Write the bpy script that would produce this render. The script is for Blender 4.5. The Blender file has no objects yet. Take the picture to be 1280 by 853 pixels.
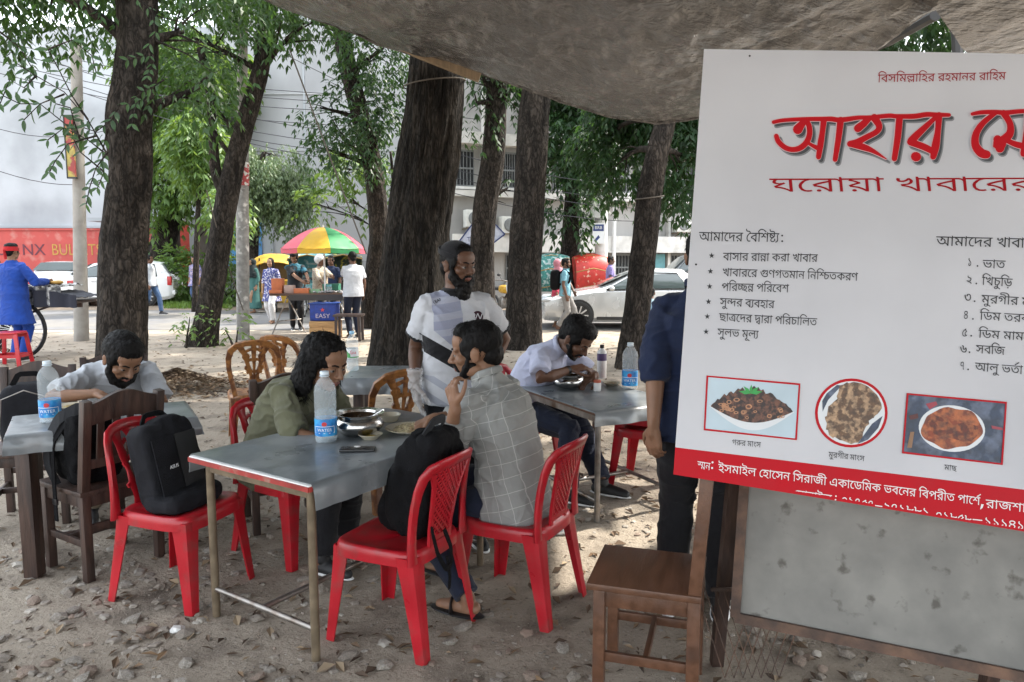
import bpy, bmesh, math, random
import numpy as np
from mathutils import Vector as V, Matrix, noise, Quaternion
from mathutils.geometry import tessellate_polygon
R = math.radians
random.seed(7)
S = bpy.context.scene
COL = S.collection
FPX, HC, TH = 924.0, 1.62, math.atan(104.5/924)
CT, ST = math.cos(TH), math.sin(TH)
cd = bpy.data.cameras.new('camera'); cam = bpy.data.objects.new('camera', cd); COL.objects.link(cam)
cam.location = (0, 0, HC); cam.rotation_euler = (math.pi/2-TH, 0, 0)
cd.sensor_width = 36; cd.lens = FPX/1280*36; cd.clip_start = .05; cd.clip_end = 400
S.camera = cam
SUN_EL, SUN_AZ = 50, 62          # azimuth from +Y towards +X
w = bpy.data.worlds.new('World'); S.world = w; w.use_nodes = True
nt = w.node_tree; bg = nt.nodes['Background']
sky = nt.nodes.new('ShaderNodeTexSky'); sky.sky_type = 'NISHITA'; sky.sun_disc = False
sky.sun_elevation = R(SUN_EL); sky.sun_rotation = R(SUN_AZ); sky.dust_density = 4; sky.air_density = 1.3; sky.ozone_density = .6
hz = nt.nodes.new('ShaderNodeMix'); hz.data_type = 'RGBA'; hz.inputs[0].default_value = .6
hz.inputs[7].default_value = (9.2, 9.6, 10.0, 1)
nt.links.new(sky.outputs[0], hz.inputs[6]); nt.links.new(hz.outputs[2], bg.inputs[0])
bg.inputs[1].default_value = .15
sd = bpy.data.lights.new('sun', 'SUN'); sd.energy = 3.2; sd.angle = R(1.2); sd.color = (1, .94, .84)
sun = bpy.data.objects.new('sun', sd); COL.objects.link(sun)
sdir = V((math.cos(R(SUN_EL))*math.sin(R(SUN_AZ)), math.cos(R(SUN_EL))*math.cos(R(SUN_AZ)), math.sin(R(SUN_EL))))
sun.rotation_euler = sdir.to_track_quat('Z', 'Y').to_euler(); sun.location = (20, 20, 30)
S.view_settings.view_transform = 'Standard'; S.view_settings.look = 'None'
S.view_settings.exposure = 1.75; S.view_settings.gamma = 1
S.render.engine = 'CYCLES'
S.cycles.max_bounces = 8; S.cycles.diffuse_bounces = 4; S.cycles.transparent_max_bounces = 12
S.cycles.use_denoising = True; S.cycles.caustics_refractive = False; S.cycles.caustics_reflective = False
def ray(px, py):
 x = (px-640)/FPX; y = -(py-426.5)/FPX
 return V((x, CT+y*ST, -ST+y*CT))
def G(px, py, z=0.0):
 r = ray(px, py); t = (z-HC)/r.z
 return V((r.x*t, r.y*t, z))
def D(px, py, d):
 r = ray(px, py); t = d/r.y
 return V((r.x*t, d, HC+r.z*t))
def GX(px, d, z=0.0):                # point on height z at depth d under image column px
 p = V((0, d, z));
 depth = d*CT-(z-HC)*ST
 return V(((px-640)/FPX*depth, d, z))
MATS = {}
def mat(name, col, rough=.6, metal=0, vary=.12, vscale=8, bump=.1, bscale=60, stretch=(1, 1, 1), spec=.5,
  trans=0, alpha=1, emit=None, col2=None, cscale=3, cfac=(.4, .6), coat=0, detail=4, sheen=0):
 if name in MATS: return MATS[name]
 m = bpy.data.materials.new(name); m.use_nodes = True; MATS[name] = m
 n = m.node_tree.nodes; l = m.node_tree.links; b = n['Principled BSDF']
 b.inputs['Roughness'].default_value = rough; b.inputs['Metallic'].default_value = metal
 b.inputs['Specular IOR Level'].default_value = spec
 b.inputs['Transmission Weight'].default_value = trans; b.inputs['Alpha'].default_value = alpha
 b.inputs['Coat Weight'].default_value = coat; b.inputs['Sheen Weight'].default_value = sheen
 tc = n.new('ShaderNodeTexCoord'); mp = n.new('ShaderNodeMapping'); mp.inputs['Scale'].default_value = stretch
 l.new(tc.outputs['Object'], mp.inputs[0])
 c = (*col, 1)
 out = None
 if col2:
  t = n.new('ShaderNodeTexNoise'); t.inputs['Scale'].default_value = cscale; t.inputs['Detail'].default_value = 6
  l.new(mp.outputs[0], t.inputs[0])
  mr = n.new('ShaderNodeMapRange'); mr.inputs[1].default_value, mr.inputs[2].default_value = cfac
  l.new(t.outputs[0], mr.inputs[0])
  mx = n.new('ShaderNodeMix'); mx.data_type = 'RGBA'; mx.inputs[6].default_value = c; mx.inputs[7].default_value = (*col2, 1)
  l.new(mr.outputs[0], mx.inputs[0]); out = mx.outputs[2]
 if vary > 0:
  t = n.new('ShaderNodeTexNoise'); t.inputs['Scale'].default_value = vscale; t.inputs['Detail'].default_value = detail
  l.new(mp.outputs[0], t.inputs[0])
  mr = n.new('ShaderNodeMapRange'); mr.inputs[1].default_value = .3; mr.inputs[2].default_value = .7
  mr.inputs[3].default_value = 1-vary; mr.inputs[4].default_value = 1+vary
  l.new(t.outputs[0], mr.inputs[0])
  mx = n.new('ShaderNodeMix'); mx.data_type = 'RGBA'; mx.blend_type = 'MULTIPLY'; mx.inputs[0].default_value = 1
  if out: l.new(out, mx.inputs[6])
  else: mx.inputs[6].default_value = c
  l.new(mr.outputs[0], mx.inputs[7]); out = mx.outputs[2]
  m2 = n.new('ShaderNodeMapRange'); m2.inputs[1].default_value = .3; m2.inputs[2].default_value = .7
  m2.inputs[3].default_value = max(0, rough-.08); m2.inputs[4].default_value = min(1, rough+.08)
  l.new(t.outputs[0], m2.inputs[0]); l.new(m2.outputs[0], b.inputs['Roughness'])
 if out: l.new(out, b.inputs['Base Color'])
 else: b.inputs['Base Color'].default_value = c
 if bump > 0:
  t = n.new('ShaderNodeTexNoise'); t.inputs['Scale'].default_value = bscale; t.inputs['Detail'].default_value = 5
  l.new(mp.outputs[0], t.inputs[0])
  bp = n.new('ShaderNodeBump'); bp.inputs['Strength'].default_value = bump; bp.inputs['Distance'].default_value = .01
  l.new(t.outputs[0], bp.inputs['Height']); l.new(bp.outputs[0], b.inputs['Normal'])
 if emit:
  b.inputs['Emission Color'].default_value = (*emit, 1); b.inputs['Emission Strength'].default_value = 1
 return m
def leafmat(name, col, tcol):
 m = bpy.data.materials.new(name); m.use_nodes = True; n = m.node_tree.nodes; l = m.node_tree.links
 b = n['Principled BSDF']; b.inputs['Roughness'].default_value = .45
 g = n.new('ShaderNodeNewGeometry')
 tx = n.new('ShaderNodeTexNoise'); tx.inputs['Scale'].default_value = 1.3; tx.inputs['Detail'].default_value = 3
 tc = n.new('ShaderNodeTexCoord'); l.new(tc.outputs['Object'], tx.inputs[0])
 ad = n.new('ShaderNodeMath'); ad.operation = 'MULTIPLY_ADD'; ad.inputs[1].default_value = .55
 l.new(g.outputs['Random Per Island'], ad.inputs[0]); l.new(tx.outputs[0], ad.inputs[2])
 mr = n.new('ShaderNodeMapRange'); mr.inputs[1].default_value = .35; mr.inputs[2].default_value = 1.0
 l.new(ad.outputs[0], mr.inputs[0])
 mx = n.new('ShaderNodeMix'); mx.data_type = 'RGBA'; mx.inputs[6].default_value = (*[c*.6 for c in col], 1); mx.inputs[7].default_value = (*[c*1.5 for c in col], 1)
 l.new(mr.outputs[0], mx.inputs[0]); l.new(mx.outputs[2], b.inputs['Base Color'])
 t = n.new('ShaderNodeBsdfTranslucent'); t.inputs[0].default_value = (*tcol, 1)
 ms = n.new('ShaderNodeMixShader'); ms.inputs[0].default_value = .38
 l.new(b.outputs[0], ms.inputs[1]); l.new(t.outputs[0], ms.inputs[2]); l.new(ms.outputs[0], n['Material Output'].inputs[0])
 return m
def frames(pts):
 n = len(pts); T = []
 for i in range(n):
  a = pts[max(0, i-1)]; b = pts[min(n-1, i+1)]; t = (b-a)
  T.append(t.normalized() if t.length > 1e-9 else V((0, 0, 1)))
 u = T[0].orthogonal().normalized(); out = []
 for i in range(n):
  u = (u-T[i]*u.dot(T[i]))
  u = u.normalized() if u.length > 1e-6 else T[i].orthogonal().normalized()
  out.append((u, T[i].cross(u).normalized(), T[i]))
 return out
class MB:
 def __init__(s): s.v = []; s.f = []; s.m = []; s.mi = 0
 def add(s, vs, fs):
  o = len(s.v); s.v += [tuple(p) for p in vs]; s.f += [tuple(i+o for i in f) for f in fs]; s.m += [s.mi]*len(fs); return s
 def box(s, c, sz, M=None, ch=0, top=1.0):
  c = V(c); x, y, z = [k/2 for k in sz]
  vs = [V((a*x*(top if d > 0 else 1), b*y*(top if d > 0 else 1), d*z)) for d in (-1, 1) for a, b in ((-1, -1), (1, -1), (1, 1), (-1, 1))]
  if M is not None: vs = [M @ p for p in vs]
  return s.add([c+p for p in vs], [(3, 2, 1, 0), (4, 5, 6, 7), (0, 1, 5, 4), (1, 2, 6, 5), (2, 3, 7, 6), (3, 0, 4, 7)])
 def bar(s, a, b, w, h, up=(0, 0, 1)):        # rectangular bar from a to b
  a = V(a); b = V(b); t = (b-a).normalized(); up = V(up)
  if abs(t.dot(up)) > .98: up = V((0, 1, 0))
  x = t.cross(up).normalized(); y = x.cross(t).normalized(); vs = []
  for p in (a, b):
   for i, j in ((-1, -1), (1, -1), (1, 1), (-1, 1)): vs.append(p+x*i*w/2+y*j*h/2)
  return s.add(vs, [(3, 2, 1, 0), (4, 5, 6, 7), (0, 1, 5, 4), (1, 2, 6, 5), (2, 3, 7, 6), (3, 0, 4, 7)])
 def tube(s, pts, rad, n=8, cap=True, fl=1.0, round_=False):
  pts = [V(p) for p in pts]
  if not hasattr(rad, '__len__'): rad = [rad]*len(pts)
  rad = list(rad)
  if round_:
   a, b = pts[0], pts[-1]; ta = (pts[1]-a).normalized(); tb = (b-pts[-2]).normalized(); ra, rb = rad[0], rad[-1]
   pts = [a-ta*ra*.95, a-ta*ra*.7]+pts+[b+tb*rb*.7, b+tb*rb*.95]; rad = [ra*.3, ra*.7]+rad+[rb*.7, rb*.3]
  fr = frames(pts); vs = []; fs = []
  for p, r, (u, w, t) in zip(pts, rad, fr):
   for k in range(n):
    a = 2*math.pi*k/n; vs.append(p+u*math.cos(a)*r+w*math.sin(a)*r*fl)
  for i in range(len(pts)-1):
   for k in range(n): fs.append((i*n+k, i*n+(k+1) % n, (i+1)*n+(k+1) % n, (i+1)*n+k))
  if cap: fs.append(tuple(range(n))[::-1]); fs.append(tuple(range((len(pts)-1)*n, len(pts)*n)))
  return s.add(vs, fs)
 def rings(s, rs, lat, n=20):                  # rs: (centre, rx, ry) elliptical rings, rx along lat
  pts = [V(r[0]) for r in rs]; vs = []; fs = []; N = len(pts)
  for i, (c, rx, ry) in enumerate(rs):
   t = (pts[min(N-1, i+1)]-pts[max(0, i-1)]).normalized(); L = V(lat); L = (L-t*L.dot(t)).normalized(); F = t.cross(L)
   for k in range(n):
    a = 2*math.pi*k/n; ca, sa = math.cos(a), math.sin(a)
    e = .8
    vs.append(V(c)+L*math.copysign(abs(ca)**e, ca)*rx+F*math.copysign(abs(sa)**e, sa)*ry)
  for i in range(N-1):
   for k in range(n): fs.append((i*n+k, i*n+(k+1) % n, (i+1)*n+(k+1) % n, (i+1)*n+k))
  fs.append(tuple(range(n))[::-1]); fs.append(tuple(range((N-1)*n, N*n)))
  return s.add(vs, fs)
 def ell(s, c, r, M=None, nu=14, nv=9):
  c = V(c); r = r if hasattr(r, '__len__') else (r, r, r); vs = []; fs = []
  for j in range(1, nv):
   t = math.pi*j/nv
   for i in range(nu):
    a = 2*math.pi*i/nu; p = V((r[0]*math.sin(t)*math.cos(a), r[1]*math.sin(t)*math.sin(a), r[2]*math.cos(t)))
    vs.append(c+(M @ p if M is not None else p))
  for pz in (r[2], -r[2]):
   p = V((0, 0, pz)); vs.append(c+(M @ p if M is not None else p))
  a, b = len(vs)-2, len(vs)-1
  for j in range(nv-2):
   for i in range(nu): fs.append((j*nu+i, (j+1)*nu+i, (j+1)*nu+(i+1) % nu, j*nu+(i+1) % nu))
  for i in range(nu):
   fs.append((a, i, (i+1) % nu)); fs.append((b, (nv-2)*nu+(i+1) % nu, (nv-2)*nu+i))
  return s.add(vs, fs)
 def lathe(s, prof, c=(0, 0, 0), n=24, M=None, cap=True):
  c = V(c); vs = []; fs = []
  for r, z in prof:
   for k in range(n):
    a = 2*math.pi*k/n; p = V((r*math.cos(a), r*math.sin(a), z)); vs.append(c+(M @ p if M is not None else p))
  for i in range(len(prof)-1):
   for k in range(n): fs.append((i*n+k, i*n+(k+1) % n, (i+1)*n+(k+1) % n, (i+1)*n+k))
  if cap: fs.append(tuple(range(n))[::-1]); fs.append(tuple(range((len(prof)-1)*n, len(prof)*n)))
  return s.add(vs, fs)
 def prism(s, poly, a, b):                     # poly: list of 3D points, extruded by vector b-a offset
  n = len(poly); off = V(b)-V(a); vs = [V(p)+V(a) for p in poly]+[V(p)+V(a)+off for p in poly]
  tri = tessellate_polygon([[V(p) for p in poly]])
  fs = [tuple(t) for t in tri]+[tuple(i+n for i in t[::-1]) for t in tri]
  fs += [(k, (k+1) % n, n+(k+1) % n, n+k) for k in range(n)]
  return s.add(vs, fs)
 def grid(s, fn, nu, nv, u0=0, u1=1, v0=0, v1=1):
  vs = [fn(u0+(u1-u0)*i/nu, v0+(v1-v0)*j/nv) for j in range(nv+1) for i in range(nu+1)]
  return s.add(vs, [(j*(nu+1)+i, j*(nu+1)+i+1, (j+1)*(nu+1)+i+1, (j+1)*(nu+1)+i) for j in range(nv) for i in range(nu)])
 def sheet(s, fn, nu, nv, th):                 # grid with thickness (closed)
  def nrm(u, v):
   e = 1e-3; a = V(fn(min(1, u+e), v))-V(fn(max(0, u-e), v)); b = V(fn(u, min(1, v+e)))-V(fn(u, max(0, v-e)))
   c = a.cross(b); return c.normalized() if c.length > 1e-12 else V((0, 0, 1))
  P = []; Q = []
  for j in range(nv+1):
   for i in range(nu+1):
    u, v = i/nu, j/nv; p = V(fn(u, v)); n = nrm(u, v); P.append(p+n*th/2); Q.append(p-n*th/2)
  N = len(P); w = nu+1; fs = []
  for j in range(nv):
   for i in range(nu):
    a, b, c, d = j*w+i, j*w+i+1, (j+1)*w+i+1, (j+1)*w+i
    fs.append((a, b, c, d)); fs.append((N+d, N+c, N+b, N+a))
  bd = [i for i in range(nu)]+[nu+j*w for j in range(nv)]+[nv*w+i for i in range(nu, 0, -1)]+[j*w for j in range(nv, 0, -1)]
  for k in range(len(bd)):
   a, b = bd[k], bd[(k+1) % len(bd)]; fs.append((b, a, N+a, N+b))
  return s.add(P+Q, fs)
 def mesh(s, name, mats, off=None, smooth=None):
  me = bpy.data.meshes.new(name)
  vs = s.v if off is None else [(x-off[0], y-off[1], z-off[2]) for x, y, z in s.v]
  me.from_pydata(vs, [], s.f)
  if not isinstance(mats, (list, tuple)): mats = [mats]
  for m in mats: me.materials.append(m)
  if len(mats) > 1: me.polygons.foreach_set('material_index', s.m)
  me.update()
  if smooth is not None: shade(me, smooth)
  return me
 def obj(s, name, mats, parent=None, smooth=None, world=False, bevel=0, norm=True):
  off = None
  if world and parent is not None: off = wloc(parent)
  me = s.mesh(name, mats, off)
  if norm: fixn(me)
  if bevel: bevel_mesh(me, bevel)
  if smooth is not None: shade(me, smooth)
  return link(name, me, parent)
def wloc(o):
 p = V(o.location)
 while o.parent: o = o.parent; p = p+V(o.location)
 return p
def fixn(me):
 b = bmesh.new(); b.from_mesh(me); bmesh.ops.recalc_face_normals(b, faces=b.faces); b.to_mesh(me); b.free()
def bevel_mesh(me, w, seg=2):
 b = bmesh.new(); b.from_mesh(me)
 es = [e for e in b.edges if len(e.link_faces) == 2 and e.calc_face_angle(0) > .6]
 bmesh.ops.bevel(b, geom=es, offset=w, segments=seg, affect='EDGES', profile=.6, clamp_overlap=True)
 b.to_mesh(me); b.free()
 shade(me, 40)
def shade(me, ang=40):
 me.polygons.foreach_set('use_smooth', [True]*len(me.polygons))
 if ang < 179:
  try: me.set_sharp_from_angle(angle=R(ang))
  except Exception: pass
 me.update()
def link(name, me, parent=None):
 o = bpy.data.objects.new(name, me); COL.objects.link(o)
 if parent is not None: o.parent = parent
 return o
def tag(o, label=None, cat=None, group=None, kind=None):
 if label: o['label'] = label
 if cat: o['category'] = cat
 if group: o['group'] = group
 if kind: o['kind'] = kind
 return o
def thing(name, label, cat, loc=(0, 0, 0), rz=0, group=None):
 o = bpy.data.objects.new(name, None); o.empty_display_size = .1; COL.objects.link(o)
 o.location = loc; o.rotation_euler = (0, 0, rz)
 return tag(o, label, cat, group)
def copy_tree(o, parent=None):
 c = o.copy(); COL.objects.link(c); c.parent = parent
 for ch in [k for k in COL.objects if k.parent == o]: copy_tree(ch, c)
 return c
def dup(o, loc, rz, label=None, kids=None):
 def rec(a, par):
  c = a.copy(); COL.objects.link(c)
  if par is not None: c.parent = par
  for k in list(a.children): rec(k, c)
  return c
 c = rec(o, None); c.location = loc; c.rotation_euler = (0, 0, rz)
 if label: c['label'] = label
 return c
def remesh(mb, voxel, it=2, fac=.5, adapt=0):
 me = bpy.data.meshes.new('tmp'); me.from_pydata(mb.v, [], mb.f); me.update(); fixn(me)
 o = bpy.data.objects.new('tmp', me); COL.objects.link(o)
 m = o.modifiers.new('r', 'REMESH'); m.mode = 'VOXEL'; m.voxel_size = voxel; m.adaptivity = adapt
 if it:
  sm = o.modifiers.new('s', 'SMOOTH'); sm.factor = fac; sm.iterations = it
 dg = bpy.context.evaluated_depsgraph_get()
 out = bpy.data.meshes.new_from_object(o.evaluated_get(dg))
 bpy.data.objects.remove(o); bpy.data.meshes.remove(me)
 return out
def blob(name, mb, mats, parent, voxel=.006, it=2, disp=None, midx=None, world=True, extra=None):
 me = remesh(mb, voxel, it)
 if disp:
  nv = len(me.vertices); no = [v.normal.copy() for v in me.vertices]
  for v, n in zip(me.vertices, no):
   v.co = disp(v.co, n)
 me.materials.clear()
 if not isinstance(mats, (list, tuple)): mats = [mats]
 for m in mats: me.materials.append(m)
 if midx:
  me.polygons.foreach_set('material_index', [midx(p.center, p.normal) for p in me.polygons])
 if world:
  off = wloc(parent); me.transform(Matrix.Translation(-off))
 shade(me, 180)
 if extra:                       # extra MB joined without remesh
  b = bmesh.new(); b.from_mesh(me)
  e = extra.mesh('tmp', mats, wloc(parent) if world else None); b.from_mesh(e); b.to_mesh(me); b.free(); bpy.data.meshes.remove(e)
 me.name = name
 return link(name, me, parent)
def latin(txt, size, m, M, name='lettering', parent=None, ext=.0008, shear=0, sx=1):
 c = bpy.data.curves.new('t', 'FONT'); c.body = txt; c.size = size; c.extrude = ext; c.align_x = 'CENTER'; c.shear = shear; c.resolution_u = 3
 o = bpy.data.objects.new('t', c); COL.objects.link(o)
 me = bpy.data.meshes.new_from_object(o.evaluated_get(bpy.context.evaluated_depsgraph_get()))
 bpy.data.objects.remove(o)
 me.transform(M @ Matrix.Diagonal((sx, 1, 1, 1))); me.materials.clear(); me.materials.append(m)
 return link(name, me, parent)
def frameM(o, x, z):                 # matrix with origin o, x axis, z axis (normal)
 x = V(x).normalized(); z = V(z); z = (z-x*z.dot(x)).normalized(); y = z.cross(x)
 return Matrix(((x.x, y.x, z.x, o[0]), (x.y, y.y, z.y, o[1]), (x.z, y.z, z.z, o[2]), (0, 0, 0, 1)))
M_red = mat('red_plastic', (.40, .009, .018), .33, vary=.16, vscale=5, bump=.06, bscale=90, col2=(.27, .035, .035), cscale=11, cfac=(.52, .72), detail=8)
M_dwood = mat('dark_wood', (.035, .021, .017), .5, vary=.35, vscale=5, stretch=(9, 9, 1), bump=.25, bscale=22, detail=8, col2=(.06, .033, .024), cscale=3)
M_bwood = mat('brown_wood', (.115, .052, .028), .38, vary=.3, vscale=4, stretch=(1.2, 8, 8), bump=.12, bscale=20, col2=(.06, .03, .02), cscale=2, cfac=(.45, .75))
M_carved = mat('carved_brown', (.30, .125, .035), .38, vary=.3, vscale=14, bump=.5, bscale=30, col2=(.10, .035, .012), cscale=14, cfac=(.48, .6))
M_metal = mat('worn_steel', (.26, .24, .22), .38, metal=.8, vary=.25, vscale=20, bump=.1, col2=(.14, .09, .06), cscale=9, cfac=(.5, .7))
M_brass = mat('yellowed_pipe', (.17, .13, .085), .45, metal=.35, vary=.3, vscale=14, bump=.15)
M_chrome = mat('steel_bowl', (.55, .54, .52), .2, metal=1, vary=.1, bump=.04)
M_cloth = mat('grey_oilcloth', (.150, .168, .180), .33, vary=.14, vscale=6, bump=.8, bscale=5, col2=(.235, .25, .26), cscale=3.5, cfac=(.45, .6), coat=.2, detail=9)
M_black = mat('black_fabric', (.005, .005, .006), .85, vary=.3, vscale=20, bump=.6, bscale=160, spec=.15)
M_dgrey = mat('charcoal_fabric', (.014, .0145, .018), .85, spec=.2, vary=.25, vscale=30, bump=.5, bscale=320)
M_strap = mat('strap_grey', (.022, .023, .026), .8, spec=.2, vary=.2, bump=.4, bscale=250)
M_white = mat('white_paint', (.75, .75, .74), .5, vary=.06)
M_blackp = mat('black_plastic', (.012, .012, .013), .35, vary=.1)
M_rubber = mat('rubber', (.02, .02, .02), .8, vary=.2)
M_glassd = mat('dark_glass', (.03, .035, .04), .08, vary=0, bump=0, spec=.8)
M_water = None
# ================================================ ground
def mounds(x, y):
 return 0.0
def gz(x, y):
 if y > 15.2 or y < -6: return 0.0
 k = max(0, min(1, (15.2-y)/1.5))
 a = .012*noise.noise(V((x*.9, y*.9, 0)))+.006*noise.noise(V((x*4, y*4, 3)))
 if y < 8: a += .004*noise.noise(V((x*14, y*14, 5)))
 return a*k-.004*k
def axis(segs):
 out = []
 for a, b, n in segs: out += [a+(b-a)*i/n for i in range(n)]
 return out+[segs[-1][1]]
xs = axis([(-90, -20, 14), (-20, -6, 40), (-6, -3.2, 40), (-3.2, 3.2, 190), (3.2, 6, 25), (6, 25, 40), (25, 90, 14)])
ys = axis([(-30, -1, 12), (-1, 1.5, 10), (1.5, 6.5, 170), (6.5, 15, 120), (15, 30, 20), (30, 150, 16)])
gv = [(x, y, gz(x, y)) for y in ys for x in xs]; nx = len(xs)
gm = bpy.data.meshes.new('ground'); gm.from_pydata(gv, [], [(j*nx+i, j*nx+i+1, (j+1)*nx+i+1, (j+1)*nx+i) for j in range(len(ys)-1) for i in range(nx-1)])
def ground_material():
 m = bpy.data.materials.new('sandy_soil'); m.use_nodes = True; n = m.node_tree.nodes; l = m.node_tree.links; b = n['Principled BSDF']
 b.inputs['Roughness'].default_value = .95; b.inputs['Specular IOR Level'].default_value = .2
 tc = n.new('ShaderNodeTexCoord')
 def nz(sc, det, lo, hi, rough=.6):
  t = n.new('ShaderNodeTexNoise'); t.inputs['Scale'].default_value = sc; t.inputs['Detail'].default_value = det; t.inputs['Roughness'].default_value = rough
  l.new(tc.outputs['Object'], t.inputs[0]); r = n.new('ShaderNodeMapRange'); r.inputs[1].default_value = lo; r.inputs[2].default_value = hi
  l.new(t.outputs[0], r.inputs[0]); return r.outputs[0]
 def mix(f, a, c):
  x = n.new('ShaderNodeMix'); x.data_type = 'RGBA'; l.new(f, x.inputs[0])
  for s, v in ((6, a), (7, c)):
   if isinstance(v, tuple): x.inputs[s].default_value = (*v, 1)
   else: l.new(v, x.inputs[s])
  return x.outputs[2]
 c = mix(nz(.45, 5, .35, .65), (.42, .36, .29), (.31, .262, .21))
 c = mix(nz(2.5, 8, .5, .72), c, (.15, .122, .098))
 c = mix(nz(38, 6, .56, .72, .75), c, (.08, .06, .045))
 c = mix(nz(90, 3, .62, .7), c, (.42, .38, .33))
 l.new(c, b.inputs['Base Color'])
 t1 = n.new('ShaderNodeTexNoise'); t1.inputs['Scale'].default_value = 26; t1.inputs['Detail'].default_value = 12; t1.inputs['Roughness'].default_value = .72
 l.new(tc.outputs['Object'], t1.inputs[0])
 bp = n.new('ShaderNodeBump'); bp.inputs['Strength'].default_value = .85; bp.inputs['Distance'].default_value = .035
 l.new(t1.outputs[0], bp.inputs['Height']); l.new(bp.outputs[0], b.inputs['Normal'])
 return m
gm.materials.append(ground_material()); shade(gm, 180)
ground = link('ground', gm); tag(ground, 'bare sandy soil littered with rubble and dry leaves', kind='structure')
# road and far verge
M_road = mat('asphalt', (.13, .13, .135), .9, vary=.15, vscale=3, bump=.3, bscale=60, col2=(.16, .15, .135), cscale=.7)
M_verge = mat('dusty_verge', (.22, .17, .125), .95, vary=.2, vscale=2, bump=.4, bscale=30)
rd = MB(); rd.box((0, 19.6, .002), (180, 6.2, .012)); tag(rd.obj('road', M_road), 'grey asphalt road crossing behind the trees', kind='structure')
vg = MB(); vg.box((0, 26.6, .003), (180, 7.8, .012)); tag(vg.obj('verge', M_verge), 'dusty strip beyond the road', kind='structure')
# rubble: stones as pieces of the ground
M_stone = mat('rubble_stone', (.34, .31, .27), .9, vary=.3, vscale=6, bump=.6, bscale=40, col2=(.24, .205, .17), cscale=5)
M_stone2 = mat('brick_rubble', (.25, .19, .15), .95, vary=.3, vscale=8, bump=.6, bscale=40)
M_stone3 = mat('soil_clod', (.25, .215, .18), .95, vary=.3, vscale=6, bump=.6, bscale=40)
def stone_bm(r, flat, rnd):
 b = bmesh.new(); bmesh.ops.create_icosphere(b, subdivisions=1, radius=1)
 for v in b.verts:
  v.co = V((v.co.x*r*rnd.uniform(.7, 1.25), v.co.y*r*rnd.uniform(.6, 1.1), v.co.z*r*flat*rnd.uniform(.6, 1.2)))
 return b
rnd = random.Random(5)
stone_meshes = []
for k in range(10):
 b = stone_bm(1, rnd.uniform(.35, .6), rnd); me = bpy.data.meshes.new('stone'); b.to_mesh(me); b.free()
 me.materials.append((M_stone, M_stone3, M_stone, M_stone3, M_stone2)[k % 5]); stone_meshes.append(me)
cand = []
for k in range(9000):
 y = 1.9+rnd.random()**1.3*7; x = rnd.uniform(-.75, .75)*y
 dens = noise.noise(V((x*.7, y*.7, 9)))
 patch = (x-.35)**2/.25+(y-3.6)**2/.5
 if dens < -.05+rnd.uniform(-.3, .3) or patch < rnd.uniform(.4, 1.2): continue
 r = (.006+.042*rnd.random()**3.6)*(1 if y < 4.3 else .75)
 cand.append((r/y, x, y, r))
cand.sort(reverse=True)
for k, (_, x, y, r) in enumerate(cand[:270]):
 o = link('stone', stone_meshes[k % 10], ground); o.location = (x, y, gz(x, y)+r*.18); o.scale = (r,)*3
 o.rotation_euler = (rnd.uniform(-.3, .3), rnd.uniform(-.3, .3), rnd.uniform(0, 6.28))
peb = MB()
for _, x, y, r in cand[270:]:
 M = Matrix.Rotation(rnd.uniform(0, 6.28), 3, 'Z') @ Matrix.Rotation(rnd.uniform(-.25, .25), 3, 'X'); a = rnd.uniform(.5, 1); h_ = rnd.uniform(.2, .45); peb.mi = rnd.choice((0, 0, 1, 1, 2))
 vs = [V((math.cos(t+o_)*r*q_*rnd.uniform(.75, 1.15), math.sin(t+o_)*r*a*q_*rnd.uniform(.8, 1.1), r*z_*h_)) for q_, z_, o_ in ((1, -.3, 0), (1.05, .5, .3), (.6, 1, .1)) for t in (0, 1.2, 2.5, 3.9, 5.1)]
 vs = [M @ v+V((x, y, gz(x, y)+.001)) for v in vs]; peb.add(vs, [(j*5+i, j*5+(i+1) % 5, j*5+5+(i+1) % 5, j*5+5+i) for j in (0, 1) for i in range(5)]+[(10, 11, 12, 13, 14)])
tag(peb.obj('pebbles', [M_stone, M_stone3, M_stone2], norm=False), 'small pebbles and crumbs scattered over the soil', kind='stuff')
# dry leaves
M_dry = mat('dry_leaf', (.16, .10, .055), .85, vary=.4, vscale=3, bump=0, col2=(.07, .045, .03), cscale=2)
M_dry2 = mat('pale_dry_leaf', (.26, .19, .12), .85, vary=.4, vscale=3, bump=0)
def litter(n, place, lo, hi):
 mb = MB()
 for k in range(n):
  x, y, z = place(); L = rnd.uniform(lo, hi); W = L*rnd.uniform(.3, .5); a = rnd.uniform(0, 6.28); mb.mi = rnd.random() < .3
  u = V((math.cos(a), math.sin(a), rnd.uniform(-.25, .35))); s = V((-math.sin(a), math.cos(a), rnd.uniform(-.5, .5)))
  c = V((x, y, z+.006)); mb.add([c-u*L/2, c-s*W/2+V((0, 0, .3*W)), c+u*L/2, c+s*W/2+V((0, 0, .3*W))], [(0, 1, 2), (0, 2, 3)])
 return mb
def pl1():
 y = 2+rnd.random()*13; x = rnd.uniform(-.8, .8)*y; return x, y, gz(x, y)
tag(litter(5200, pl1, .02, .085).obj('leaf_litter', [M_dry, M_dry2], norm=False), 'dry brown leaves strewn over the ground', kind='stuff')
PC = G(222, 484)
def pl2():
 r = abs(rnd.gauss(0, .52)); a = rnd.uniform(0, 6.28); x = PC.x+r*math.cos(a)*1.15; y = PC.y+r*math.sin(a)*.8; return x, y, max(0, .24-r*.36)*rnd.uniform(.7, 1)+gz(x, y)
tag(litter(3600, pl2, .04, .10).obj('leaf_heap', [M_dry, M_dry2], norm=False), 'low heap of swept dry leaves at the foot of the thick left trunk', kind='stuff')
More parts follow.
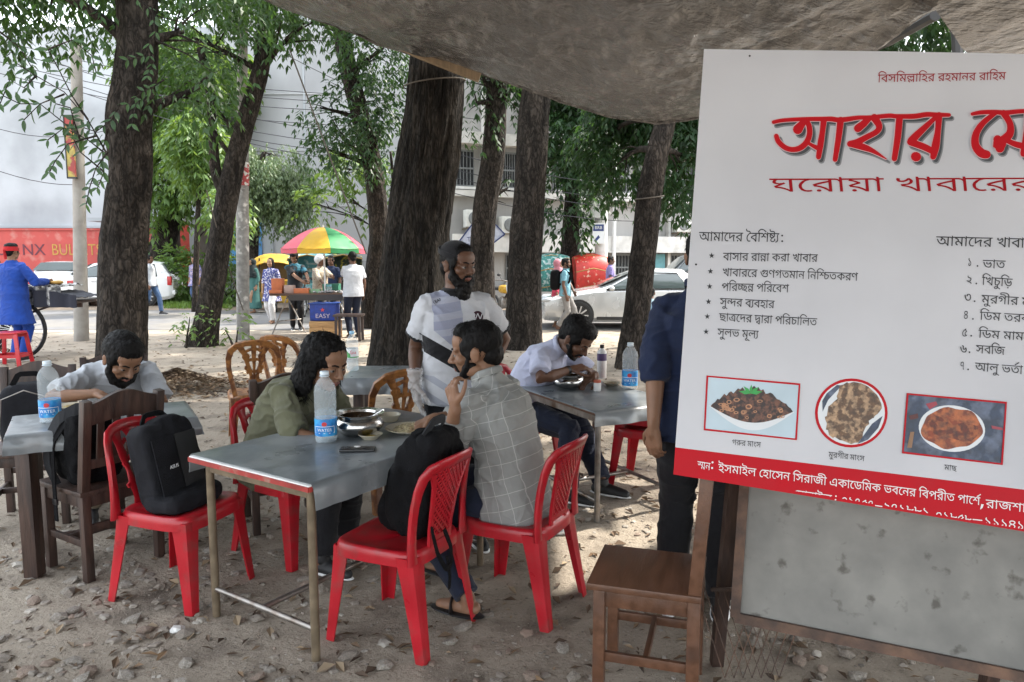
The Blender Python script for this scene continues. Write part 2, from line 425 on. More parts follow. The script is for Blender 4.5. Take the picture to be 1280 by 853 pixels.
# crumpled paper scraps
M_paper = mat('white_paper', (.6, .59, .57), .8, vary=.1, bump=.1)
def paper(p, r, lab):
 b = bmesh.new(); bmesh.ops.create_icosphere(b, subdivisions=2, radius=r)
 for v in b.verts: v.co = v.co*(1+.5*noise.noise(v.co*(3/r)))*1.0; v.co.z = v.co.z*.45+r*.3
 me = bpy.data.meshes.new('paper'); b.to_mesh(me); b.free(); me.materials.append(M_paper)
 o = link('crumpled_paper', me); o.location = p; tag(o, lab, 'litter', 'crumpled scraps on the ground')
paper(G(701, 666), .05, 'crumpled silvery wrapper lying in the gap right of the grey shirted man\'s chair')
paper(G(302, 672), .045, 'crumpled white scrap under the long table near the seated youth\'s feet')
paper(G(213, 789)+V((.03, 0, 0)), .03, 'pale lump against the foot of the red chair holding the backpack')
paper(G(8, 452), .16, 'white crumpled plastic bag on the ground by the red stool')
# ================================================ buildings beyond the road
M_plaster = mat('white_plaster', (.40, .42, .44), .9, vary=.07, vscale=.6, bump=.1, bscale=5, col2=(.29, .305, .32), cscale=.35, cfac=(.42, .62), detail=8)
M_conc = mat('grey_concrete_wall', (.38, .38, .385), .9, vary=.1, vscale=.7, bump=.1, bscale=4, col2=(.28, .28, .285), cscale=.3, cfac=(.45, .65), stretch=(1, 1, .5), detail=8)
M_redw = mat('red_wall_paint', (.42, .075, .065), .85, vary=.12, vscale=1.5, bump=.1, bscale=8, col2=(.45, .20, .17), cscale=2.2, cfac=(.55, .75), detail=8)
b = thing('building', 'tall pale plastered building side above the red wall', 'building', (-22, 31.5, 0))
m = MB(); m.box((-24, 33, 5.5), (24, 3, 11)); m.obj('wall', M_plaster, b, world=True)
m = MB(); m.box((-24, 31.45, 2.9), (24, .12, .1)); m.obj('ledge', M_plaster, b, world=True)
rw = thing('boundary_wall', 'red painted boundary wall with slogan letters behind the parked cars', 'wall', (-22, 30, 0))
m = MB(); m.box((-22.5, 30.2, 1.35), (17, .3, 2.7)); m.obj('wall', M_redw, rw, world=True)
m = MB(); m.box((-22.5, 30.2, 2.74), (17, .4, .08)); m.obj('coping', M_redw, rw, world=True)
M_yel = mat('yellow_paint', (.42, .23, .06), .8, vary=.15); M_darkp = mat('dark_paint', (.12, .035, .05), .8, vary=.15)
for t, px, mm, sx in (('JUL', 4, M_darkp, 1), ('NX', 42, M_darkp, 1.0), ('BULLETS', 96, M_yel, .84)):
 p = D(px, 314, 30.04); p.z = D(px, 319, 30.04).z
 latin(t, .64, mm, Matrix.Translation(p) @ frameM((0, 0, 0), (1, 0, 0), (0, -1, 0)), 'lettering', None, .004, sx=sx)
 o = COL.objects[-1]; o.parent = rw; o.location = (22, -30, 0)
# far left-middle hut with awning, red post and poster boards
hut = thing('shop', 'low dark open shop front with a red post behind the bushes', 'shop', (-12, 30, 0))
m = MB(); p0, p1 = GX(150, 31), GX(280, 31)
m.box(((p0.x+p1.x)/2, 31, 1.5), (p1.x-p0.x, .3, 3)); m.obj('wall', mat('dim_shop_wall', (.16, .14, .12), .9, vary=.3, vscale=2), hut, world=True)
m = MB(); m.box(((p0.x+p1.x)/2, 30.2, 3.1), (p1.x-p0.x+.4, 1.8, .14)); m.obj('roof', M_plaster, hut, world=True)
m = MB(); q = GX(238, 29.3); m.box((q.x, q.y, 1.5), (.42, .3, 3)); m.obj('post', mat('red_post_paint', (.45, .05, .03), .7), hut, world=True)
m = MB(); q = GX(246, 29.2); m.box((q.x, q.y, 1.6), (.25, .25, 3.2)); m.obj('post', M_conc, hut, world=True)
M_poster = mat('blue_poster', (.08, .26, .52), .6, vary=.2, vscale=2, col2=(.55, .2, .12), cscale=1.6, cfac=(.55, .62), detail=2)
bl = [(272, 318, .9, 1.8, 28.6, 252, 'tall blue poster board left of the leaning trunk'), (304, 330, 2.2, 2.6, 28.8, 280, 'blue and red poster board behind the thin grey pole')]
for i, (pa, pb, za, hh, d, py, lab) in enumerate(bl):
 a, c = GX(pa, d), GX(pb, d); h = thing('poster_board', lab, 'poster', (0, d, 0))
 m = MB(); m.box(((a.x+c.x)/2, d, 1.3+hh/2), (c.x-a.x, .06, hh)); m.obj('board', M_poster, h, world=True)
 m = MB()
 for x in (a.x+.06, c.x-.06): m.tube([(x, d+.05, 0), (x, d+.05, 1.5)], .03)
 m.obj('post', M_metal, h, world=True)
# big blank concrete building
cb = thing('building', 'large blank grey concrete building wall behind the umbrella stall', 'building', (-4, 29, 0))
xa, xb = GX(283, 29).x, GX(572, 29).x
m = MB(); m.box(((xa+xb)/2, 30.5, 6), (xb-xa, 3, 12)); m.obj('wall', M_conc, cb, world=True)
m = MB(); x_ = GX(388, 29).x; m.box((x_, 28.98, 6), (.06, .05, 12)); m.obj('downpipe', M_plaster, cb, world=True)
m = MB()
for k in range(5): m.box(((xa+xb)/2, 28.985, 1.5+2.1*k), (xb-xa-.1, .04, .05))
m.obj('string_course', mat('joint_grey', (.4, .4, .4), .9), cb, world=True)
m = MB(); m.box((xa+1.1, 28.93, 2.0), (1.7, .12, 4)); m.obj('pillar', M_plaster, cb, world=True)
# right building: facade receding to the right
fa = V((GX(560, 26).x, 26, 0)); fb = V((GX(1330, 40).x, 40, 0)); fu = (fb-fa).normalized(); fn = V((fu.y, -fu.x, 0)); FL = (fb-fa).length
def fpt(px, z, out=0):              # facade point under image column px
 r = ray(px, 322); t = (fa-V((0, 0, 0))).cross(V((fu.x, fu.y, 0))).z
 # solve x = r.x*t, y=r.y*t on line fa + s*fu
 det = r.x*fu.y-r.y*fu.x; t = (fa.x*fu.y-fa.y*fu.x)/det
 return V((r.x*t, r.y*t, z))+fn*out
M_fac = mat('dirty_grey_render', (.36, .35, .335), .9, vary=.12, vscale=1.2, bump=.15, bscale=6, col2=(.24, .235, .22), cscale=.9, cfac=(.5, .75), stretch=(1, 1, .4), detail=8)
M_ledge = mat('pale_concrete', (.56, .55, .52), .85, vary=.15, vscale=3, bump=.1, col2=(.35, .34, .31), cscale=2, cfac=(.55, .75))
M_grille = mat('window_grille', (.16, .17, .17), .6, vary=.2); M_dark = mat('dark_room', (.02, .022, .025), .7, vary=.3, vscale=2, bump=0)
rb = thing('building', 'grey two storey building with grilled windows and balconies behind the sedan', 'building', tuple(fa))
def fbox(mb, pxa, pxb, z0, z1, out, th):
 a, c = fpt(pxa, 0), fpt(pxb, 0); mid = (a+c)/2+fn*(out); M = Matrix((fu, V((-fn.x, -fn.y, 0)), V((0, 0, 1)))).transposed()
 mb.box(mid+V((0, 0, (z0+z1)/2)), ((c-a).length, th, z1-z0), M); return mb
fbox(MB(), 560, 1300, 0, 11, -1.5, 3).obj('wall', M_fac, rb, world=True)
fbox(MB(), 560, 1300, 1.85, 2.42, .5, .12).obj('balcony_parapet', M_ledge, rb, world=True)
fbox(MB(), 560, 1300, 1.80, 1.88, .28, .6).obj('balcony_slab', M_ledge, rb, world=True)
fbox(MB(), 560, 1300, 3.72, 3.92, .22, .5).obj('ledge', M_ledge, rb, world=True)
fbox(MB(), 560, 1300, 5.5, 5.9, .22, .5).obj('ledge', M_ledge, rb, world=True)
fbox(MB(), 560, 1300, .0, .62, .22, .4).obj('plinth', M_fac, rb, world=True)
def window(pxa, pxb, z0, z1, nb=6):
 f = fbox(MB(), pxa, pxb, z0, z1, .012, .03).obj('window', M_dark, rb, world=True)
 g = MB()
 for k in range(nb+1):
  q = pxa+(pxb-pxa)*k/nb; fbox(g, q-.35, q+.35, z0, z1, .05, .03)
 for zz in (z0, (z0+z1)/2, z1): fbox(g, pxa, pxb, zz-.03, zz+.03, .055, .03)
 g.obj('grille', M_grille, f, world=False) if False else None
 o = link('grille', g.mesh('grille', M_grille, wloc(rb)), f)
 s = fbox(MB(), pxa-1, pxb+1, z0-.12, z0-.03, .1, .16); link('sill', s.mesh('sill', M_ledge, wloc(rb)), f)
for a, c in ((566, 592), (597, 608), (632, 648), (668, 692), (752, 760), (765, 788), (838, 860)): window(a, c, .75, 1.72)
for a, c in ((567, 592), (628, 645), (690, 706), (762, 784), (790, 797), (838, 868)): window(a, c, 4.1, 5.3)
for a in (604, 652, 745, 802, 833): fbox(MB(), a-1.6, a+1.6, 0, 10.9, .08, .22).obj('pilaster', M_ledge, rb, world=True)
M_teal = mat('teal_shutter', (.10, .27, .30), .6, vary=.15)
fbox(MB(), 817, 829, .5, 1.75, .1, .06).obj('shutter', M_teal, rb, world=True)
# air conditioner racks on the facade
M_acw = mat('ac_casing', (.62, .62, .58), .5, vary=.1)
ac = None
for px, z, lab in ((590, 2.95, 'white air conditioner unit on a bracket left of the speckled trunk'), (633, 2.75, 'white air conditioner unit on a bracket between the two middle trunks'), (845, 2.9, 'beige air conditioner unit on the wall behind the navy shirted man')):
 p = fpt(px, z); t = thing('air_conditioner', lab, 'air conditioner', tuple(p), math.atan2(fu.y, fu.x), 'air conditioners on the grey building')
 m = MB(); m.box((0, -.45, 0), (.85, .35, .6)); m.obj('casing', M_acw, t, bevel=.02)
 m = MB(); m.lathe([(.22, 0), (.24, .01), (.2, .03), (.0, .03)], (-.12, -.63, 0), 20, Matrix.Rotation(math.pi/2, 3, 'X'), False); m.obj('fan_guard', M_grille, t)
 m = MB()
 for s in (-.35, .35): m.bar((s, 0, -.34), (s, -.65, -.34), .04, .04); m.bar((s, 0, -.65), (s, -.6, -.36), .03, .03)
 m.bar((-.45, -.64, -.3), (.45, -.64, -.3), .03, .03); m.obj('bracket', M_brass, t)
# ================================================ trees
def barkmat(name, c1, c2, st, bs, bstr):
 m = mat(name, c1, .9, vary=.3, vscale=3, stretch=(1, 1, .25), bump=0, col2=c2, cscale=9, cfac=(.4, .62), spec=.15)
 n = m.node_tree.nodes; l = m.node_tree.links; b = n['Principled BSDF']
 tc = n.new('ShaderNodeTexCoord'); mp = n.new('ShaderNodeMapping'); mp.inputs['Scale'].default_value = st; l.new(tc.outputs['Object'], mp.inputs[0])
 vo = n.new('ShaderNodeTexVoronoi'); vo.inputs['Scale'].default_value = bs; vo.feature = 'DISTANCE_TO_EDGE'
 nz = n.new('ShaderNodeTexNoise'); nz.inputs['Scale'].default_value = bs*.7; nz.inputs['Detail'].default_value = 8; l.new(mp.outputs[0], nz.inputs[0])
 mx = n.new('ShaderNodeMix'); mx.data_type = 'RGBA'; mx.inputs[0].default_value = .18; l.new(mp.outputs[0], mx.inputs[6]); l.new(nz.outputs[1], mx.inputs[7]); l.new(mx.outputs[2], vo.inputs[0])
 ad = n.new('ShaderNodeMath'); ad.operation = 'ADD'; l.new(vo.outputs[0], ad.inputs[0]); l.new(nz.outputs[0], ad.inputs[1])
 bp = n.new('ShaderNodeBump'); bp.inputs['Strength'].default_value = bstr; bp.inputs['Distance'].default_value = .05
 cr = n.new('ShaderNodeMapRange'); cr.inputs[1].default_value = .0; cr.inputs[2].default_value = .28; cr.inputs[3].default_value = .38; cr.inputs[4].default_value = 1.35; l.new(vo.outputs[0], cr.inputs[0])
 src = b.inputs['Base Color'].links[0].from_socket; mc = n.new('ShaderNodeMix'); mc.data_type = 'RGBA'; mc.blend_type = 'MULTIPLY'; mc.inputs[0].default_value = 1; l.new(src, mc.inputs[6]); l.new(cr.outputs[0], mc.inputs[7]); l.new(mc.outputs[2], b.inputs['Base Color'])
 l.new(ad.outputs[0], bp.inputs['Height']); l.new(bp.outputs[0], b.inputs['Normal'])
 return m
M_barkA = barkmat('furrowed_bark', (.040, .034, .028), (.016, .014, .012), (1, 1, .18), 21, 1.0)
M_barkB = barkmat('scaly_bark', (.050, .041, .034), (.024, .020, .017), (1, 1, .4), 17, .9)
M_leafA = leafmat('leaf_green', (.026, .062, .020), (.08, .17, .02))
M_leafB = leafmat('leaf_dark', (.022, .052, .020), (.05, .115, .018))
M_leafC = leafmat('leaf_bright', (.075, .14, .035), (.20, .30, .04))
def trunk_mesh(pts, rad, nseg=48, step=.12, amp=.02, fur=9, seed=0):
 # resample path
 P = [V(p) for p in pts]; out = []; rr = []
 for i in range(len(P)-1):
  n = max(1, int((P[i+1]-P[i]).length/step))
  p0 = P[max(0, i-1)]; p3 = P[min(len(P)-1, i+2)]
  for k in range(n):
   t = k/n
   q = .5*((2*P[i])+(P[i+1]-p0)*t+(2*p0-5*P[i]+4*P[i+1]-p3)*t*t+(3*P[i]-p0-3*P[i+1]+p3)*t**3)
   out.append(q); rr.append(rad[i]+(rad[i+1]-rad[i])*t)
 out.append(P[-1]); rr.append(rad[-1])
 fr = frames(out); mb = MB(); vs = []; fs = []
 for p, r, (u, w_, t) in zip(out, rr, fr):
  for k in range(nseg):
   a = 2*math.pi*k/nseg; d = u*math.cos(a)+w_*math.sin(a)
   f = noise.noise(V((math.cos(a)*fur*.5, math.sin(a)*fur*.5, p.z*.9+seed)))
   g = noise.noise(V((math.cos(a)*1.3, math.sin(a)*1.3, p.z*.8+seed*3)))
   h = abs(noise.noise(V((math.cos(a)*fur, math.sin(a)*fur, p.z*2.2+seed))))
   vs.append(p+d*(r*(1+.09*g)+amp*(f*.6-h*1.3)))
 for i in range(len(out)-1):
  for k in range(nseg): fs.append((i*nseg+k, i*nseg+(k+1) % nseg, (i+1)*nseg+(k+1) % nseg, (i+1)*nseg+k))
 fs.append(tuple(range((len(out)-1)*nseg, len(out)*nseg))); mb.add(vs, fs); return mb
nrs = np.random.RandomState(3)
def leaf_cluster_arrays(centers, outs, L, leaf, npair, droop, rs):
 """pinnate twigs: rachis from centre along out dir, bending down"""
 N = len(centers); V_ = [];
 up = np.array([0, 0, 1.])
 d = outs/np.linalg.norm(outs, axis=1, keepdims=True)
 side = np.cross(d, up); side /= np.linalg.norm(side, axis=1, keepdims=True)+1e-6
 for k in range(npair):
  t = (k+1)/npair
  base = centers+d*(L[:, None]*t)+up*(-droop*L[:, None]*t*t)
  dd = d+up*(-2*droop*t); dd /= np.linalg.norm(dd, axis=1, keepdims=True)
  sgns = (-1, 1) if k < npair-1 else (-1, 0, 1)
  for sg in sgns:
   ln = leaf*(.7+.6*rs.rand(N))*(1 if k else .8)
   ax = dd*(.75 if sg else 1)+side*sg*.8+up*(-.35-.5*rs.rand(N))[:, None]*droop*1.4+rs.normal(0, .16, (N, 3))
   ax /= np.linalg.norm(ax, axis=1, keepdims=True)
   nn = np.cross(ax, rs.normal(0, .5, (N, 3))+up*.8+side*sg*.2); nn /= np.linalg.norm(nn, axis=1, keepdims=True)+1e-6
   wv = nn*(ln*.17)[:, None]
   b0 = base; tip = base+ax*ln[:, None]; mid = base+ax*(ln*.42)[:, None]; fold = np.cross(ax, nn)*(ln*.05)[:, None]
   V_.append(np.stack([b0, mid+wv+fold, tip+up*(-.06*ln)[:, None], mid-wv+fold], 1))
 A = np.concatenate(V_, 0)
 return A.reshape(-1, 3)
def crown_mesh(name, blobs, n, m, leaf=.11, L=.34, npair=4, droop=.5, seed=0):
 rs = np.random.RandomState(seed); cs = []; os_ = []
 vol = [b[1][0]*b[1][1]*b[1][2]*(b[2] if len(b) > 2 else 1) for b in blobs]; tot = sum(vol)
 for bl_, v in zip(blobs, vol):
  k = max(4, int(2.6*n*v/tot)); dirs = rs.normal(0, 1, (k, 3)); dirs /= np.linalg.norm(dirs, axis=1, keepdims=True)
  r = (.35+.65*rs.rand(k)**.6)
  c = np.array(bl_[0])+dirs*r[:, None]*np.array(bl_[1])
  # clump: drop points in noise gaps
  keep = np.array([noise.noise(V(tuple(q*1.1))) > -.16+.25*(rs.rand()-.5) for q in c])
  c = c[keep]; dr = dirs[keep]
  cs.append(c); o = dr*.8+rs.normal(0, .5, c.shape); o[:, 2] -= .15; os_.append(o)
 c = np.concatenate(cs); o = np.concatenate(os_)
 A = leaf_cluster_arrays(c, o, L*(.7+.6*rs.rand(len(c))), leaf, npair, droop, rs)
 me = bpy.data.meshes.new(name); nf = len(A)//4
 me.vertices.add(len(A)); me.vertices.foreach_set('co', A.ravel()); me.loops.add(nf*4); me.polygons.add(nf)
 me.loops.foreach_set('vertex_index', np.arange(nf*4, dtype=np.int32)); me.polygons.foreach_set('loop_start', np.arange(0, nf*4, 4, dtype=np.int32))
 me.update(calc_edges=True); me.materials.append(m); return me, c
def limb(a, b, r0, r1, wob=.08, n=6):
 a = V(a); b = V(b); pts = []; rad = []
 for k in range(n+1):
  t = k/n; p = a.lerp(b, t); q = math.sin(t*math.pi)*wob*(b-a).length
  p += V((noise.noise(p*2+V((5, 0, 0)))*q, noise.noise(p*2)*q, q*.5)); pts.append(p); rad.append(r0+(r1-r0)*t)
 return pts, rad
def tree(label, path, rads, bark, blobs, leafm, n=700, leaf=.11, L=.34, npair=4, amp=.02, fur=9, seed=0, nseg=48, name='tree', droop=.5, step=.12, limbs=True):
 t = thing(name, label, 'tree', (path[0][0], path[0][1], 0))
 trunk_mesh(path, rads, nseg, step, amp, fur, seed).obj('trunk', bark, t, smooth=180, world=True, norm=True)
 if blobs:
  me, c = crown_mesh('crown', blobs, n, leafm, leaf, L, npair, droop, seed)
  me.transform(Matrix.Translation(-wloc(t))); link('crown', me, t)
  if limbs:
   m = MB(); top = V(path[-1]); P = [V(p) for p in path]
   rr = random.Random(seed)
   for bl_ in blobs:
    b_ = V(bl_[0]); a_ = min(P[1:], key=lambda q: (q-b_).length+max(0, q.z-b_.z)*2)
    pts, rad = limb(a_, b_, rads[-1]*.45, .02); m.tube(pts, rad, 7)
    for k in range(5):
     e = b_+V((rr.uniform(-1, 1)*bl_[1][0], rr.uniform(-1, 1)*bl_[1][1], rr.uniform(-1, 1)*bl_[1][2]))*.75
     s_ = pts[rr.randint(2, 5)]; p2, r2 = limb(s_, e, .018, .004); m.tube(p2, r2, 5)
   m.obj('branches', bark, t, world=True, smooth=60)['kind'] = 'stuff'
 return t
def P3(px, py, d): return tuple(D(px, py, d))
def base(px, py):
 p = G(px, py); return (p.x, p.y, -.1)
# T1 thick left trunk
d = 9.2
tree('thick dark trunk left of centre with leafy twigs hanging in front', [P3(152, 500, d), P3(152, 420, d), P3(154, 300, d), P3(164, 210, d), P3(162, 150, d), P3(172, 60, d), P3(170, -60, d), P3(180, -220, d)],
  [.36, .30, .265, .25, .265, .24, .23, .2], M_barkB, [(P3(40, -30, 9), (1.5, 1.3, .5)), (P3(230, 40, 9.3), (.8, .8, .8)), (P3(250, 110, 9.6), (.38, .5, .4)), (P3(150, -130, 9.5), (2.6, 2.2, 1)), (P3(-160, -90, 9), (2, 1.5, 1.2))], M_leafA, n=1250, leaf=.125, amp=.03, fur=7, seed=1, nseg=64)
# T2 leaning trunk with fork
d = 13.6
t2 = tree('leaning forked trunk beside the thin grey pole', [P3(252, 440, d), P3(258, 405, d), P3(272, 320, d), P3(283, 250, d), P3(300, 175, d), P3(325, 90, d), P3(336, 10, d), P3(345, -120, d)],
  [.33, .235, .2, .2, .17, .15, .145, .12], M_barkB, [(P3(235, 45, 13.2), (1.0, 1, .75)), (P3(255, 120, 13.4), (.4, .5, .6)), (P3(340, -60, 13.6), (2.2, 2, 1)), (P3(380, 30, 13), (.9, .8, .45))], M_leafA, n=800, leaf=.13, L=.38, amp=.025, seed=2, nseg=48)
trunk_mesh([P3(284, 250, d), P3(270, 215, d), P3(266, 170, d), P3(262, 110, d), P3(250, 60, d)], [.12, .1, .085, .08, .06], 24, .1, .01, 7, 4).obj('limb', M_barkB, t2, smooth=180, world=True)
trunk_mesh([P3(300, 198, d), P3(285, 190, d-.1), P3(268, 165, d-.2)], [.05, .045, .035], 16, .1, .01, 7, 4).obj('limb', M_barkB, t2, smooth=180, world=True)
# T3 huge furrowed trunk
d = 10.2
tree('huge dark furrowed trunk in the centre carrying the tarpaulin beam', [P3(508, 500, d-.1), P3(512, 440, d), P3(516, 360, d), P3(527, 250, d), P3(541, 150, d), P3(547, 80, d), P3(552, -40, d), P3(556, -160, d)],
  [.66, .56, .475, .43, .385, .36, .34, .32], M_barkA, [(P3(556, -200, d), (3, 2.4, 1))], M_leafB, n=500, leaf=.13, amp=.045, fur=13, seed=3, nseg=110)
# T4 behind left of T3
d = 17
tree('slim trunk with dense drooping leaves between the umbrella and the huge trunk', [P3(470, 420, d), P3(470, 340, d), P3(474, 290, d), P3(466, 210, d), P3(452, 150, d), P3(438, 95, d), P3(428, 45, d), P3(420, -80, d)],
  [.34, .25, .23, .22, .21, .2, .19, .15], M_barkB, [(P3(400, 135, 16.6), (.42, .5, .36)), (P3(455, 120, 16.4), (.9, .9, .75)), (P3(470, 165, 16.3), (.75, .7, .65)), (P3(425, 170, 16.2), (.55, .6, .5)), (P3(400, 185, 16.4), (.3, .4, .28)), (P3(480, 60, 17), (1.1, 1, .6)), (P3(395, 25, 16.6), (.8, .8, .4)), (P3(430, -120, 17), (3, 2.4, 1.3))], M_leafB, n=1900, leaf=.14, L=.38, seed=4, nseg=40)
tree('yellow green sapling foliage seen past the left edge of the huge trunk', [P3(498, 400, 20), P3(498, 300, 20), P3(492, 230, 20), P3(488, 190, 20)], [.07, .06, .05, .03], M_barkB,
  [(P3(492, 240, 20), (.45, .4, .9)), (P3(395, 255, 20.4), (.55, .5, .35)), (P3(430, 210, 20.2), (.4, .4, .3)), (P3(440, 250, 20), (.3, .3, .3))], M_leafC, n=260, leaf=.19, L=.45, seed=14, nseg=12)
# T5 speckled trunk
d = 15.6
tree('speckled grey brown trunk right of the skullcapped man', [P3(612, 425, d), P3(606, 405, d), P3(602, 330, d), P3(606, 260, d), P3(616, 200, d), P3(620, 130, d), P3(622, 60, d), P3(625, -60, d)],
  [.42, .30, .26, .25, .25, .215, .21, .18], M_barkB, [(P3(590, 130, 15), (.55, .6, .75)), (P3(640, 110, 15.3), (.4, .5, .8)), (P3(600, 90, 15.3), (1, .9, .5)), (P3(635, 235, 15.8), (.22, .3, .45)), (P3(630, -100, 15.5), (2.6, 2, 1))], M_leafB, n=850, leaf=.15, L=.4, seed=5)
trunk_mesh([P3(602, 250, d), P3(594, 205, d), P3(588, 170, d), P3(580, 130, d)], [.08, .065, .05, .03], 16, .1, .01, 7, 4).obj('limb', M_barkB, COL.objects[-3].parent or None, smooth=180, world=True) if False else None
# T6
d = 13.2
tree('straight brown trunk rising behind the lavender shirted diner', [P3(650, 450, d), P3(653, 420, d), P3(656, 330, d), P3(662, 240, d), P3(667, 150, d), P3(671, 110, d), P3(680, 0, d), P3(685, -120, d)],
  [.47, .35, .295, .285, .275, .26, .25, .22], M_barkB, [(P3(690, -140, d), (2.8, 2.4, 1.2))], M_leafB, n=450, leaf=.15, amp=.025, seed=6, nseg=56)
# T7 right slanting trunk
d = 10.8
tree('slanting trunk right of the water table holding up the tarpaulin', [P3(786, 480, d), P3(788, 450, d), P3(797, 380, d), P3(806, 300, d), P3(812, 240, d), P3(822, 190, d), P3(832, 150, d), P3(842, 60, d)],
  [.27, .205, .19, .19, .18, .165, .155, .14], M_barkB, [(P3(775, 200, 13.5), (.42, .5, .5)), (P3(858, 200, 12.5), (.5, .5, .75)), (P3(760, 170, 13.8), (.5, .5, .35)), (P3(850, 120, 13), (1.4, 1, .55))], M_leafB, n=950, leaf=.14, L=.36, seed=7, amp=.02)
# T8 leaf-clad slim tree beyond the road
d = 23.5
tree('leaf covered slim tree behind the sedan', [P3(712, 400, d), P3(712, 330, d), P3(714, 270, d), P3(716, 200, d), P3(718, 130, d), P3(720, 40, d)],
  [.38, .34, .24, .2, .18, .15], M_barkB, [(P3(716, 170, d-.5), (1.25, 1.1, 1.1)), (P3(712, 235, d-.6), (.9, .8, .8)), (P3(700, 200, d-.5), (.9, .7, .7)), (P3(716, 280, d-.5), (.45, .5, .45)), (P3(745, 150, d), (.9, .8, .9)), (P3(715, 60, d), (2.6, 2, 2))], M_leafB, n=1500, leaf=.24, L=.5, seed=8, nseg=32)
# T9 behind cars left
d = 27.6
tree('sloping trunk with bright bamboo like foliage beyond the parked estate car', [P3(196, 350, d), P3(200, 320, d), P3(212, 275, d), P3(222, 240, d), P3(226, 190, d), P3(225, 120, d)],
  [.52, .46, .4, .34, .26, .15], M_barkB, [(P3(215, 205, d-.6), (1.4, 1.2, 1.1)), (P3(200, 250, d-.6), (.8, .8, .6)), (P3(225, 150, d-.5), (1.5, 1.2, 1.4)), (P3(260, 190, 25), (.9, .9, .8)), (P3(235, 90, d), (2.2, 1.8, 1.4))], M_leafC, n=1300, leaf=.27, L=.6, seed=9, nseg=32)
tree('feathery drooping pale green tree behind the thin grey pole', [P3(314, 380, 25), P3(316, 300, 25), P3(322, 230, 25), P3(330, 190, 25)], [.22, .2, .15, .06], M_barkB,
  [(P3(345, 215, 25), (1.1, .9, .55)), (P3(362, 240, 25), (.55, .5, .8)), (P3(325, 240, 25), (.7, .6, .7)), (P3(340, 195, 25), (1, .9, .35))], leafmat('leaf_grey_green', (.12, .17, .09), (.18, .25, .08)), n=1300, leaf=.13, L=.5, seed=10, nseg=20, droop=1.1)
tree('bright yellow green tree crown seen through the fork of the leaning trunk', [P3(243, 400, 22), P3(246, 300, 22), P3(250, 200, 22)], [.1, .08, .05], M_barkB, [(P3(245, 185, 22), (.55, .6, .9)), (P3(285, 260, 21), (.3, .4, .5))], M_leafC, n=300, leaf=.22, L=.5, seed=12, nseg=16)
# right edge tree behind banner / seen through tarpaulin gap
tree('tree seen through the gap in the tarpaulin above the banner', [(6.5, 14, -.1), (6.3, 14, 3), (6.1, 13.8, 6), (6, 13.5, 9)], [.3, .26, .22, .18], M_barkB, [((7.2, 13, 5.6), (2.2, 1.6, 1.7)), ((5.4, 9.3, 6.4), (2.3, 1.9, .8)), ((3.2, 9.5, 6.6), (1.6, 1.6, .7)), ((6.2, 13, 6.3), (2.4, 1.8, 1.5)), ((4.8, 12.8, 5.2), (1.4, 1.4, 1.3)), ((3.2, 14, 4.2), (1.1, 1, 1.1))], M_leafB, n=1900, leaf=.15, seed=13)  # second and third clumps are out of view, added overhead to shade the ground
# shrubs by the verge
def bush(label, px, py, d, r, m, n, leaf=.16, stems=5, seed=0):
 p = GX(px, d); t = thing('shrub', label, 'shrub', (p.x, d, 0)); c = D(px, py, d)
 me, _ = crown_mesh('foliage', [((c.x, c.y, c.z), r)], n, m, leaf, .3, 3, .3, seed); me.transform(Matrix.Translation(-wloc(t))); link('foliage', me, t)
 mb = MB(); rr = random.Random(seed)
 for k in range(stems):
  e = c+V((rr.uniform(-1, 1)*r[0], rr.uniform(-1, 1)*r[1], rr.uniform(-.5, 1)*r[2]))*.7; q, ra = limb((p.x+rr.uniform(-.1, .1), d, 0), e, .025, .006); mb.tube(q, ra, 5)
 mb.obj('stem', M_barkB, t, world=True)
bush('round bright green shrub beside the parked estate car', 227, 344, 26, (1.0, .9, .85), M_leafC, 260, .2, seed=21)
bush('leafy shrub between the leaning trunk and the thin grey pole', 290, 362, 25, (.75, .8, 1.1), M_leafC, 260, .2, seed=22)
bush('dark green shrub low behind the thick left trunk', 190, 322, 28, (.7, .7, .7), M_leafA, 120, .2, seed=23)
bush('small weedy sapling at the foot of the leaning trunk', 288, 408, 13.4, (.3, .3, .28), M_leafC, 12, .12, 2, seed=24)
bush('tiny green weed on the bare soil left of the leaning trunk', 237, 404, 13.2, (.1, .1, .2), M_leafC, 6, .1, 1, seed=25)
# grass strip
gr = MB(); rr = random.Random(4)
for k in range(2600):
 px = rr.uniform(205, 290); d = rr.uniform(23.3, 27.5); p = GX(px, d); h = rr.uniform(.08, .22); a = rr.uniform(0, 6.28); s = V((math.cos(a), math.sin(a), 0))*.018
 q = V((p.x, d, .005)); gr.add([q-s, q+s, q+V((rr.uniform(-.06, .06), rr.uniform(-.06, .06), h))], [(0, 1, 2)])
M_grass = leafmat('grass_green', (.11, .19, .035), (.2, .3, .04))
tag(gr.obj('grass', M_grass, norm=False), 'strip of short bright green grass beyond the road', kind='stuff')
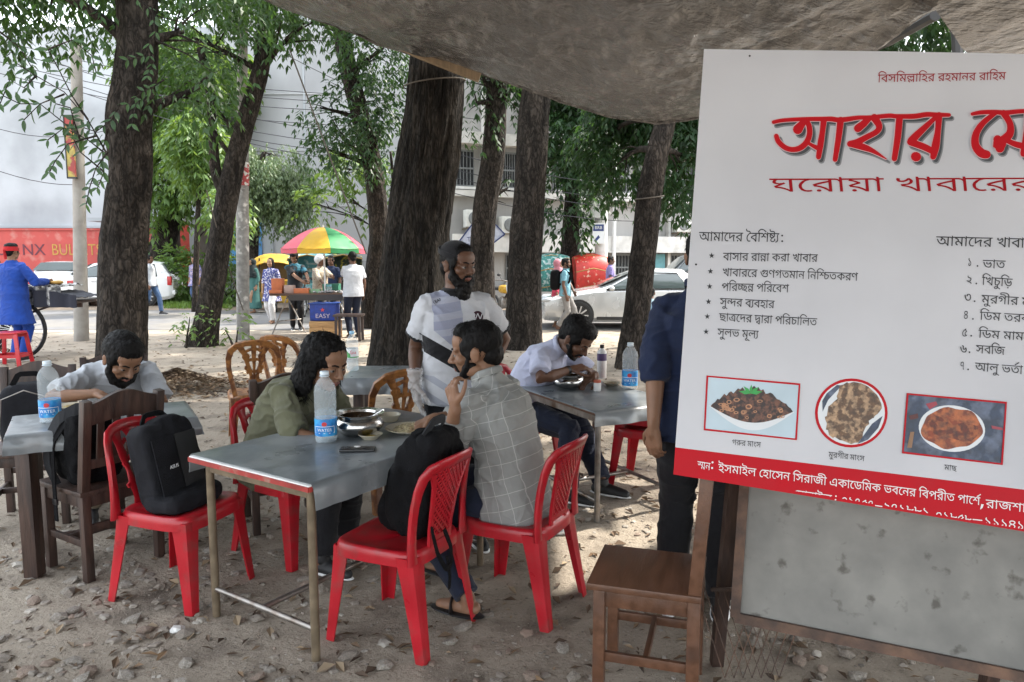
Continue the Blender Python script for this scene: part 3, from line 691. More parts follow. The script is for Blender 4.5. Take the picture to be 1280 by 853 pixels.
# near leafy branch of T1 hanging at upper left: leaves one by one
T1 = [o for o in COL.objects if o.get('label', '').startswith('thick dark trunk')][0]
lm = MB()
for k in range(1):
 n_ = 8; vs = [V((0, 0, 0))]
 L_, W_ = 1.0, .19
 for t in (.15, .35, .6, .85): vs.append(V((L_*t, W_*math.sin(math.pi*min(1, t*.95+.08)), -.06*t*t+.05)))
 vs.append(V((L_, 0, -.12)))
 for t in (.85, .6, .35, .15): vs.append(V((L_*t, -W_*math.sin(math.pi*min(1, t*.95+.08)), -.06*t*t+.05)))
 for t in (.15, .35, .6, .85): vs.append(V((L_*t, 0, -.06*t*t)))
 lm.add(vs, [(0, 1, 10), (1, 2, 11, 10), (2, 3, 12, 11), (3, 4, 13, 12), (4, 5, 13), (0, 10, 9), (10, 11, 8, 9), (11, 12, 7, 8), (12, 13, 6, 7), (13, 5, 6)])
leaf_me = lm.mesh('leaf', M_leafB); leaf_me2 = lm.mesh('leaf', M_leafA)
rl = random.Random(11); nleaf = 0; tw = MB()
def sprig(pts2, d, nl, size, me):
 global nleaf
 P = [D(x, y, d+rl.uniform(-.1, .1)) for x, y in pts2]; tw.tube(P, [.012]+[.006]*(len(P)-1), 5)
 for k in range(nl):
  t = (k+1)/nl*(len(P)-1); i = min(int(t), len(P)-2); p = P[i].lerp(P[i+1], t-i); dr = (P[i+1]-P[i]).normalized()
  for sg in (-1, 1):
   if nleaf > 255: return
   o = link('leaf', me, T1); o.location = p-V(T1.location); s = size*rl.uniform(.75, 1.15)
   sd_ = dr.cross(V((0, -1, 0))).normalized()
   ax = (dr*.6+sd_*sg*.85+V((0, rl.uniform(-.5, .3), -.45))).normalized()
   nn = (V((0, -1, .5))+V((rl.uniform(-.6, .6), 0, rl.uniform(-.4, .6)))); nn = (nn-ax*nn.dot(ax)).normalized(); yy = nn.cross(ax)
   o.rotation_euler = Matrix((ax, yy, nn)).transposed().to_euler(); o.scale = (s, s, s); nleaf += 1
d = 8.2; s0 = .125
for pts2, nl in (([(135, 195), (110, 150), (80, 115), (45, 95), (22, 80)], 9), ([(110, 150), (90, 120), (75, 90), (60, 62)], 6), ([(80, 118), (50, 130), (25, 130), (4, 120)], 6), ([(135, 195), (110, 175), (80, 160), (60, 175)], 6),
     ([(100, 170), (75, 150), (50, 130), (30, 150)], 6), ([(120, 170), (85, 180), (70, 200), (62, 215)], 6), ([(135, 190), (120, 210), (112, 235), (108, 255)], 6), ([(135, 160), (128, 190), (130, 215), (122, 235)], 6), ([(60, 62), (90, 50), (115, 70), (120, 90)], 6),
     ([(45, 95), (30, 110), (12, 100), (0, 130)], 5), ([(150, 130), (140, 150), (120, 165), (105, 160)], 6), ([(0, 40), (25, 60), (40, 85), (35, 110)], 6), ([(100, 175), (92, 150), (88, 135), (70, 130)], 5), ([(130, 215), (100, 190), (90, 170), (92, 150)], 6)):
 sprig(pts2, d+rl.uniform(-.4, .4), nl, s0, leaf_me if rl.random() < .6 else leaf_me2)
for pts2, nl in (([(190, 10), (195, 40), (180, 70), (160, 75)], 6), ([(195, 100), (185, 120), (170, 130), (165, 155)], 6), ([(175, 0), (195, 20), (215, 25), (235, 30)], 6), ([(205, 100), (190, 110), (178, 115), (160, 130)], 5), ([(185, 60), (190, 80), (185, 95)], 4)):
 sprig(pts2, 8.6, nl, .105, leaf_me2)
tw.obj('twig', M_barkB, T1, world=True, smooth=60)
# ================================================ poles, wires
M_pole = mat('concrete_pole', (.32, .30, .27), .85, vary=.15, vscale=4, bump=.2, col2=(.22, .20, .18), cscale=4)
M_poleP = mat('paper_stuck_pole', (.24, .23, .215), .85, vary=.35, vscale=9, bump=.3, col2=(.50, .48, .45), cscale=7, cfac=(.58, .66))
def pole(label, pts, rad, m, name='utility_pole'):
 t = thing(name, label, 'pole', (pts[0][0], pts[0][1], 0)); mb = MB(); mb.tube(pts, rad, 20); mb.obj('shaft', m, t, world=True, smooth=60); return t
pl_ = pole('plain concrete pole left of the thick trunk', [P3(102, 430, 14.4), P3(99, 250, 14.4), P3(95, 55, 14.4)], [.135, .11, .095], M_pole)
m = MB(); a = D(86, 184, 14.2); c = D(96, 220, 14.2)
sg = thing('sign', 'narrow red and yellow vertical sign on the plain concrete pole', 'sign', tuple(D(88, 184, 14.2)))
m = MB(); m.box((0, 0, 0), (.14, .04, 1.1)); m.obj('panel', mat('red_yellow_sign', (.28, .04, .035), .6, vary=.2, col2=(.36, .28, .07), cscale=3, cfac=(.48, .52), detail=1), sg)
m = MB(); m.box((0, 0, .57), (.17, .06, .03)); m.box((0, 0, -.57), (.17, .06, .03)); m.box((-.08, 0, 0), (.02, .06, 1.16)); m.obj('frame', M_blackp, sg)
p2_ = pole('thin grey pole with pasted notices beside the leaning trunk', [P3(304, 425, 14.6), P3(303, 250, 14.6), P3(303, 140, 14.6)], [.125, .12, .115], M_poleP)
pole_up = MB(); pole_up.tube([P3(303, 142, 14.6), P3(303, -80, 14.6)], .095, 16); pole_up.tube([P3(303, 150, 14.6), P3(303, 138, 14.6)], .125, 16); pole_up.obj('shaft', M_pole, p2_, world=True, smooth=60)
m = MB(); m.tube([P3(303, 232, 14.58), P3(303, 203, 14.58)], .127, 20); o = m.obj('notice', mat('red_notice', (.35, .05, .05), .7, vary=.2, col2=(.6, .58, .55), cscale=14, cfac=(.5, .55)), p2_, world=True, smooth=60)
p3_ = pole('pale square concrete pole with a notice behind the sedan', [P3(751, 380, 23), P3(752, 250, 23), P3(753, 120, 23)], [.2, .19, .17], M_ledge)
m = MB(); m.tube([fpt(757, 0)+fn*.6, fpt(757, 9)+fn*.6], .07, 10); tag(m.obj('drain_pipe', M_white), 'white vertical drain pipe on the grey building beside the pale pole', 'pipe')
sg2 = thing('notice_board', 'small white notice with blue marks fixed on the pale pole', 'sign', tuple(D(748, 292, 22.75)))
m = MB(); m.box((0, 0, 0), (.36, .03, .62)); m.obj('board', M_white, sg2)
M_blue = mat('navy_print', (.03, .05, .16), .6, vary=.1)
m = MB(); m.box((0, -.018, .17), (.32, .006, .2)); m.prism([V((-.14, 0, -.22)), V((.0, 0, -.05)), V((.05, 0, -.12)), V((-.08, 0, -.26))], (0, -.017, 0), (0, -.021, 0)); m.obj('print', M_blue, sg2)
latin('BRB', .13, M_white, Matrix.Translation((0, -.023, .13)) @ frameM((0, 0, 0), (1, 0, 0), (0, -1, 0)), 'lettering', sg2)
m = MB(); c = D(745, 262, 22.7); sg3 = m.box(c, (.26, .05, .5)).obj('meter_box', M_ledge); tag(sg3, 'small grey box fixed high on the pale pole', 'box')
# diamond sign behind the speckled trunk
ds = thing('diamond_sign', 'white and blue diamond shaped board half hidden behind the speckled trunk', 'sign', tuple(D(604, 292, 17.5)))
q = [D(x, y, 17.5)-D(604, 292, 17.5) for x, y in ((603, 264), (631, 293), (604, 314), (574, 302))]
M_lb = mat('pale_blue_print', (.50, .54, .66), .6, vary=.12)
m = MB(); m.prism(q, (0, 0, 0), (0, .04, 0)); m.obj('board', M_lb, ds)
m = MB()
for i in range(4): m.bar(q[i]+V((0, -.012, 0)), q[(i+1) % 4]+V((0, -.012, 0)), .03, .03)
m.obj('frame', M_blue, ds)
m = MB(); m.bar(q[3]*.2+V((0, .06, .2)), V((0, .1, -1.8)), .05, .05); m.obj('post', M_metal, ds)
latin('TO', .16, M_blue, Matrix.Translation(D(590, 302, 17.46)-D(604, 292, 17.5)+V((0, -.01, 0))) @ frameM((0, 0, 0), (1, 0, .1), (0, -1, 0)), 'lettering', ds)
M_wire = mat('cable_black', (.03, .03, .035), .6, vary=0, bump=0)
wires = [((-40, 40), (420, 118)), ((-40, 52), (420, 128)), ((-40, 68), (440, 140)), ((-40, 82), (440, 158)), ((60, 75), (480, 172)), ((60, 95), (480, 186)), ((100, 115), (480, 195)), ((150, 130), (520, 210)), ((-40, 150), (140, 162)), ((360, 70), (600, 150)), ((540, 205), (900, 250)), ((540, 215), (900, 262)), ((560, 190), (900, 232)), ((560, 240), (900, 275)), ((-20, 208), (160, 222))]
labs = ['topmost', 'second', 'third', 'fourth', 'fifth', 'sixth', 'seventh', 'eighth']
for i, (a, c) in enumerate(wires):
 d1 = 22 if i < 10 else 21; A = D(*a, d1); B = D(*c, d1+1.5); pts = [A.lerp(B, t/10)-V((0, 0, .35*math.sin(math.pi*t/10))) for t in range(11)]
 m = MB(); m.tube(pts, .011, 5); o = m.obj('overhead_cable', M_wire)
 if i < 8: lab = labs[i]+' of the black cables sagging across the pale wall at left, counted downward'
 elif i == 8: lab = 'short cable crossing low over the pale plastered wall at far left'
 elif i == 9: lab = 'cable passing above the drooping leaves into the huge trunk'
 elif i == 14: lab = 'thin cable just above the red boundary wall at far left'
 else: lab = ['first', 'second', 'highest', 'lowest'][i-10]+' cable across the grey building front behind the middle trunks'
 tag(o, lab, 'cable', 'overhead cables')
M_rope = mat('rope', (.10, .085, .07), .9, vary=.2);
def rope(a, c, r, lab, sag=0):
 m = MB(); A, B = V(a), V(c); m.tube([A.lerp(B, t/8)-V((0, 0, sag*math.sin(math.pi*t/8))) for t in range(9)], r, 6); tag(m.obj('rope', M_rope), lab, 'rope')
rope(D(362, 62, 12.5), D(458, 318, 12.8), .014, 'dark guy rope slanting down past the umbrella')
rope(D(258, 238, 13.1), D(304, 388, 14.3), .012, 'guy rope slanting from the leaning trunk to the thin pole', .1)
# ================================================ tarpaulin
def tarp_mat():
 m = bpy.data.materials.new('brown_tarpaulin'); m.use_nodes = True; n = m.node_tree.nodes; l = m.node_tree.links; b = n['Principled BSDF']
 b.inputs['Roughness'].default_value = .27; b.inputs['Specular IOR Level'].default_value = .9
 tc = n.new('ShaderNodeTexCoord')
 def nz(sc, st, det, lo, hi, rot=0):
  mp = n.new('ShaderNodeMapping'); mp.inputs['Scale'].default_value = st; mp.inputs['Rotation'].default_value = (0, 0, rot); l.new(tc.outputs['Object'], mp.inputs[0])
  t = n.new('ShaderNodeTexNoise'); t.inputs['Scale'].default_value = sc; t.inputs['Detail'].default_value = det; l.new(mp.outputs[0], t.inputs[0])
  r = n.new('ShaderNodeMapRange'); r.inputs[1].default_value = lo; r.inputs[2].default_value = hi; l.new(t.outputs[0], r.inputs[0]); return t.outputs[0], r.outputs[0]
 _, f1 = nz(1.1, (1, .5, 1), 6, .38, .62); _, f2 = nz(9, (1, .3, 1), 6, .5, .7, .6)
 mx = n.new('ShaderNodeMix'); mx.data_type = 'RGBA'; mx.inputs[6].default_value = (.095, .088, .084, 1); mx.inputs[7].default_value = (.040, .036, .034, 1); l.new(f1, mx.inputs[0])
 m2 = n.new('ShaderNodeMix'); m2.data_type = 'RGBA'; m2.inputs[7].default_value = (.19, .18, .175, 1); l.new(mx.outputs[2], m2.inputs[6]); l.new(f2, m2.inputs[0])
 l.new(m2.outputs[2], b.inputs['Base Color'])
 h1, _ = nz(3.2, (1, .45, 1), 8, 0, 1, .5); h2, _ = nz(11, (.35, 1, 1), 6, 0, 1, .9)
 a = n.new('ShaderNodeMath'); a.operation = 'MULTIPLY_ADD'; a.inputs[1].default_value = .35; l.new(h2, a.inputs[0]); l.new(h1, a.inputs[2])
 bp = n.new('ShaderNodeBump'); bp.inputs['Strength'].default_value = 1; bp.inputs['Distance'].default_value = .22; l.new(a.outputs[0], bp.inputs['Height']); l.new(bp.outputs[0], b.inputs['Normal'])
 t = n.new('ShaderNodeBsdfTranslucent'); t.inputs[0].default_value = (.22, .20, .18, 1); ms = n.new('ShaderNodeMixShader'); ms.inputs[0].default_value = .012
 l.new(b.outputs[0], ms.inputs[1]); l.new(t.outputs[0], ms.inputs[2]); l.new(ms.outputs[0], n['Material Output'].inputs[0])
 return m
M_tarp = tarp_mat()
EDGE = [(250, -45, 7.6), (330, 0, 8.4), (400, 28, 9.0), (470, 56, 9.6), (520, 72, 9.7), (575, 84, 9.7), (640, 108, 9.8), (700, 130, 9.9), (760, 149, 10), (820, 157, 10.1), (870, 150, 9.6), (930, 132, 8.6), (1000, 104, 7.0), (1060, 76, 5.8), (1110, 48, 5.1), (1166, 12, 4.6)]
EP = [D(*e) for e in EDGE]
def epath(t):
 t = t*(len(EP)-1); i = min(int(t), len(EP)-2); return EP[i].lerp(EP[i+1], t-i)
NEAR = [V((-3.6, -2.5, 3.3)), V((-1.5, -2.5, 3.2)), V((.5, -2.5, 3.05)), V((2.4, -2.5, 3.0))]
def npath(t):
 t = t*(len(NEAR)-1); i = min(int(t), len(NEAR)-2); return NEAR[i].lerp(NEAR[i+1], t-i)
def tarpf(u, v):
 a = epath(u); b_ = npath(u); p = b_.lerp(a, v)
 p.z += -.55*math.sin(math.pi*min(1, v*1.0))**1*(.3+.7*math.sin(math.pi*u))*.35
 k = math.sin(math.pi*v)**.5
 p.z += (.11*noise.noise(V((p.x*1.2+p.y*.5, p.y*.35, 1)))+.05*noise.noise(V((p.x*4+p.y*2, p.y*1.0, 4)))+.022*noise.noise(V((p.x*13, p.y*6, 7))))*(.35+k)
 if v > .985: p.z += .02
 return p
tp = thing('tarpaulin', 'big sagging brown tarpaulin roof hung between the trunks over the diners', 'tarpaulin', (0, 4, 3.4))
m = MB(); m.grid(tarpf, 150, 170); m.obj('sheet', M_tarp, tp, world=True, smooth=180, norm=False)
m = MB(); m.tube([tarpf(u/60, 1)+V((0, 0, 0)) for u in range(61)], .022, 8); m.obj('hem', M_tarp, tp, world=True, smooth=180)
# second tarp at the right
E2 = [D(1120, -30, 4.5), D(1166, 10, 4.65), D(1182, 30, 4.9), D(1203, 60, 5.3), D(1240, 92, 6.2), D(1400, 150, 8)]
N2 = [V((2.6, -2.5, 3.1)), V((3.4, -2.5, 3.1)), V((4.2, -2.5, 3.0)), V((5.2, -2.5, 3.0)), V((6.2, -2.5, 3)), V((7.4, -2.5, 2.9))]
def tarp2(u, v):
 t = u*5; i = min(int(t), 4); a = E2[i].lerp(E2[i+1], t-i); b_ = N2[i].lerp(N2[i+1], t-i); p = b_.lerp(a, v)
 p.z += (.09*noise.noise(V((p.x*2, p.y*.4, 11)))+.03*noise.noise(V((p.x*6, p.y*1.2, 14))))*(.3+math.sin(math.pi*v))
 return p
tp2 = thing('tarpaulin', 'second brown tarpaulin sheet at the top right beside the gap', 'tarpaulin', (4, 3, 3.2))
m = MB(); m.grid(tarp2, 70, 90); m.obj('sheet', M_tarp, tp2, world=True, smooth=180, norm=False)
# beam and cords
M_bamboo = mat('bamboo', (.30, .22, .14), .6, vary=.2, vscale=6, stretch=(6, 6, .6), bump=.2)
m = MB(); m.bar(D(500, 60, 9.65)+V((0, 0, .03)), D(600, 101, 9.75)+V((0, 0, .04)), .1, .12); tag(m.obj('beam', M_bamboo), 'short timber beam end under the tarpaulin edge on the huge trunk', 'beam')
m = MB(); m.tube([D(1040, 82, 7.4), D(1110, 52, 6.6), D(1170, 18, 5.6)], .045, 8); tag(m.obj('support_pole', mat('dark_pole', (.03, .027, .025), .6)), 'dark slanting support pole in the tarpaulin gap above the banner', 'pole')
m = MB(); m.tube([D(1160, -30, 7.0), D(1196, 40, 7.2), D(1205, 300, 7.2)], .05, 8); tag(m.obj('support_pole', mat('dark_pole', (.03, .027, .025), .6)), 'upright dark support pole behind the banner under the tarpaulin gap', 'pole')
def ring(lab, cx, cy, d, r, tilt, rx=1):
 c = D(cx, cy, d); m = MB(); m.tube([c+V((math.cos(a)*r, math.sin(a)*r, math.sin(a+1)*tilt)) for a in [k*math.pi/16 for k in range(33)]], .01, 5); tag(m.obj('tie_wire', M_rope), lab, 'wire')
ring('loose wire looped round the huge trunk below the tarpaulin', 543, 105, 10.2, .41, .06)
ring('cord tied round the slanting right trunk', 812, 247, 10.8, .2, .03)
# ================================================ plastic chairs
def strip(mb, S_, path, width, th=.006, close=False):
 n = len(path)
 if not hasattr(width, '__len__'): width = [width]*n
 pts = [S_(u, v) for u, v in path]; nr = []
 for u, v in path:
  e = .01; a = S_(u+e, v)-S_(u-e, v); b_ = S_(u, v+e)-S_(u, v-e); nr.append(a.cross(b_).normalized())
 vs = []; fs = []
 for i in range(n):
  a = pts[(i-1) % n] if close else pts[max(0, i-1)]; b_ = pts[(i+1) % n] if close else pts[min(n-1, i+1)]
  t = (b_-a).normalized(); B = nr[i].cross(t).normalized(); w_ = width[i]/2; N = nr[i]; h = th/2
  for x, z in ((-1, 0), (-.75, 1), (.75, 1), (1, 0), (.75, -1), (-.75, -1)): vs.append(pts[i]+B*w_*x+N*h*z)
 m_ = n if close else n-1
 for i in range(m_):
  j = (i+1) % n
  for k in range(6): fs.append((i*6+k, i*6+(k+1) % 6, j*6+(k+1) % 6, j*6+k))
 if not close: fs.append(tuple(range(6))[::-1]); fs.append(tuple(range((n-1)*6, n*6)))
 mb.add(vs, fs)
def arc(u0, v0, u1, v1, n=14, bow=0):
 out = []
 for k in range(n+1):
  t = k/n; out.append((u0+(u1-u0)*t+bow*math.sin(math.pi*t), v0+(v1-v0)*t))
 return out
def plastic_chair(label, style, m=None, name='plastic_chair', cat='chair', group=None, sh=.44):
 m = m or M_red
 t = thing(name, label, cat, (0, 0, 0), 0, group)
 def se(a, rx, ry, e=.42):
  c, s = math.cos(a), math.sin(a)
  x = math.copysign(abs(c)**e, c)*rx; y = math.copysign(abs(s)**e, s)*ry
  return x*(1+.06*(y/ry)), y
 # seat
 mb = MB(); n = 56
 prof = [(0, -.018), (.3, -.018), (.6, -.014), (.85, -.004), (.95, .003), (1.0, .0), (1.03, -.012), (1.04, -.03), (1.045, -.058), (1.03, -.058), (1.015, -.03), (.98, -.012), (.6, -.022), (.2, -.026), (0, -.026)]
 vs = []; fs = []
 for r, z in prof:
  for k in range(n):
   x, y = se(2*math.pi*k/n, .205, .205);
   vs.append((x*r, y*r, sh+z+(.008*(y/.2)**3 if y > 0 else 0)-(.014 if y*r > .17 else 0)*((y*r-.17)/.04)))
 for i in range(len(prof)-1):
  for k in range(n): fs.append((i*n+k, i*n+(k+1) % n, (i+1)*n+(k+1) % n, (i+1)*n+k))
 mb.add(vs, fs); mb.obj('seat', m, t, smooth=50)
 # legs: channel section
 for sx, sy in ((-1, 1), (1, 1), (-1, -1), (1, -1)):
  mb = MB(); T = V((sx*.165, sy*.165, sh-.02)); B = V((sx*(.205 if sy > 0 else .2), sy*(.215 if sy > 0 else .245), 0))
  a0 = math.atan2(sy, sx)
  def lf(u, v):
   c = T.lerp(B, v); r = .062-.032*v**.7; a = a0+(u-.5)*2.3
   k = max(abs(math.cos(a-a0+math.pi/4)), abs(math.cos(a-a0-math.pi/4)))
   return c-V((math.cos(a0), math.sin(a0), 0))*r*.6+V((math.cos(a), math.sin(a), 0))*r*(1.0/max(.75, k))*.98
  mb.sheet(lf, 12, 10, .006); mb.obj('leg', m, t, smooth=50)
 # back
 def S_(u, v):
  hw = .2+.012*v-.03*v*v
  return V((u*hw, -.2-.025*v-.085*v*v+.05*u*u*v, sh-.03+.405*v))
 path = [(-1, 0)]+[(-1.0+.0*k, .1*k) for k in range(1, 7)]
 up = [(-1, -.02), (-1, .15), (-1, .3), (-1.0, .45), (-1.0, .58), (-.99, .72), (-.95, .85), (-.84, .93), (-.6, .965), (-.3, .985), (0, .99)]
 path = up+[(-u, v) for u, v in up[-2::-1]]
 wd = [.062, .05, .044, .042, .042, .046, .05, .052, .052, .052, .052]; wd = wd+wd[-2::-1]
 mb = MB(); strip(mb, S_, path, wd, .02); mb.obj('back_frame', m, t, smooth=60)
 if style == 'lattice':
  L_ = [(-.36, .02), (-.40, .25), (-.46, .5), (-.57, .72), (-.74, .88)]
  mb = MB(); strip(mb, S_, L_, [.03, .022, .02, .02, .03], .014); strip(mb, S_, [(-u, v) for u, v in L_], [.03, .022, .02, .02, .03], .014)
  strip(mb, S_, [(-.40, .13), (0, .13), (.40, .13)], .03, .014); strip(mb, S_, [(-.36, .02), (0, .02), (.36, .02)], .05, .014)
  mb.obj('splat_frame', m, t, smooth=60)
  mb = MB()
  def inside(u, v):
   if v < .13 or v > .93: return False
   e = np.interp(v, [.02, .25, .5, .72, .86, .95], [.37, .41, .47, .58, .72, .6]); return abs(u) < e
  for dg in (1, -1):
   for k in range(-16, 26):
    seg = []
    for q in range(60):
     v = .12+.83*q/59; u = dg*((v*2.15)-k*.16)
     if inside(u, v): seg.append((u, v))
     else:
      if len(seg) > 2: strip(mb, lambda a, b_: S_(a, b_)+V((0, .002*dg, 0)), seg[::3]+[seg[-1]] if len(seg) > 4 else seg, .0105, .005)
      seg = []
    if len(seg) > 2: strip(mb, lambda a, b_: S_(a, b_)+V((0, .002*dg, 0)), seg[::3]+[seg[-1]], .0105, .005)
  mb.obj('lattice', m, t, norm=False)
 else:
  mb = MB()
  for s in (-1, 0, 1):
   pth = arc(s*.22, .02, s*.55, .93, 14, s*.04)
   mb.mi = 0; strip(mb, S_, pth, [.085-.05*math.sin(math.pi*k/14)+.012*math.cos(k*1.3) for k in range(15)], .012)
  for v in (.35, .6, .8):
   strip(mb, S_, [(-.55, v-.05), (-.28, v+.02), (0, v-.03), (.28, v+.02), (.55, v-.05)], .024, .01)
  mb.obj('splat', m, t, smooth=60)
 return t
def heading(h): return -R(h)     # heading clockwise from +Y
def put(t, p, h): t.location = (p[0], p[1], gz(p[0], p[1])); t.rotation_euler = (0, 0, heading(h))
GR = 'red plastic chairs around the tables'
chB = plastic_chair('red plastic chair in front with a lattice back and a black backpack slung over it', 'lattice', group=GR)
put(chB, (-.49, 3.10), -64)
chC = dup(chB, (0, 0, 0), 0, 'red plastic lattice back chair in which the grey shirted man sits'); put(chC, (.03, 3.36), -62)
chA = plastic_chair('glossy red plastic chair at left carrying the upright charcoal backpack', 'petal', group=GR); put(chA, (-1.60, 3.47), 108)
chD = dup(chA, (0, 0, 0), 0, 'red plastic chair with slotted back under the long haired youth'); put(chD, (-1.22, 3.98), 122)
chE = dup(chB, (0, 0, 0), 0, 'red plastic chair beneath the diner in the lavender shirt'); put(chE, (.06, 5.35), 128)
chF = dup(chB, (0, 0, 0), 0, 'lower red plastic chair of the nested pair beside the navy shirted man'); put(chF, (.98, 5.15), -62)
chG = dup(chB, (0, 0, 0), 0, 'upper red plastic chair of the nested pair beside the navy shirted man'); put(chG, (.99, 5.16), -62); chG.location.z += .09
def carved_chair(label, group='carved brown chairs'):
 t = plastic_chair(label, 'none_', M_carved, 'carved_chair', 'chair', group)
 for k in list(t.children):
  if k.name.startswith(('splat', 'back_frame')): bpy.data.objects.remove(k)
 def S_(u, v): return V((u*(.19+.03*v), -.2-.02*v-.09*v*v+.04*u*u, .41+.50*v))
 up = [(-.8, -.02), (-.86, .15), (-.93, .35), (-.98, .55), (-.96, .72), (-.85, .86), (-.6, .95), (-.3, .985), (0, .995)]; wd = [.045, .04, .04, .042, .05, .06, .06, .055, .055]
 mb = MB(); strip(mb, S_, up+[(-u, v) for u, v in up[-2::-1]], wd+wd[-2::-1], .03); mb.obj('back_frame', M_carved, t, smooth=60)
 mb = MB()
 for s in (-1, 1):
  strip(mb, S_, [(s*.16, .0), (s*.2, .2), (s*.12, .4), (s*.24, .6), (s*.34, .78), (s*.5, .92)], [.03, .025, .03, .035, .04, .06], .016)
  for c_, r_ in (((s*.17, .3), .07), ((s*.25, .55), .09), ((s*.3, .75), .11)):
   strip(mb, S_, [(c_[0]+math.cos(a)*r_, c_[1]+math.sin(a)*r_*.45) for a in [k*math.pi/5 for k in range(10)]], .02, .02, True)
 for v in (.12, .3, .46, .66, .84):
  strip(mb, S_, [(-.3, v), (-.1, v+.04), (0, v-.01), (.1, v+.04), (.3, v)], .03, .018)
 strip(mb, S_, [(0, .0), (0, .5), (0, .97)], [.04, .02, .05], .016); mb.obj('splat', M_carved, t, smooth=60)
 return t
cc = carved_chair('carved brown plastic chair left of the long haired youth on the bare soil'); p = G(330, 548); put(cc, (GX(322, 6.55).x, 6.5), 338)
c2 = dup(cc, (0, 0, 0), 0, 'carved brown plastic chair peeping out behind the youth\'s hair'); put(c2, (GX(372, 6.9).x, 6.9), 20)
c3 = dup(cc, (0, 0, 0), 0, 'carved brown plastic chair at the grey table beside the skullcapped man\'s glove'); put(c3, (GX(486, 4.85).x, 4.85), -35)
def wood_chair(label, m, group, w=.42, dpt=.40, H=.93, slats=4, tl=.075):
 t = thing('wooden_chair', label, 'chair', (0, 0, 0), 0, group)
 hw, hd = w/2-.02, dpt/2-.02
 mb = MB(); mb.box((0, .01, .455), (w+.02, dpt+.03, .026)); mb.obj('seat', m, t, bevel=.006)
 for y in (hd, -hd): mb = MB(); mb.box((0, y, .41), (w-.04, .022, .06)); mb.obj('apron', m, t, bevel=.003)
 for x in (hw, -hw): mb = MB(); mb.box((x, 0, .41), (.022, dpt-.04, .06)); mb.obj('side_rail', m, t, bevel=.003)
 for x in (-hw, hw):
  mb = MB(); mb.box((x, hd, .22), (.042, .042, .44)); mb.obj('leg', m, t, bevel=.004)
  mb = MB(); mb.bar((x, -hd, 0), (x, -hd, .46), .042, .045, (0, 1, 0)); mb.bar((x, -hd, .455), (x, -hd-tl, H), .042, .045, (0, 1, 0)); mb.obj('rear_post', m, t, bevel=.004)
 def by(z): return -hd-tl*(z-.455)/(H-.455)
 def crest(u, v):
  x = (u-.5)*2*hw; a = abs(u-.5)*2; top = H-.04+.05*math.cos(a*math.pi)*.5+.045; bot = H-.115+.01*math.cos(a*math.pi)
  z = bot+(top-bot)*v; return V((x, by(z), z))
 mb = MB(); mb.sheet(crest, 20, 3, .022); mb.obj('crest_rail', m, t, smooth=40)
 mb = MB(); mb.bar((-hw, by(.60), .60), (hw, by(.60), .60), .02, .045, (0, 0, 1)); mb.obj('back_rail', m, t, bevel=.003)
 for k in range(slats):
  x = -hw+(k+1)*2*hw/(slats+1); mb = MB(); mb.bar((x, by(.61), .61), (x, by(H-.1), H-.1), .034, .012, (0, 1, 0)); mb.obj('slat', m, t, bevel=.002)
 for a, b_ in (((-hw, hd, .19), (-hw, -hd, .19)), ((hw, hd, .19), (hw, -hd, .19)), ((-hw, 0, .19), (hw, 0, .19)), ((-hw, -hd, .27), (hw, -hd, .27))):
  mb = MB(); mb.bar(a, b_, .018, .035); mb.obj('stretcher', m, t, bevel=.002)
 return t
GD = 'dark wooden chairs'
w1 = wood_chair('dark wooden chair at the left table with a black strap backpack on it', M_dwood, GD); put(w1, (-2.18, 3.82), -58)
w2 = dup(w1, (0, 0, 0), 0, 'dark wooden chair standing empty between the two tables'); put(w2, (-1.42, 4.45), -28)
w3 = dup(w1, (0, 0, 0), 0, 'dark wooden chair under the bearded diner in the pale shirt'); put(w3, (-2.70, 4.98), 150)
w5 = dup(w1, (0, 0, 0), 0, 'dark wooden chair under the black bag at the left edge'); put(w5, (-2.98, 4.5), 160)
w4 = wood_chair('brown wooden chair at lower right with its back under the banner', M_bwood, None, .36, .37, .885, 3, .03); put(w4, (.52, 2.64), -73)
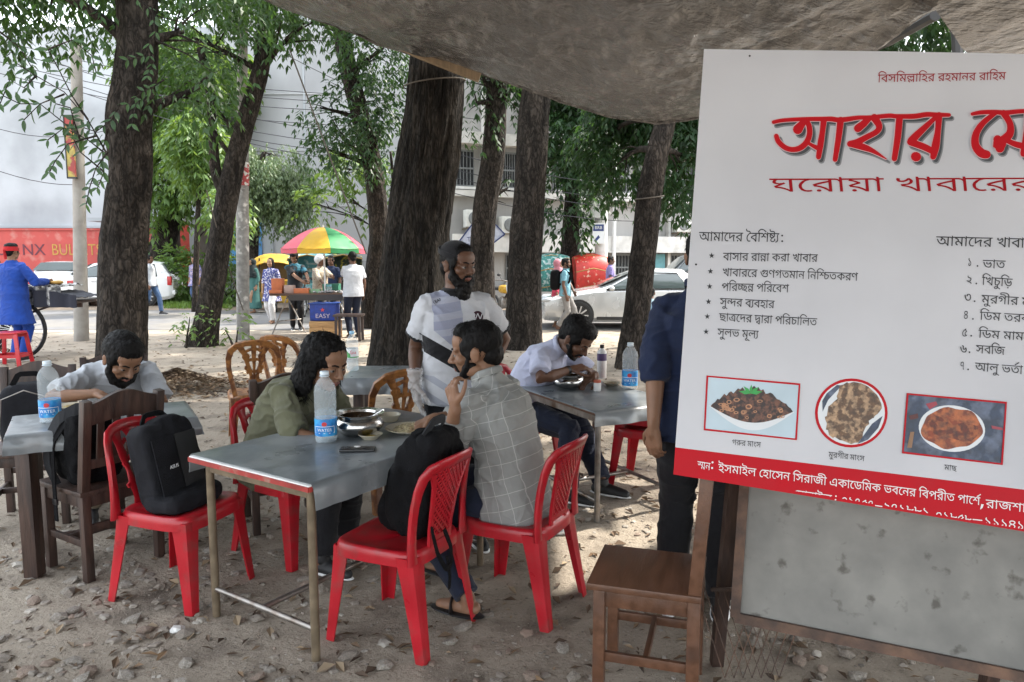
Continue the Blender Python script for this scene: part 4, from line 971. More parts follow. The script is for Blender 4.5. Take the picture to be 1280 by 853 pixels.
# ================================================ tables
def tabletop_frame(p0, e1, e2, z, name, label, cat='table', leg='metal', top_m=None, edge_m=None, inset=.06, th=.022, apron=True, stretch=True):
 """p0: near corner at table height, e1 long, e2 short edge vectors"""
 t = thing(name, label, cat, tuple(p0*1.0)[:2]+(0,), 0)
 p0 = V((p0.x, p0.y, 0)); u = e1.normalized(); v = e2.normalized(); c = p0+e1/2+e2/2; M = Matrix((u, u.cross(V((0, 0, -1))), V((0, 0, 1)))).transposed()
 mb = MB(); mb.box(c+V((0, 0, z-th/2)), (e1.length, e2.length, th), M); mb.obj('table_top', top_m or M_bwood, t, world=True, bevel=.003)
 if edge_m:
  mb = MB(); d = .012
  for a, b_ in ((p0, p0+e1), (p0+e1, p0+e1+e2), (p0+e1+e2, p0+e2), (p0+e2, p0)):
   mb.bar(a+V((0, 0, z-th*.5-.004)), b_+V((0, 0, z-th*.5-.004)), d, th*.9)
  mb.obj('edging', edge_m, t, world=True)
 lm_ = {'metal': M_metal, 'brass': M_brass, 'wood': M_dwood}[leg]; r = .018 if leg != 'wood' else .036
 L = [p0+u*inset+v*inset, p0+e1-u*inset+v*inset, p0+e1+e2-u*inset-v*inset, p0+e2+u*inset-v*inset]
 for q in L:
  mb = MB()
  if leg == 'wood': mb.bar(q, q+V((0, 0, z-th-.001)), r*2, r*2, (0, 1, 0))
  else: mb.tube([q, q+V((0, 0, z-th-.001))], r, 12)
  mb.obj('leg', lm_, t, world=True, smooth=40 if leg != 'wood' else None, bevel=.004 if leg == 'wood' else 0)
 if apron:
  for a, b_ in ((0, 1), (1, 2), (2, 3), (3, 0)):
   mb = MB(); mb.bar(L[a]+V((0, 0, z-th-.03)), L[b_]+V((0, 0, z-th-.03)), .02, .045 if leg != 'wood' else .08); mb.obj('apron', lm_, t, world=True)
 if stretch:
  zz = .13
  for a, b_ in ((3, 0), (1, 2)):
   mb = MB(); mb.tube([L[a]+V((0, 0, zz)), L[b_]+V((0, 0, zz))], .013, 10); mb.obj('stretcher', M_metal if leg != 'wood' else M_dwood, t, world=True, smooth=40)
  mb = MB(); mb.tube([(L[3]+L[0])/2+V((0, 0, zz)), (L[1]+L[2])/2+V((0, 0, zz))], .013, 10); mb.obj('stretcher', M_metal if leg != 'wood' else M_dwood, t, world=True, smooth=40)
 return t
def tablecloth(p0, e1, e2, z, over, label, seed=0, m=None, sag=(0, 0)):
 """over: overhang (near long, right end, far long, left end)"""
 n, r_, f_, l_ = over; u = e1.normalized(); v = e2.normalized(); Lx, Ly = e1.length, e2.length; p0 = V((p0.x, p0.y, 0)); g = .004
 def fn(a, b_):
  x = -l_+(Lx+l_+r_)*a; y = -n+(Ly+n+f_)*b_; zz = z+g; ox = oy = 0
  w_ = noise.noise(V((x*3+seed, y*3, 0)))
  k = 0
  if x < 0: k = max(k, -x); ox = -.006-.0*x
  if x > Lx: k = max(k, x-Lx)
  if y < 0: k = max(k, -y)
  if y > Ly: k = max(k, y-Ly)
  xx = min(max(x, 0), Lx); yy = min(max(y, 0), Ly)
  fl = .012+.03*abs(noise.noise(V((x*7+seed, y*7, 3)))) if k > .003 else 0
  if x < 0: xx -= min(.006, -x)+fl*min(1, k/.06)
  if x > Lx: xx += min(.006, x-Lx)+fl*min(1, k/.06)
  if y < 0: yy -= min(.006, -y)+fl*min(1, k/.06)
  if y > Ly: yy += min(.006, y-Ly)+fl*min(1, k/.06)
  zz -= max(0, k-.004)*1.0
  if k == 0: zz += .002*abs(noise.noise(V((x*9+seed, y*9, 1))))+.003*max(0, noise.noise(V((x*2.5+y*4+seed, y*2-x*3, 8))))
  return p0+u*xx+v*yy+V((0, 0, zz))
 mb = MB(); mb.sheet(fn, 70, 46, .0016); o = mb.obj('tablecloth', m or M_cloth, smooth=60); tag(o, label, 'tablecloth'); return o
zA = .75
A_L = G(236, 570, zA); A_N = G(386, 608, zA); e2A = (A_L-A_N); e2A.z = 0; e1A = V((-e2A.y, e2A.x, 0)).normalized(); e1A = e1A if e1A.y > 0 else -e1A; e1A = e1A*1.24
tA = tabletop_frame(A_N, e1A, e2A, zA, 'dining_table', 'long dining table in the middle with red edging and pipe legs', leg='brass', top_m=M_white, edge_m=mat('red_edging', (.32, .03, .025), .5, vary=.3, vscale=12, col2=(.24, .12, .09), cscale=12, cfac=(.55, .65)))
tablecloth(A_N, e1A, e2A, zA, (.105, .05, .09, -.012), 'grey oilcloth on the long middle table leaving its red end edge bare', 1)
zB = .70
B_N = G(745, 516, zB); B_L = G(655, 486, zB); e1B = (B_L-B_N); e1B.z = 0; e1B = e1B.normalized()*.98; e2B = V((e1B.y, -e1B.x, 0)); e2B = (e2B if e2B.x > 0 else -e2B).normalized()*.66
# near corner is origin; long edge runs away to the left
tB = tabletop_frame(B_N, e2B, e1B, zB, 'dining_table', 'square dining table with grey cover at which the lavender shirted man eats', leg='metal', inset=.05)
tablecloth(B_N, e2B, e1B, zB, (.09, .04, .02, .012), 'grey oilcloth hanging over the near corner of the right hand table', 5)
zC = .75
C_N = G(8, 546, zC); e1C = V((.86, .50, 0)).normalized()*.86; e2C = V((-.50, .86, 0)).normalized()*.52
tC = tabletop_frame(C_N, e1C, e2C, zC, 'dining_table', 'left hand dining table on square black wooden legs', leg='wood', inset=.07)
tablecloth(C_N, e1C, e2C, zC, (.10, .09, .03, .02), 'grey oilcloth on the left hand table with the blue labelled bottle', 9)
zD = .74
D_N = G(428, 474, zD); e1D = V((1.05, .03, 0)); e2D = V((-.03, .62, 0))
tD = tabletop_frame(D_N, e1D, e2D, zD, 'dining_table', 'small grey covered table in front of the huge trunk', leg='wood', inset=.1, stretch=False)
tablecloth(D_N, e1D, e2D, zD, (.12, .05, .03, .04), 'grey oilcloth on the small table before the huge trunk', 13)
# ================================================ bottles, bowls, food
M_pet = bpy.data.materials.new('clear_pet'); M_pet.use_nodes = True
b_ = M_pet.node_tree.nodes['Principled BSDF']; b_.inputs['Base Color'].default_value = (.85, .93, .97, 1); b_.inputs['Roughness'].default_value = .06; b_.inputs['IOR'].default_value = 1.25; b_.inputs['Transmission Weight'].default_value = .0
b_.inputs['Alpha'].default_value = .2; b_.inputs['Specular IOR Level'].default_value = .9
M_watr = bpy.data.materials.new('water_fill'); M_watr.use_nodes = True
b_ = M_watr.node_tree.nodes['Principled BSDF']; b_.inputs['Base Color'].default_value = (.62, .78, .86, 1); b_.inputs['Roughness'].default_value = .05; b_.inputs['IOR'].default_value = 1.2; b_.inputs['Transmission Weight'].default_value = .3; b_.inputs['Alpha'].default_value = .22
M_lab = mat('blue_label', (.02, .20, .55), .35, vary=.2, vscale=22, bump=.0, col2=(.05, .36, .68), cscale=18, cfac=(.45, .6))
M_cap = mat('pale_blue_cap', (.30, .55, .75), .4, vary=.05); M_capw = mat('clear_cap', (.6, .68, .74), .35, vary=.05)
M_lw = mat('label_white', (.8, .82, .85), .5, vary=0, bump=0); M_lr = mat('label_red', (.55, .04, .05), .5, vary=0, bump=0); M_lg = mat('label_green', (.08, .35, .10), .5, vary=0, bump=0)
def curve_on(me_o, R0, M=None): pass
def bottle(label, p, H, r, lab_z, capm, kind='water', txt='WATER', face=0, fill=.95):
 t = thing('water_bottle', label, 'bottle', tuple(p)); k = H
 prof = [(.0, .004), (r*.85, 0), (r, .01*k/.3)]
 z = .03*k/.3
 for i in range(5): z0 = k*(.08+.015*i); prof.append((r*(1 if i % 2 else .985), z0))
 prof += [(r*.985, k*lab_z[0]), (r*.985, k*lab_z[1])]
 n = 7; za = k*lab_z[1]; zb_ = k*.72
 for i in range(n*2): prof.append((r*(1.0 if i % 2 else .955), za+(zb_-za)*(i+.5)/(n*2)))
 prof += [(r*.97, k*.74), (r*.88, k*.80), (r*.66, k*.86), (r*.42, k*.905), (r*.33, k*.925), (r*.33, k*.955)]
 mb = MB(); mb.lathe(prof, n=32); mb.obj('body', M_pet, t, smooth=60)
 mb = MB(); fz = fill*k*.72; mb.lathe([(r*.9, .006), (r*.93, .02)]+[(r*.93, fz)], n=28); mb.obj('water', M_watr, t, smooth=50)
 mb = MB(); mb.lathe([(r*.37, k*.945), (r*.40, k*.95), (r*.40, k*.992), (r*.36, k)], n=20); mb.lathe([(r*.38, k*.925), (r*.45, k*.93), (r*.45, k*.938), (r*.38, k*.94)], n=20); mb.obj('cap', capm, t, smooth=40)
 mb = MB(); mb.lathe([(r*1.002, k*lab_z[0]), (r*1.006, k*lab_z[0]+.003), (r*1.006, k*lab_z[1]-.003), (r*1.002, k*lab_z[1])], n=40, cap=False); lb = mb.obj('label', M_lab if kind == 'water' else M_lw, t, smooth=60)
 hL = k*(lab_z[1]-lab_z[0]); zc = k*(lab_z[0]+lab_z[1])/2; rr_ = r*1.012
 def wrap(me):
  for v in me.vertices:
   a = v.co.x/rr_+face; q = rr_+v.co.z*.5; z_ = v.co.y+zc; v.co = V((math.sin(a)*q, -math.cos(a)*q, z_))
  me.update()
 def dec(mb, name, m_): me = mb.mesh(name, m_); wrap(me); link(name, me, lb)
 if kind == 'water':
  me = latin(txt, hL*.26, M_lw, Matrix.Identity(4), 'lettering', lb, ext=.0004).data
  for v in me.vertices: v.co.y -= hL*.22
  wrap(me)
  mb = MB(); mb.grid(lambda a, b__: V(((a-.5)*hL*.0+math.cos(a*2*math.pi)*b__*hL*.15, math.sin(a*2*math.pi)*b__*hL*.13+hL*.22, .0006)), 20, 2, 0, 1, .01, 1); dec(mb, 'emblem', M_lr)
  mb = MB()
  w_, h_ = hL*.62, hL*.2; P = [(-w_, -h_*1.6), (w_, -h_*1.6), (w_, h_*.35), (w_*.4, h_*.35), (-w_*.4, h_*.35), (-w_, h_*.35)]
  for i in range(6):
   a, c = V((*P[i], .0005)), V((*P[(i+1) % 6], .0005))
   for s in range(4): mb.bar(a.lerp(c, s/4), a.lerp(c, (s+1)/4), hL*.03, .0006, (0, 0, 1))
  dec(mb, 'outline', M_lw)
 else:
  mb = MB(); mb.grid(lambda a, b__: V((-.05+.045*a, (-.4+.75*b__*(1-a*.6))*hL, .0006)), 6, 2); dec(mb, 'stripe', M_lg)
  me = latin(txt, hL*.5, M_lr, Matrix.Identity(4), 'lettering', lb, ext=.0004, shear=.3).data
  for v in me.vertices: v.co.x += .012; v.co.y -= .05*hL
  wrap(me)
  mb = MB(); mb.grid(lambda a, b__: V((-.1+.2*a, -.46*hL+.12*hL*b__, .0006)), 16, 1); dec(mb, 'band', M_lg)
 return t
bottle('large clear water bottle with blue label in the middle of the long table', G(408, 553, zA)+V((0, 0, .006)), .335, .052, (.10, .34), M_capw, face=.1, fill=.62)
bottle('clear water bottle with blue label standing on the left hand table', G(64, 529, zC)+V((0, 0, .006)), .325, .052, (.10, .38), M_capw, face=.25, fill=.5)
bottle('blue capped water bottle with red and green label on the small table', G(441, 465, zD)+V((0, 0, .006)), .31, .047, (.34, .58), M_cap, kind='spa', txt='Spa', face=0, fill=.8)
bottle('water bottle with blue label half hidden by the navy sleeve on the right hand table', G(787, 487, zB)+V((0, 0, .006)), .325, .055, (.08, .40), M_capw, face=-.2, fill=.5)
def lathe_thing(name, label, cat, p, prof, m, part='body', n=32):
 t = thing(name, label, cat, tuple(p)); mb = MB(); mb.lathe(prof, n=n, cap=False); mb.obj(part, m, t, smooth=50); return t
M_steelcap = M_blackp
fl = lathe_thing('drink_bottle', 'white bottle with purple band and black cap on the right hand table', 'bottle', G(752, 474, zB)+V((0, 0, .008)), [(0, 0), (.034, 0), (.036, .01), (.036, .135), (.035, .14)], mat('milky_plastic', (.62, .62, .60), .4, vary=.05))
mb = MB(); mb.lathe([(.0365, .135), (.037, .14), (.037, .185), (.0362, .19)], n=28, cap=False); mb.obj('band', mat('purple_band', (.07, .04, .13), .5, vary=.1), fl, smooth=50)
mb = MB(); mb.lathe([(.036, .19), (.033, .205), (.02, .22), (.013, .228), (.013, .232)], n=28); mb.obj('neck', mat('milky_plastic', (.6, .6, .6)), fl, smooth=50)
mb = MB(); mb.lathe([(.016, .23), (.017, .233), (.017, .252), (.014, .255)], n=20); mb.obj('cap', M_blackp, fl, smooth=40)
jr = lathe_thing('spice_jar', 'small white jar with orange red lid beside the steel pot', 'jar', G(746.5, 490, zB)+V((0, 0, .006)), [(0, 0), (.024, 0), (.026, .006), (.026, .055), (.022, .06)], M_white)
mb = MB(); mb.lathe([(.0, .076), (.024, .076), (.026, .073), (.026, .06), (.022, .058)], n=24); mb.obj('lid', mat('orange_lid', (.45, .09, .04), .5), jr, smooth=40)
pot = [(0, 0), (.05, 0), (.085, .012), (.108, .035), (.112, .052), (.10, .072), (.088, .082), (.09, .09), (.112, .096), (.113, .099), (.088, .094), (.084, .084), (.095, .07), (.104, .05), (.098, .03), (.07, .012), (0, .01)]
M_curry = mat('brown_curry', (.16, .075, .025), .35, vary=.4, vscale=40, bump=.5, bscale=60, col2=(.28, .15, .05), cscale=30)
for lab, q, s, z in (('round steel serving pot beside the bottle on the long table', (449, 544), 1.1, zA), ('round steel pot on the right hand table under the bowed diner', (711, 486), 1.05, zB)):
 t = lathe_thing('steel_pot', lab, 'pot', G(*q, z)+V((0, 0, .006)), [(r*s, zz*s) for r, zz in pot], M_chrome, 'bowl', 40)
 mb = MB(); mb.lathe([(0, .045*s), (.06*s, .046*s), (.1*s, .042*s)], n=24, cap=False); mb.obj('curry', M_curry, t, smooth=60)
 mb = MB(); mb.tube([(.02, .0, .05), (.075, -.02, .095), (.13, -.045, .13)], [.006, .004, .005], 8); mb.obj('spoon', M_chrome, t, smooth=60)
M_china = mat('china_rim', (.52, .47, .36), .3, vary=.15, vscale=12, bump=0); M_rice = mat('rice_food', (.50, .42, .25), .6, vary=.4, vscale=60, bump=1, bscale=90, col2=(.22, .12, .05), cscale=22, cfac=(.5, .65))
M_gravy = mat('yellow_gravy', (.34, .24, .05), .35, vary=.4, vscale=40, bump=.5)
def plate(label, p, r, food, fm, name='plate', deep=.02, n_g=90):
 t = thing(name, label, 'plate', tuple(p)); mb = MB(); mb.lathe([(0, .002), (r*.6, 0), (r*.66, .004), (r*.92, deep*.85), (r, deep), (r, deep+.003), (r*.9, deep*.9+.002), (r*.62, .008), (0, .006)], n=40, cap=False); mb.obj('dish', M_china, t, smooth=50)
 mb = MB()
 if food:
  mb.grid(lambda a, b__: V((math.cos(a*6.2832)*b__*r*.72, math.sin(a*6.2832)*b__*r*.72, .008+food*(1-b__*b__)*(1+.4*noise.noise(V((math.cos(a*6.28)*b__*4, math.sin(a*6.28)*b__*4, r*50)))))), 40, 12)
  mb.obj('food', fm, t, smooth=80)
  g = MB(); rr = random.Random(int(r*1000))
  for k in range(n_g):
   a = rr.uniform(0, 6.28); q = rr.random()**.5*r*.72; c = V((math.cos(a)*q, math.sin(a)*q, .010+food*(1-(q/r/.72)**2)*1.1)); g.ell(c, (.0045, .0018, .0018), Matrix.Rotation(rr.uniform(0, 6.28), 3, 'Z'), 5, 4)
  o = g.obj('rice_grains', M_rice, t, smooth=60); o['kind'] = 'stuff'
 return t
plate('plate of rice and curry under the grey shirted man\'s hand', G(513, 541, zA)+V((0, 0, .006)), .125, .03, M_rice)
plate('small dish of yellow curry in front of the steel pot', G(463, 550, zA)+V((0, 0, .006)), .058, .008, M_gravy, 'dish', .022, 0)
plate('small cream bowl of dal just behind the rice plate', G(487, 528, zA)+V((0, 0, .006)), .06, .015, M_gravy, 'bowl', .035, 0)
plate('yellowish plate of food right of the bottle on the left hand table', G(92, 512, zC)+V((0, 0, .006)), .085, .012, M_gravy)
plate('cream plate of leftovers on the far end of the left hand table', G(168, 514, zC)+V((0, 0, .006)), .10, .012, M_rice)
plate('grey side plate near the spice jar on the right hand table', G(765, 483, zB)+V((0, 0, .006)), .065, .01, M_curry)
# phone
pc = G(447, 565, zA); ph_ = thing('phone', 'black phone lying face down near the table\'s front edge', 'phone', (pc.x, pc.y, zA+.008), R(3))
mb = MB(); mb.box((0, 0, .005), (.155, .072, .009)); mb.obj('body', M_blackp, ph_, bevel=.003)
mb = MB(); mb.box((-.045, .0, .0105), (.035, .034, .002)); mb.obj('camera_bump', M_blackp, ph_, bevel=.0008)
mb = MB()
for x in (-.052, -.038): mb.lathe([(0, .0128), (.006, .0128), (.006, .011)], (x, 0, 0), 14, cap=False)
mb.obj('lens', M_glassd, ph_)
mb = MB(); mb.ell((.002, .0, .012), (.012, .008, .004)); mb.ell((-.01, .004, .0115), (.006, .005, .003)); tag(mb.obj('tissue_crumb', M_paper, norm=True), 'tiny white scrap lying on the phone', 'scrap'); o = COL.objects[-1]; o.location = (pc.x+.0, pc.y, zA+.012)
# ================================================ backpacks
def fold(seed, amp=.006, f=9):
 def fn(co, n):
  a = noise.noise(V((co.x*f, co.y*f, co.z*f*.5+seed))); b__ = 1-abs(noise.noise(V((co.x*f*1.6, co.y*f*1.6, co.z*f+seed*2))))*2
  return co+n*amp*(a+.7*b__)
 return fn
def rbox(mb, c, sz, M=None, r=.35):     # rounded box as superellipsoid
 vs = []; fs = []; nu, nv = 24, 14; e = r
 def sp(x, k): return math.copysign(abs(x)**k, x)
 for j in range(1, nv):
  t = math.pi*j/nv
  for i in range(nu):
   a = 2*math.pi*i/nu; p = V((sz[0]/2*sp(math.sin(t), e)*sp(math.cos(a), e), sz[1]/2*sp(math.sin(t), e)*sp(math.sin(a), e), sz[2]/2*sp(math.cos(t), e)))
   vs.append(V(c)+(M @ p if M is not None else p))
 for pz in (sz[2]/2, -sz[2]/2): p = V((0, 0, pz)); vs.append(V(c)+(M @ p if M is not None else p))
 a, b__ = len(vs)-2, len(vs)-1
 for j in range(nv-2):
  for i in range(nu): fs.append((j*nu+i, (j+1)*nu+i, (j+1)*nu+(i+1) % nu, j*nu+(i+1) % nu))
 for i in range(nu): fs.append((a, i, (i+1) % nu)); fs.append((b__, (nv-2)*nu+(i+1) % nu, (nv-2)*nu+i))
 mb.add(vs, fs)
def ribbon(mb, pts, w, th, up=(0, 0, 1)):
 pts = [V(p) for p in pts];
 for i in range(2):
  q = []
  for k in range(len(pts)-1): q += [pts[k], (pts[k]+pts[k+1])/2] if i == 0 else [pts[k].lerp(pts[k+1], .25), pts[k].lerp(pts[k+1], .75)]
  pts = [pts[0]]+q+[pts[-1]] if i else q+[pts[-1]]
 n = len(pts); vs = []; fs = []; up = V(up)
 for i in range(n):
  t = (pts[min(n-1, i+1)]-pts[max(0, i-1)]); t = t.normalized() if t.length > 1e-7 else V((0, 0, 1)); x = t.cross(up); x = x.normalized() if x.length > .05 else t.orthogonal().normalized(); y = x.cross(t)
  for a, b__ in ((-1, -1), (1, -1), (1, 1), (-1, 1)): vs.append(pts[i]+x*a*w/2+y*b__*th/2)
 for i in range(n-1):
  for k in range(4): fs.append((i*4+k, i*4+(k+1) % 4, i*4+4+(k+1) % 4, i*4+4+k))
 fs.append((3, 2, 1, 0)); fs.append((n*4-4, n*4-3, n*4-2, n*4-1)); mb.add(vs, fs)
# bag 1: charcoal upright bag on red chair A (local frame of the chair)
def M4(t): return Matrix.Translation(t.location) @ Matrix.Rotation(t.rotation_euler.z, 4, 'Z')
b1 = thing('backpack', 'charcoal upright backpack with a tiny white tag leaning on the red chair at left', 'backpack', chA.location, chA.rotation_euler.z)
tilt = Matrix.Rotation(R(13), 3, 'X')
mb = MB(); rbox(mb, (0, -.075, .44+.20), (.33, .13, .39), tilt, .3); rbox(mb, (.0, .02, .44+.035), (.36, .22, .09), None, .5); rbox(mb, (-.02, -.10, .44+.385), (.2, .07, .05), tilt, .6)
me_o = blob('body', mb, M_dgrey, b1, .006, 3, fold(3, .010, 9), world=False)
# front flap panel
mb = MB(); mb.sheet(lambda u, v: V(((u-.5)*.135+.073, .005+.008*math.sin(u*3.14)*math.sin(v*3.14)-.0, 0))+tilt @ V((0, -.015, (v-.5)*.29))+V((0, .014, .635)), 12, 16, .006); mb.obj('front_panel', M_dgrey, b1, smooth=60)
mb = MB(); mb.sheet(lambda u, v: V(((u-.5)*.135-.07, .003+.008*math.sin(u*3.14)*math.sin(v*3.14), 0))+tilt @ V((0, -.015, (v-.5)*.29))+V((0, .014, .635)), 12, 16, .006); mb.obj('front_panel', mat('charcoal_smooth', (.016, .0165, .019), .5, vary=.2, bump=.2, bscale=200), b1, smooth=60)
Mt = Matrix.Translation((.06, .026, .63)) @ frameM((0, 0, 0), (-1, 0, 0), (0, 1, .2))
latin('ASUS', .024, M_lw, Mt, 'lettering', b1, ext=.0006)
mb = MB(); ribbon(mb, [(.09, -.13, .82), (.05, -.15, .865), (-.05, -.15, .865), (-.09, -.13, .82)], .025, .006, (0, 1, 0)); mb.obj('handle', M_black, b1)
mb = MB(); ribbon(mb, [(-.12, -.13, .80), (-.19, -.10, .7), (-.2, -.04, .55), (-.17, .0, .46)], .05, .008, (1, 0, 0)); mb.obj('strap', M_black, b1)
# bag 2: black backpack slung on chair B (hangs on its front side against backrest)
b2 = thing('backpack', 'black backpack with looped straps slung over the front red chair\'s back', 'backpack', chB.location, chB.rotation_euler.z)
mb = MB(); rbox(mb, (0.05, -.105, .665), (.30, .21, .45), Matrix.Rotation(R(14), 3, 'X'), .5); rbox(mb, (.06, .01, .60), (.24, .11, .30), Matrix.Rotation(R(14), 3, 'X'), .55); rbox(mb, (.03, -.19, .86), (.22, .12, .10), None, .7)
blob('body', mb, M_black, b2, .006, 3, fold(11, .015, 11), world=False)
mb = MB(); ribbon(mb, [(.09, -.17, .91), (.05, -.20, .955), (-.03, -.20, .955), (-.07, -.18, .90)], .035, .008, (0, 1, 0)); mb.obj('handle', M_strap, b2)
mb = MB(); ribbon(mb, [(.15, -.13, .88), (.205, -.08, .80), (.215, -.03, .64), (.21, .0, .5), (.18, -.02, .45)], .055, .012, (0, 1, 0)); mb.obj('strap', M_strap, b2)
mb = MB(); ribbon(mb, [(-.06, -.20, .55), (-.10, -.235, .50), (-.12, -.27, .43), (-.09, -.29, .36), (-.03, -.28, .36), (-.0, -.26, .42), (-.02, -.24, .50)], .022, .004, (0, 1, 0)); mb.obj('strap', M_black, b2)
mb = MB(); ribbon(mb, [(-.05, -.27, .40), (-.06, -.29, .32), (-.05, -.28, .26)], .02, .004, (0, 1, 0)); mb.obj('strap_end', M_black, b2)
# bag 3: black strap backpack on wooden chair w1 seat
b3 = thing('backpack', 'black backpack with broad grey strap sitting on the dark wooden chair at the left table', 'backpack', w1.location, w1.rotation_euler.z)
b3.location += 1*V((math.sin(R(-58))*-.035, math.cos(R(-58))*-.035, 0)); mb = MB(); rbox(mb, (-.06, -.01, .655), (.27, .17, .38), Matrix.Rotation(R(6), 3, 'X'), .5); rbox(mb, (-.07, .09, .6), (.24, .1, .26), None, .55); blob('body', mb, M_black, b3, .007, 3, fold(17, .014, 11), world=False)
mb = MB(); ribbon(mb, [(-.04, -.10, .83), (-.13, -.05, .87), (-.20, .02, .82), (-.24, .07, .70), (-.24, .08, .58), (-.22, .04, .48)], .06, .012, (1, 0, 0)); mb.obj('strap', M_strap, b3)
mb = MB(); ribbon(mb, [(-.19, -.02, .80), (-.24, .02, .70), (-.245, .02, .5), (-.245, .02, .3)], .03, .006, (1, 0, 0)); mb.obj('strap', M_black, b3)
mb = MB(); mb.box((-.245, .02, .40), (.012, .04, .03)); mb.obj('buckle', M_blackp, b3, bevel=.002)
mb = MB(); ribbon(mb, [(-.12, -.06, .81), (-.10, -.05, .87), (-.04, -.05, .87), (-.02, -.06, .81)], .03, .007, (0, 1, 0)); mb.obj('handle', M_black, b3)
# bag 4 at left edge on chair w5
b4 = thing('backpack', 'rounded black bag on the chair at the far left edge', 'backpack', w5.location, w5.rotation_euler.z)
mb = MB(); rbox(mb, (-.02, .0, .66), (.36, .22, .40), None, .5); blob('body', mb, M_dgrey, b4, .009, 3, fold(23, .006, 8), world=False)
mb = MB(); ribbon(mb, [(-.1, .03, .85), (-.06, .04, .92), (.04, .04, .92), (.08, .03, .85)], .03, .01, (0, 1, 0)); mb.obj('handle', M_black, b4)
mb = MB(); mb.tube([(-.16, .115, .6), (-.13, .12, .78), (0, .12, .83), (.12, .12, .78), (.14, .115, .6)], .004, 6); mb.obj('zip', M_metal, b4)
# ================================================ overturned board below banner
gbn = V((-.205, -.978, 0))
def gp(px, py, d): return D(px, py, d)
c0, c1, c2_, c3_ = D(932, 585, 2.62), D(919, 771, 2.52), D(1300, 850, 2.16), D(1310, 600, 2.30)
gb = thing('table_board', 'grey table top with rusty frame propped upright below the banner', 'table', (c1.x, c1.y, 0))
M_gboard = mat('stained_grey_board', (.20, .192, .174), .7, vary=.22, vscale=7, bump=.1, bscale=30, col2=(.09, .082, .07), cscale=16, cfac=(.6, .7), detail=8)
M_rust = mat('rusty_angle', (.13, .075, .05), .8, vary=.35, vscale=20, bump=.4, col2=(.07, .045, .035), cscale=9)
nb = (c1-c0).cross(c3_-c0).normalized(); nb = nb if nb.y > 0 else -nb
mb = MB(); mb.prism([c0, c1, c2_, c3_], (0, 0, 0), nb*.018); mb.obj('panel', M_gboard, gb, world=True)
for i, (a, b__) in enumerate(((c0, c1), (c1, c2_), (c2_, c3_), (c3_, c0))):
 mb = MB(); mb.bar(a-nb*.004, b__-nb*.004, .034, .03, tuple(nb)); mb.obj('frame_bar', M_rust, gb, world=True)
for px, dd in ((925, .06), (1290, .06)):
 mb = MB(); a = G(px, 640, .6); base_ = c0 if px < 1000 else c3_
 mb.bar(V((base_.x-.02, base_.y+dd, base_.z)), V((base_.x-.03, base_.y+dd+.12, 0)), .045, .045); mb.obj('leg', M_dwood, gb, world=True)
# wire mesh behind
wm = thing('wire_mesh', 'piece of diamond wire mesh standing on the ground under the grey board', 'mesh', (.9, 2.75, 0))
mb = MB()
o0 = V((.86, 2.7, .0));
for k in range(-1, 6):
 for s in (1, -1):
  a = V((k*.035, 0, 0)); b__ = a+V((s*.12, .02, .36));
  mb.tube([o0+a, o0+b__], .0022, 4, False)
mb.bar(o0+V((-.1, 0, .36)), o0+V((.3, 0, .36)), .012, .012); mb.obj('lattice', M_rust, wm, world=True, norm=False)
# ================================================ banner
yaw_, lean_ = R(12), R(-10)
bu = V((math.cos(yaw_), -math.sin(yaw_), 0)); n0 = V((0, 0, 1)).cross(bu); bv = V((0, 0, 1))*math.cos(lean_)-n0*math.sin(lean_); bn = bu.cross(bv); bn = -bn if bn.y > 0 else bn   # bn faces camera
P0 = V((0, 0, HC))+ray(860, 322)*2.5
def onb(px, py, out=0.0):
 r = ray(px, py); t = (P0-V((0, 0, HC))).dot(bn)/r.dot(bn); return V((r.x*t, r.y*t, HC+r.z*t))+bn*(out+.007*noise.noise(V((px/210+py/500, py/190, 2.5)))+.003*noise.noise(V((px/90, py/130, 7))))
bw = thing('banner', 'large white food stall banner with red Bengali title and food pictures', 'banner', tuple(onb(842, 590)))
M_ban = mat('white_vinyl', (.70, .70, .73), .5, vary=.03, vscale=2, bump=.12, bscale=7, col2=(.57, .57, .60), cscale=1.2, cfac=(.4, .7))
bt = M_ban.node_tree; tb = bt.nodes.new('ShaderNodeBsdfTranslucent'); tb.inputs[0].default_value = (.62, .60, .60, 1); mb_ = bt.nodes.new('ShaderNodeMixShader'); mb_.inputs[0].default_value = .25
bt.links.new(bt.nodes['Principled BSDF'].outputs[0], mb_.inputs[1]); bt.links.new(tb.outputs[0], mb_.inputs[2]); bt.links.new(mb_.outputs[0], bt.nodes['Material Output'].inputs[0])
M_bred = mat('banner_red', (.44, .006, .014), .6, vary=.05, bump=.05, spec=.2); M_tred = mat('title_red', (.45, .008, .014), .7, vary=.0, bump=0, spec=.15); M_ink = mat('ink_black', (.008, .008, .01), .5, vary=0, bump=0); M_tw = mat('print_white', (.72, .68, .68), .5, vary=0, bump=0)
M_shd = mat('title_shadow_print', (.05, .055, .06), .5, vary=0, bump=0); M_shd2 = mat('title_shadow_soft', (.22, .225, .24), .5, vary=0, bump=0)
XR = 1640
def topy(x): return 62+(x-880)*.015
def boty(x): return 590+(x-842)*.166
def bandy(x): return 557+(x-842)*.1235
def wob(p): return p
def edge(x, y):                      # image column of left edge at row y
 return 880-(y-62)*.0722
def sheetf(xa, xb, ya, yb, nu, nv, out, m, name, th=.003):
 mb = MB()
 def fn(u, v):
  x = xa+(xb-xa)*u; y0, y1 = ya(x), yb(x); y = y1+(y0-y1)*v
  xx = x+(edge(0, y)-860)*(1-u)*1.0
  return onb(xx, y, out)
 mb.sheet(fn, nu, nv, th); return mb.obj(name, m, bw, world=True, smooth=60)
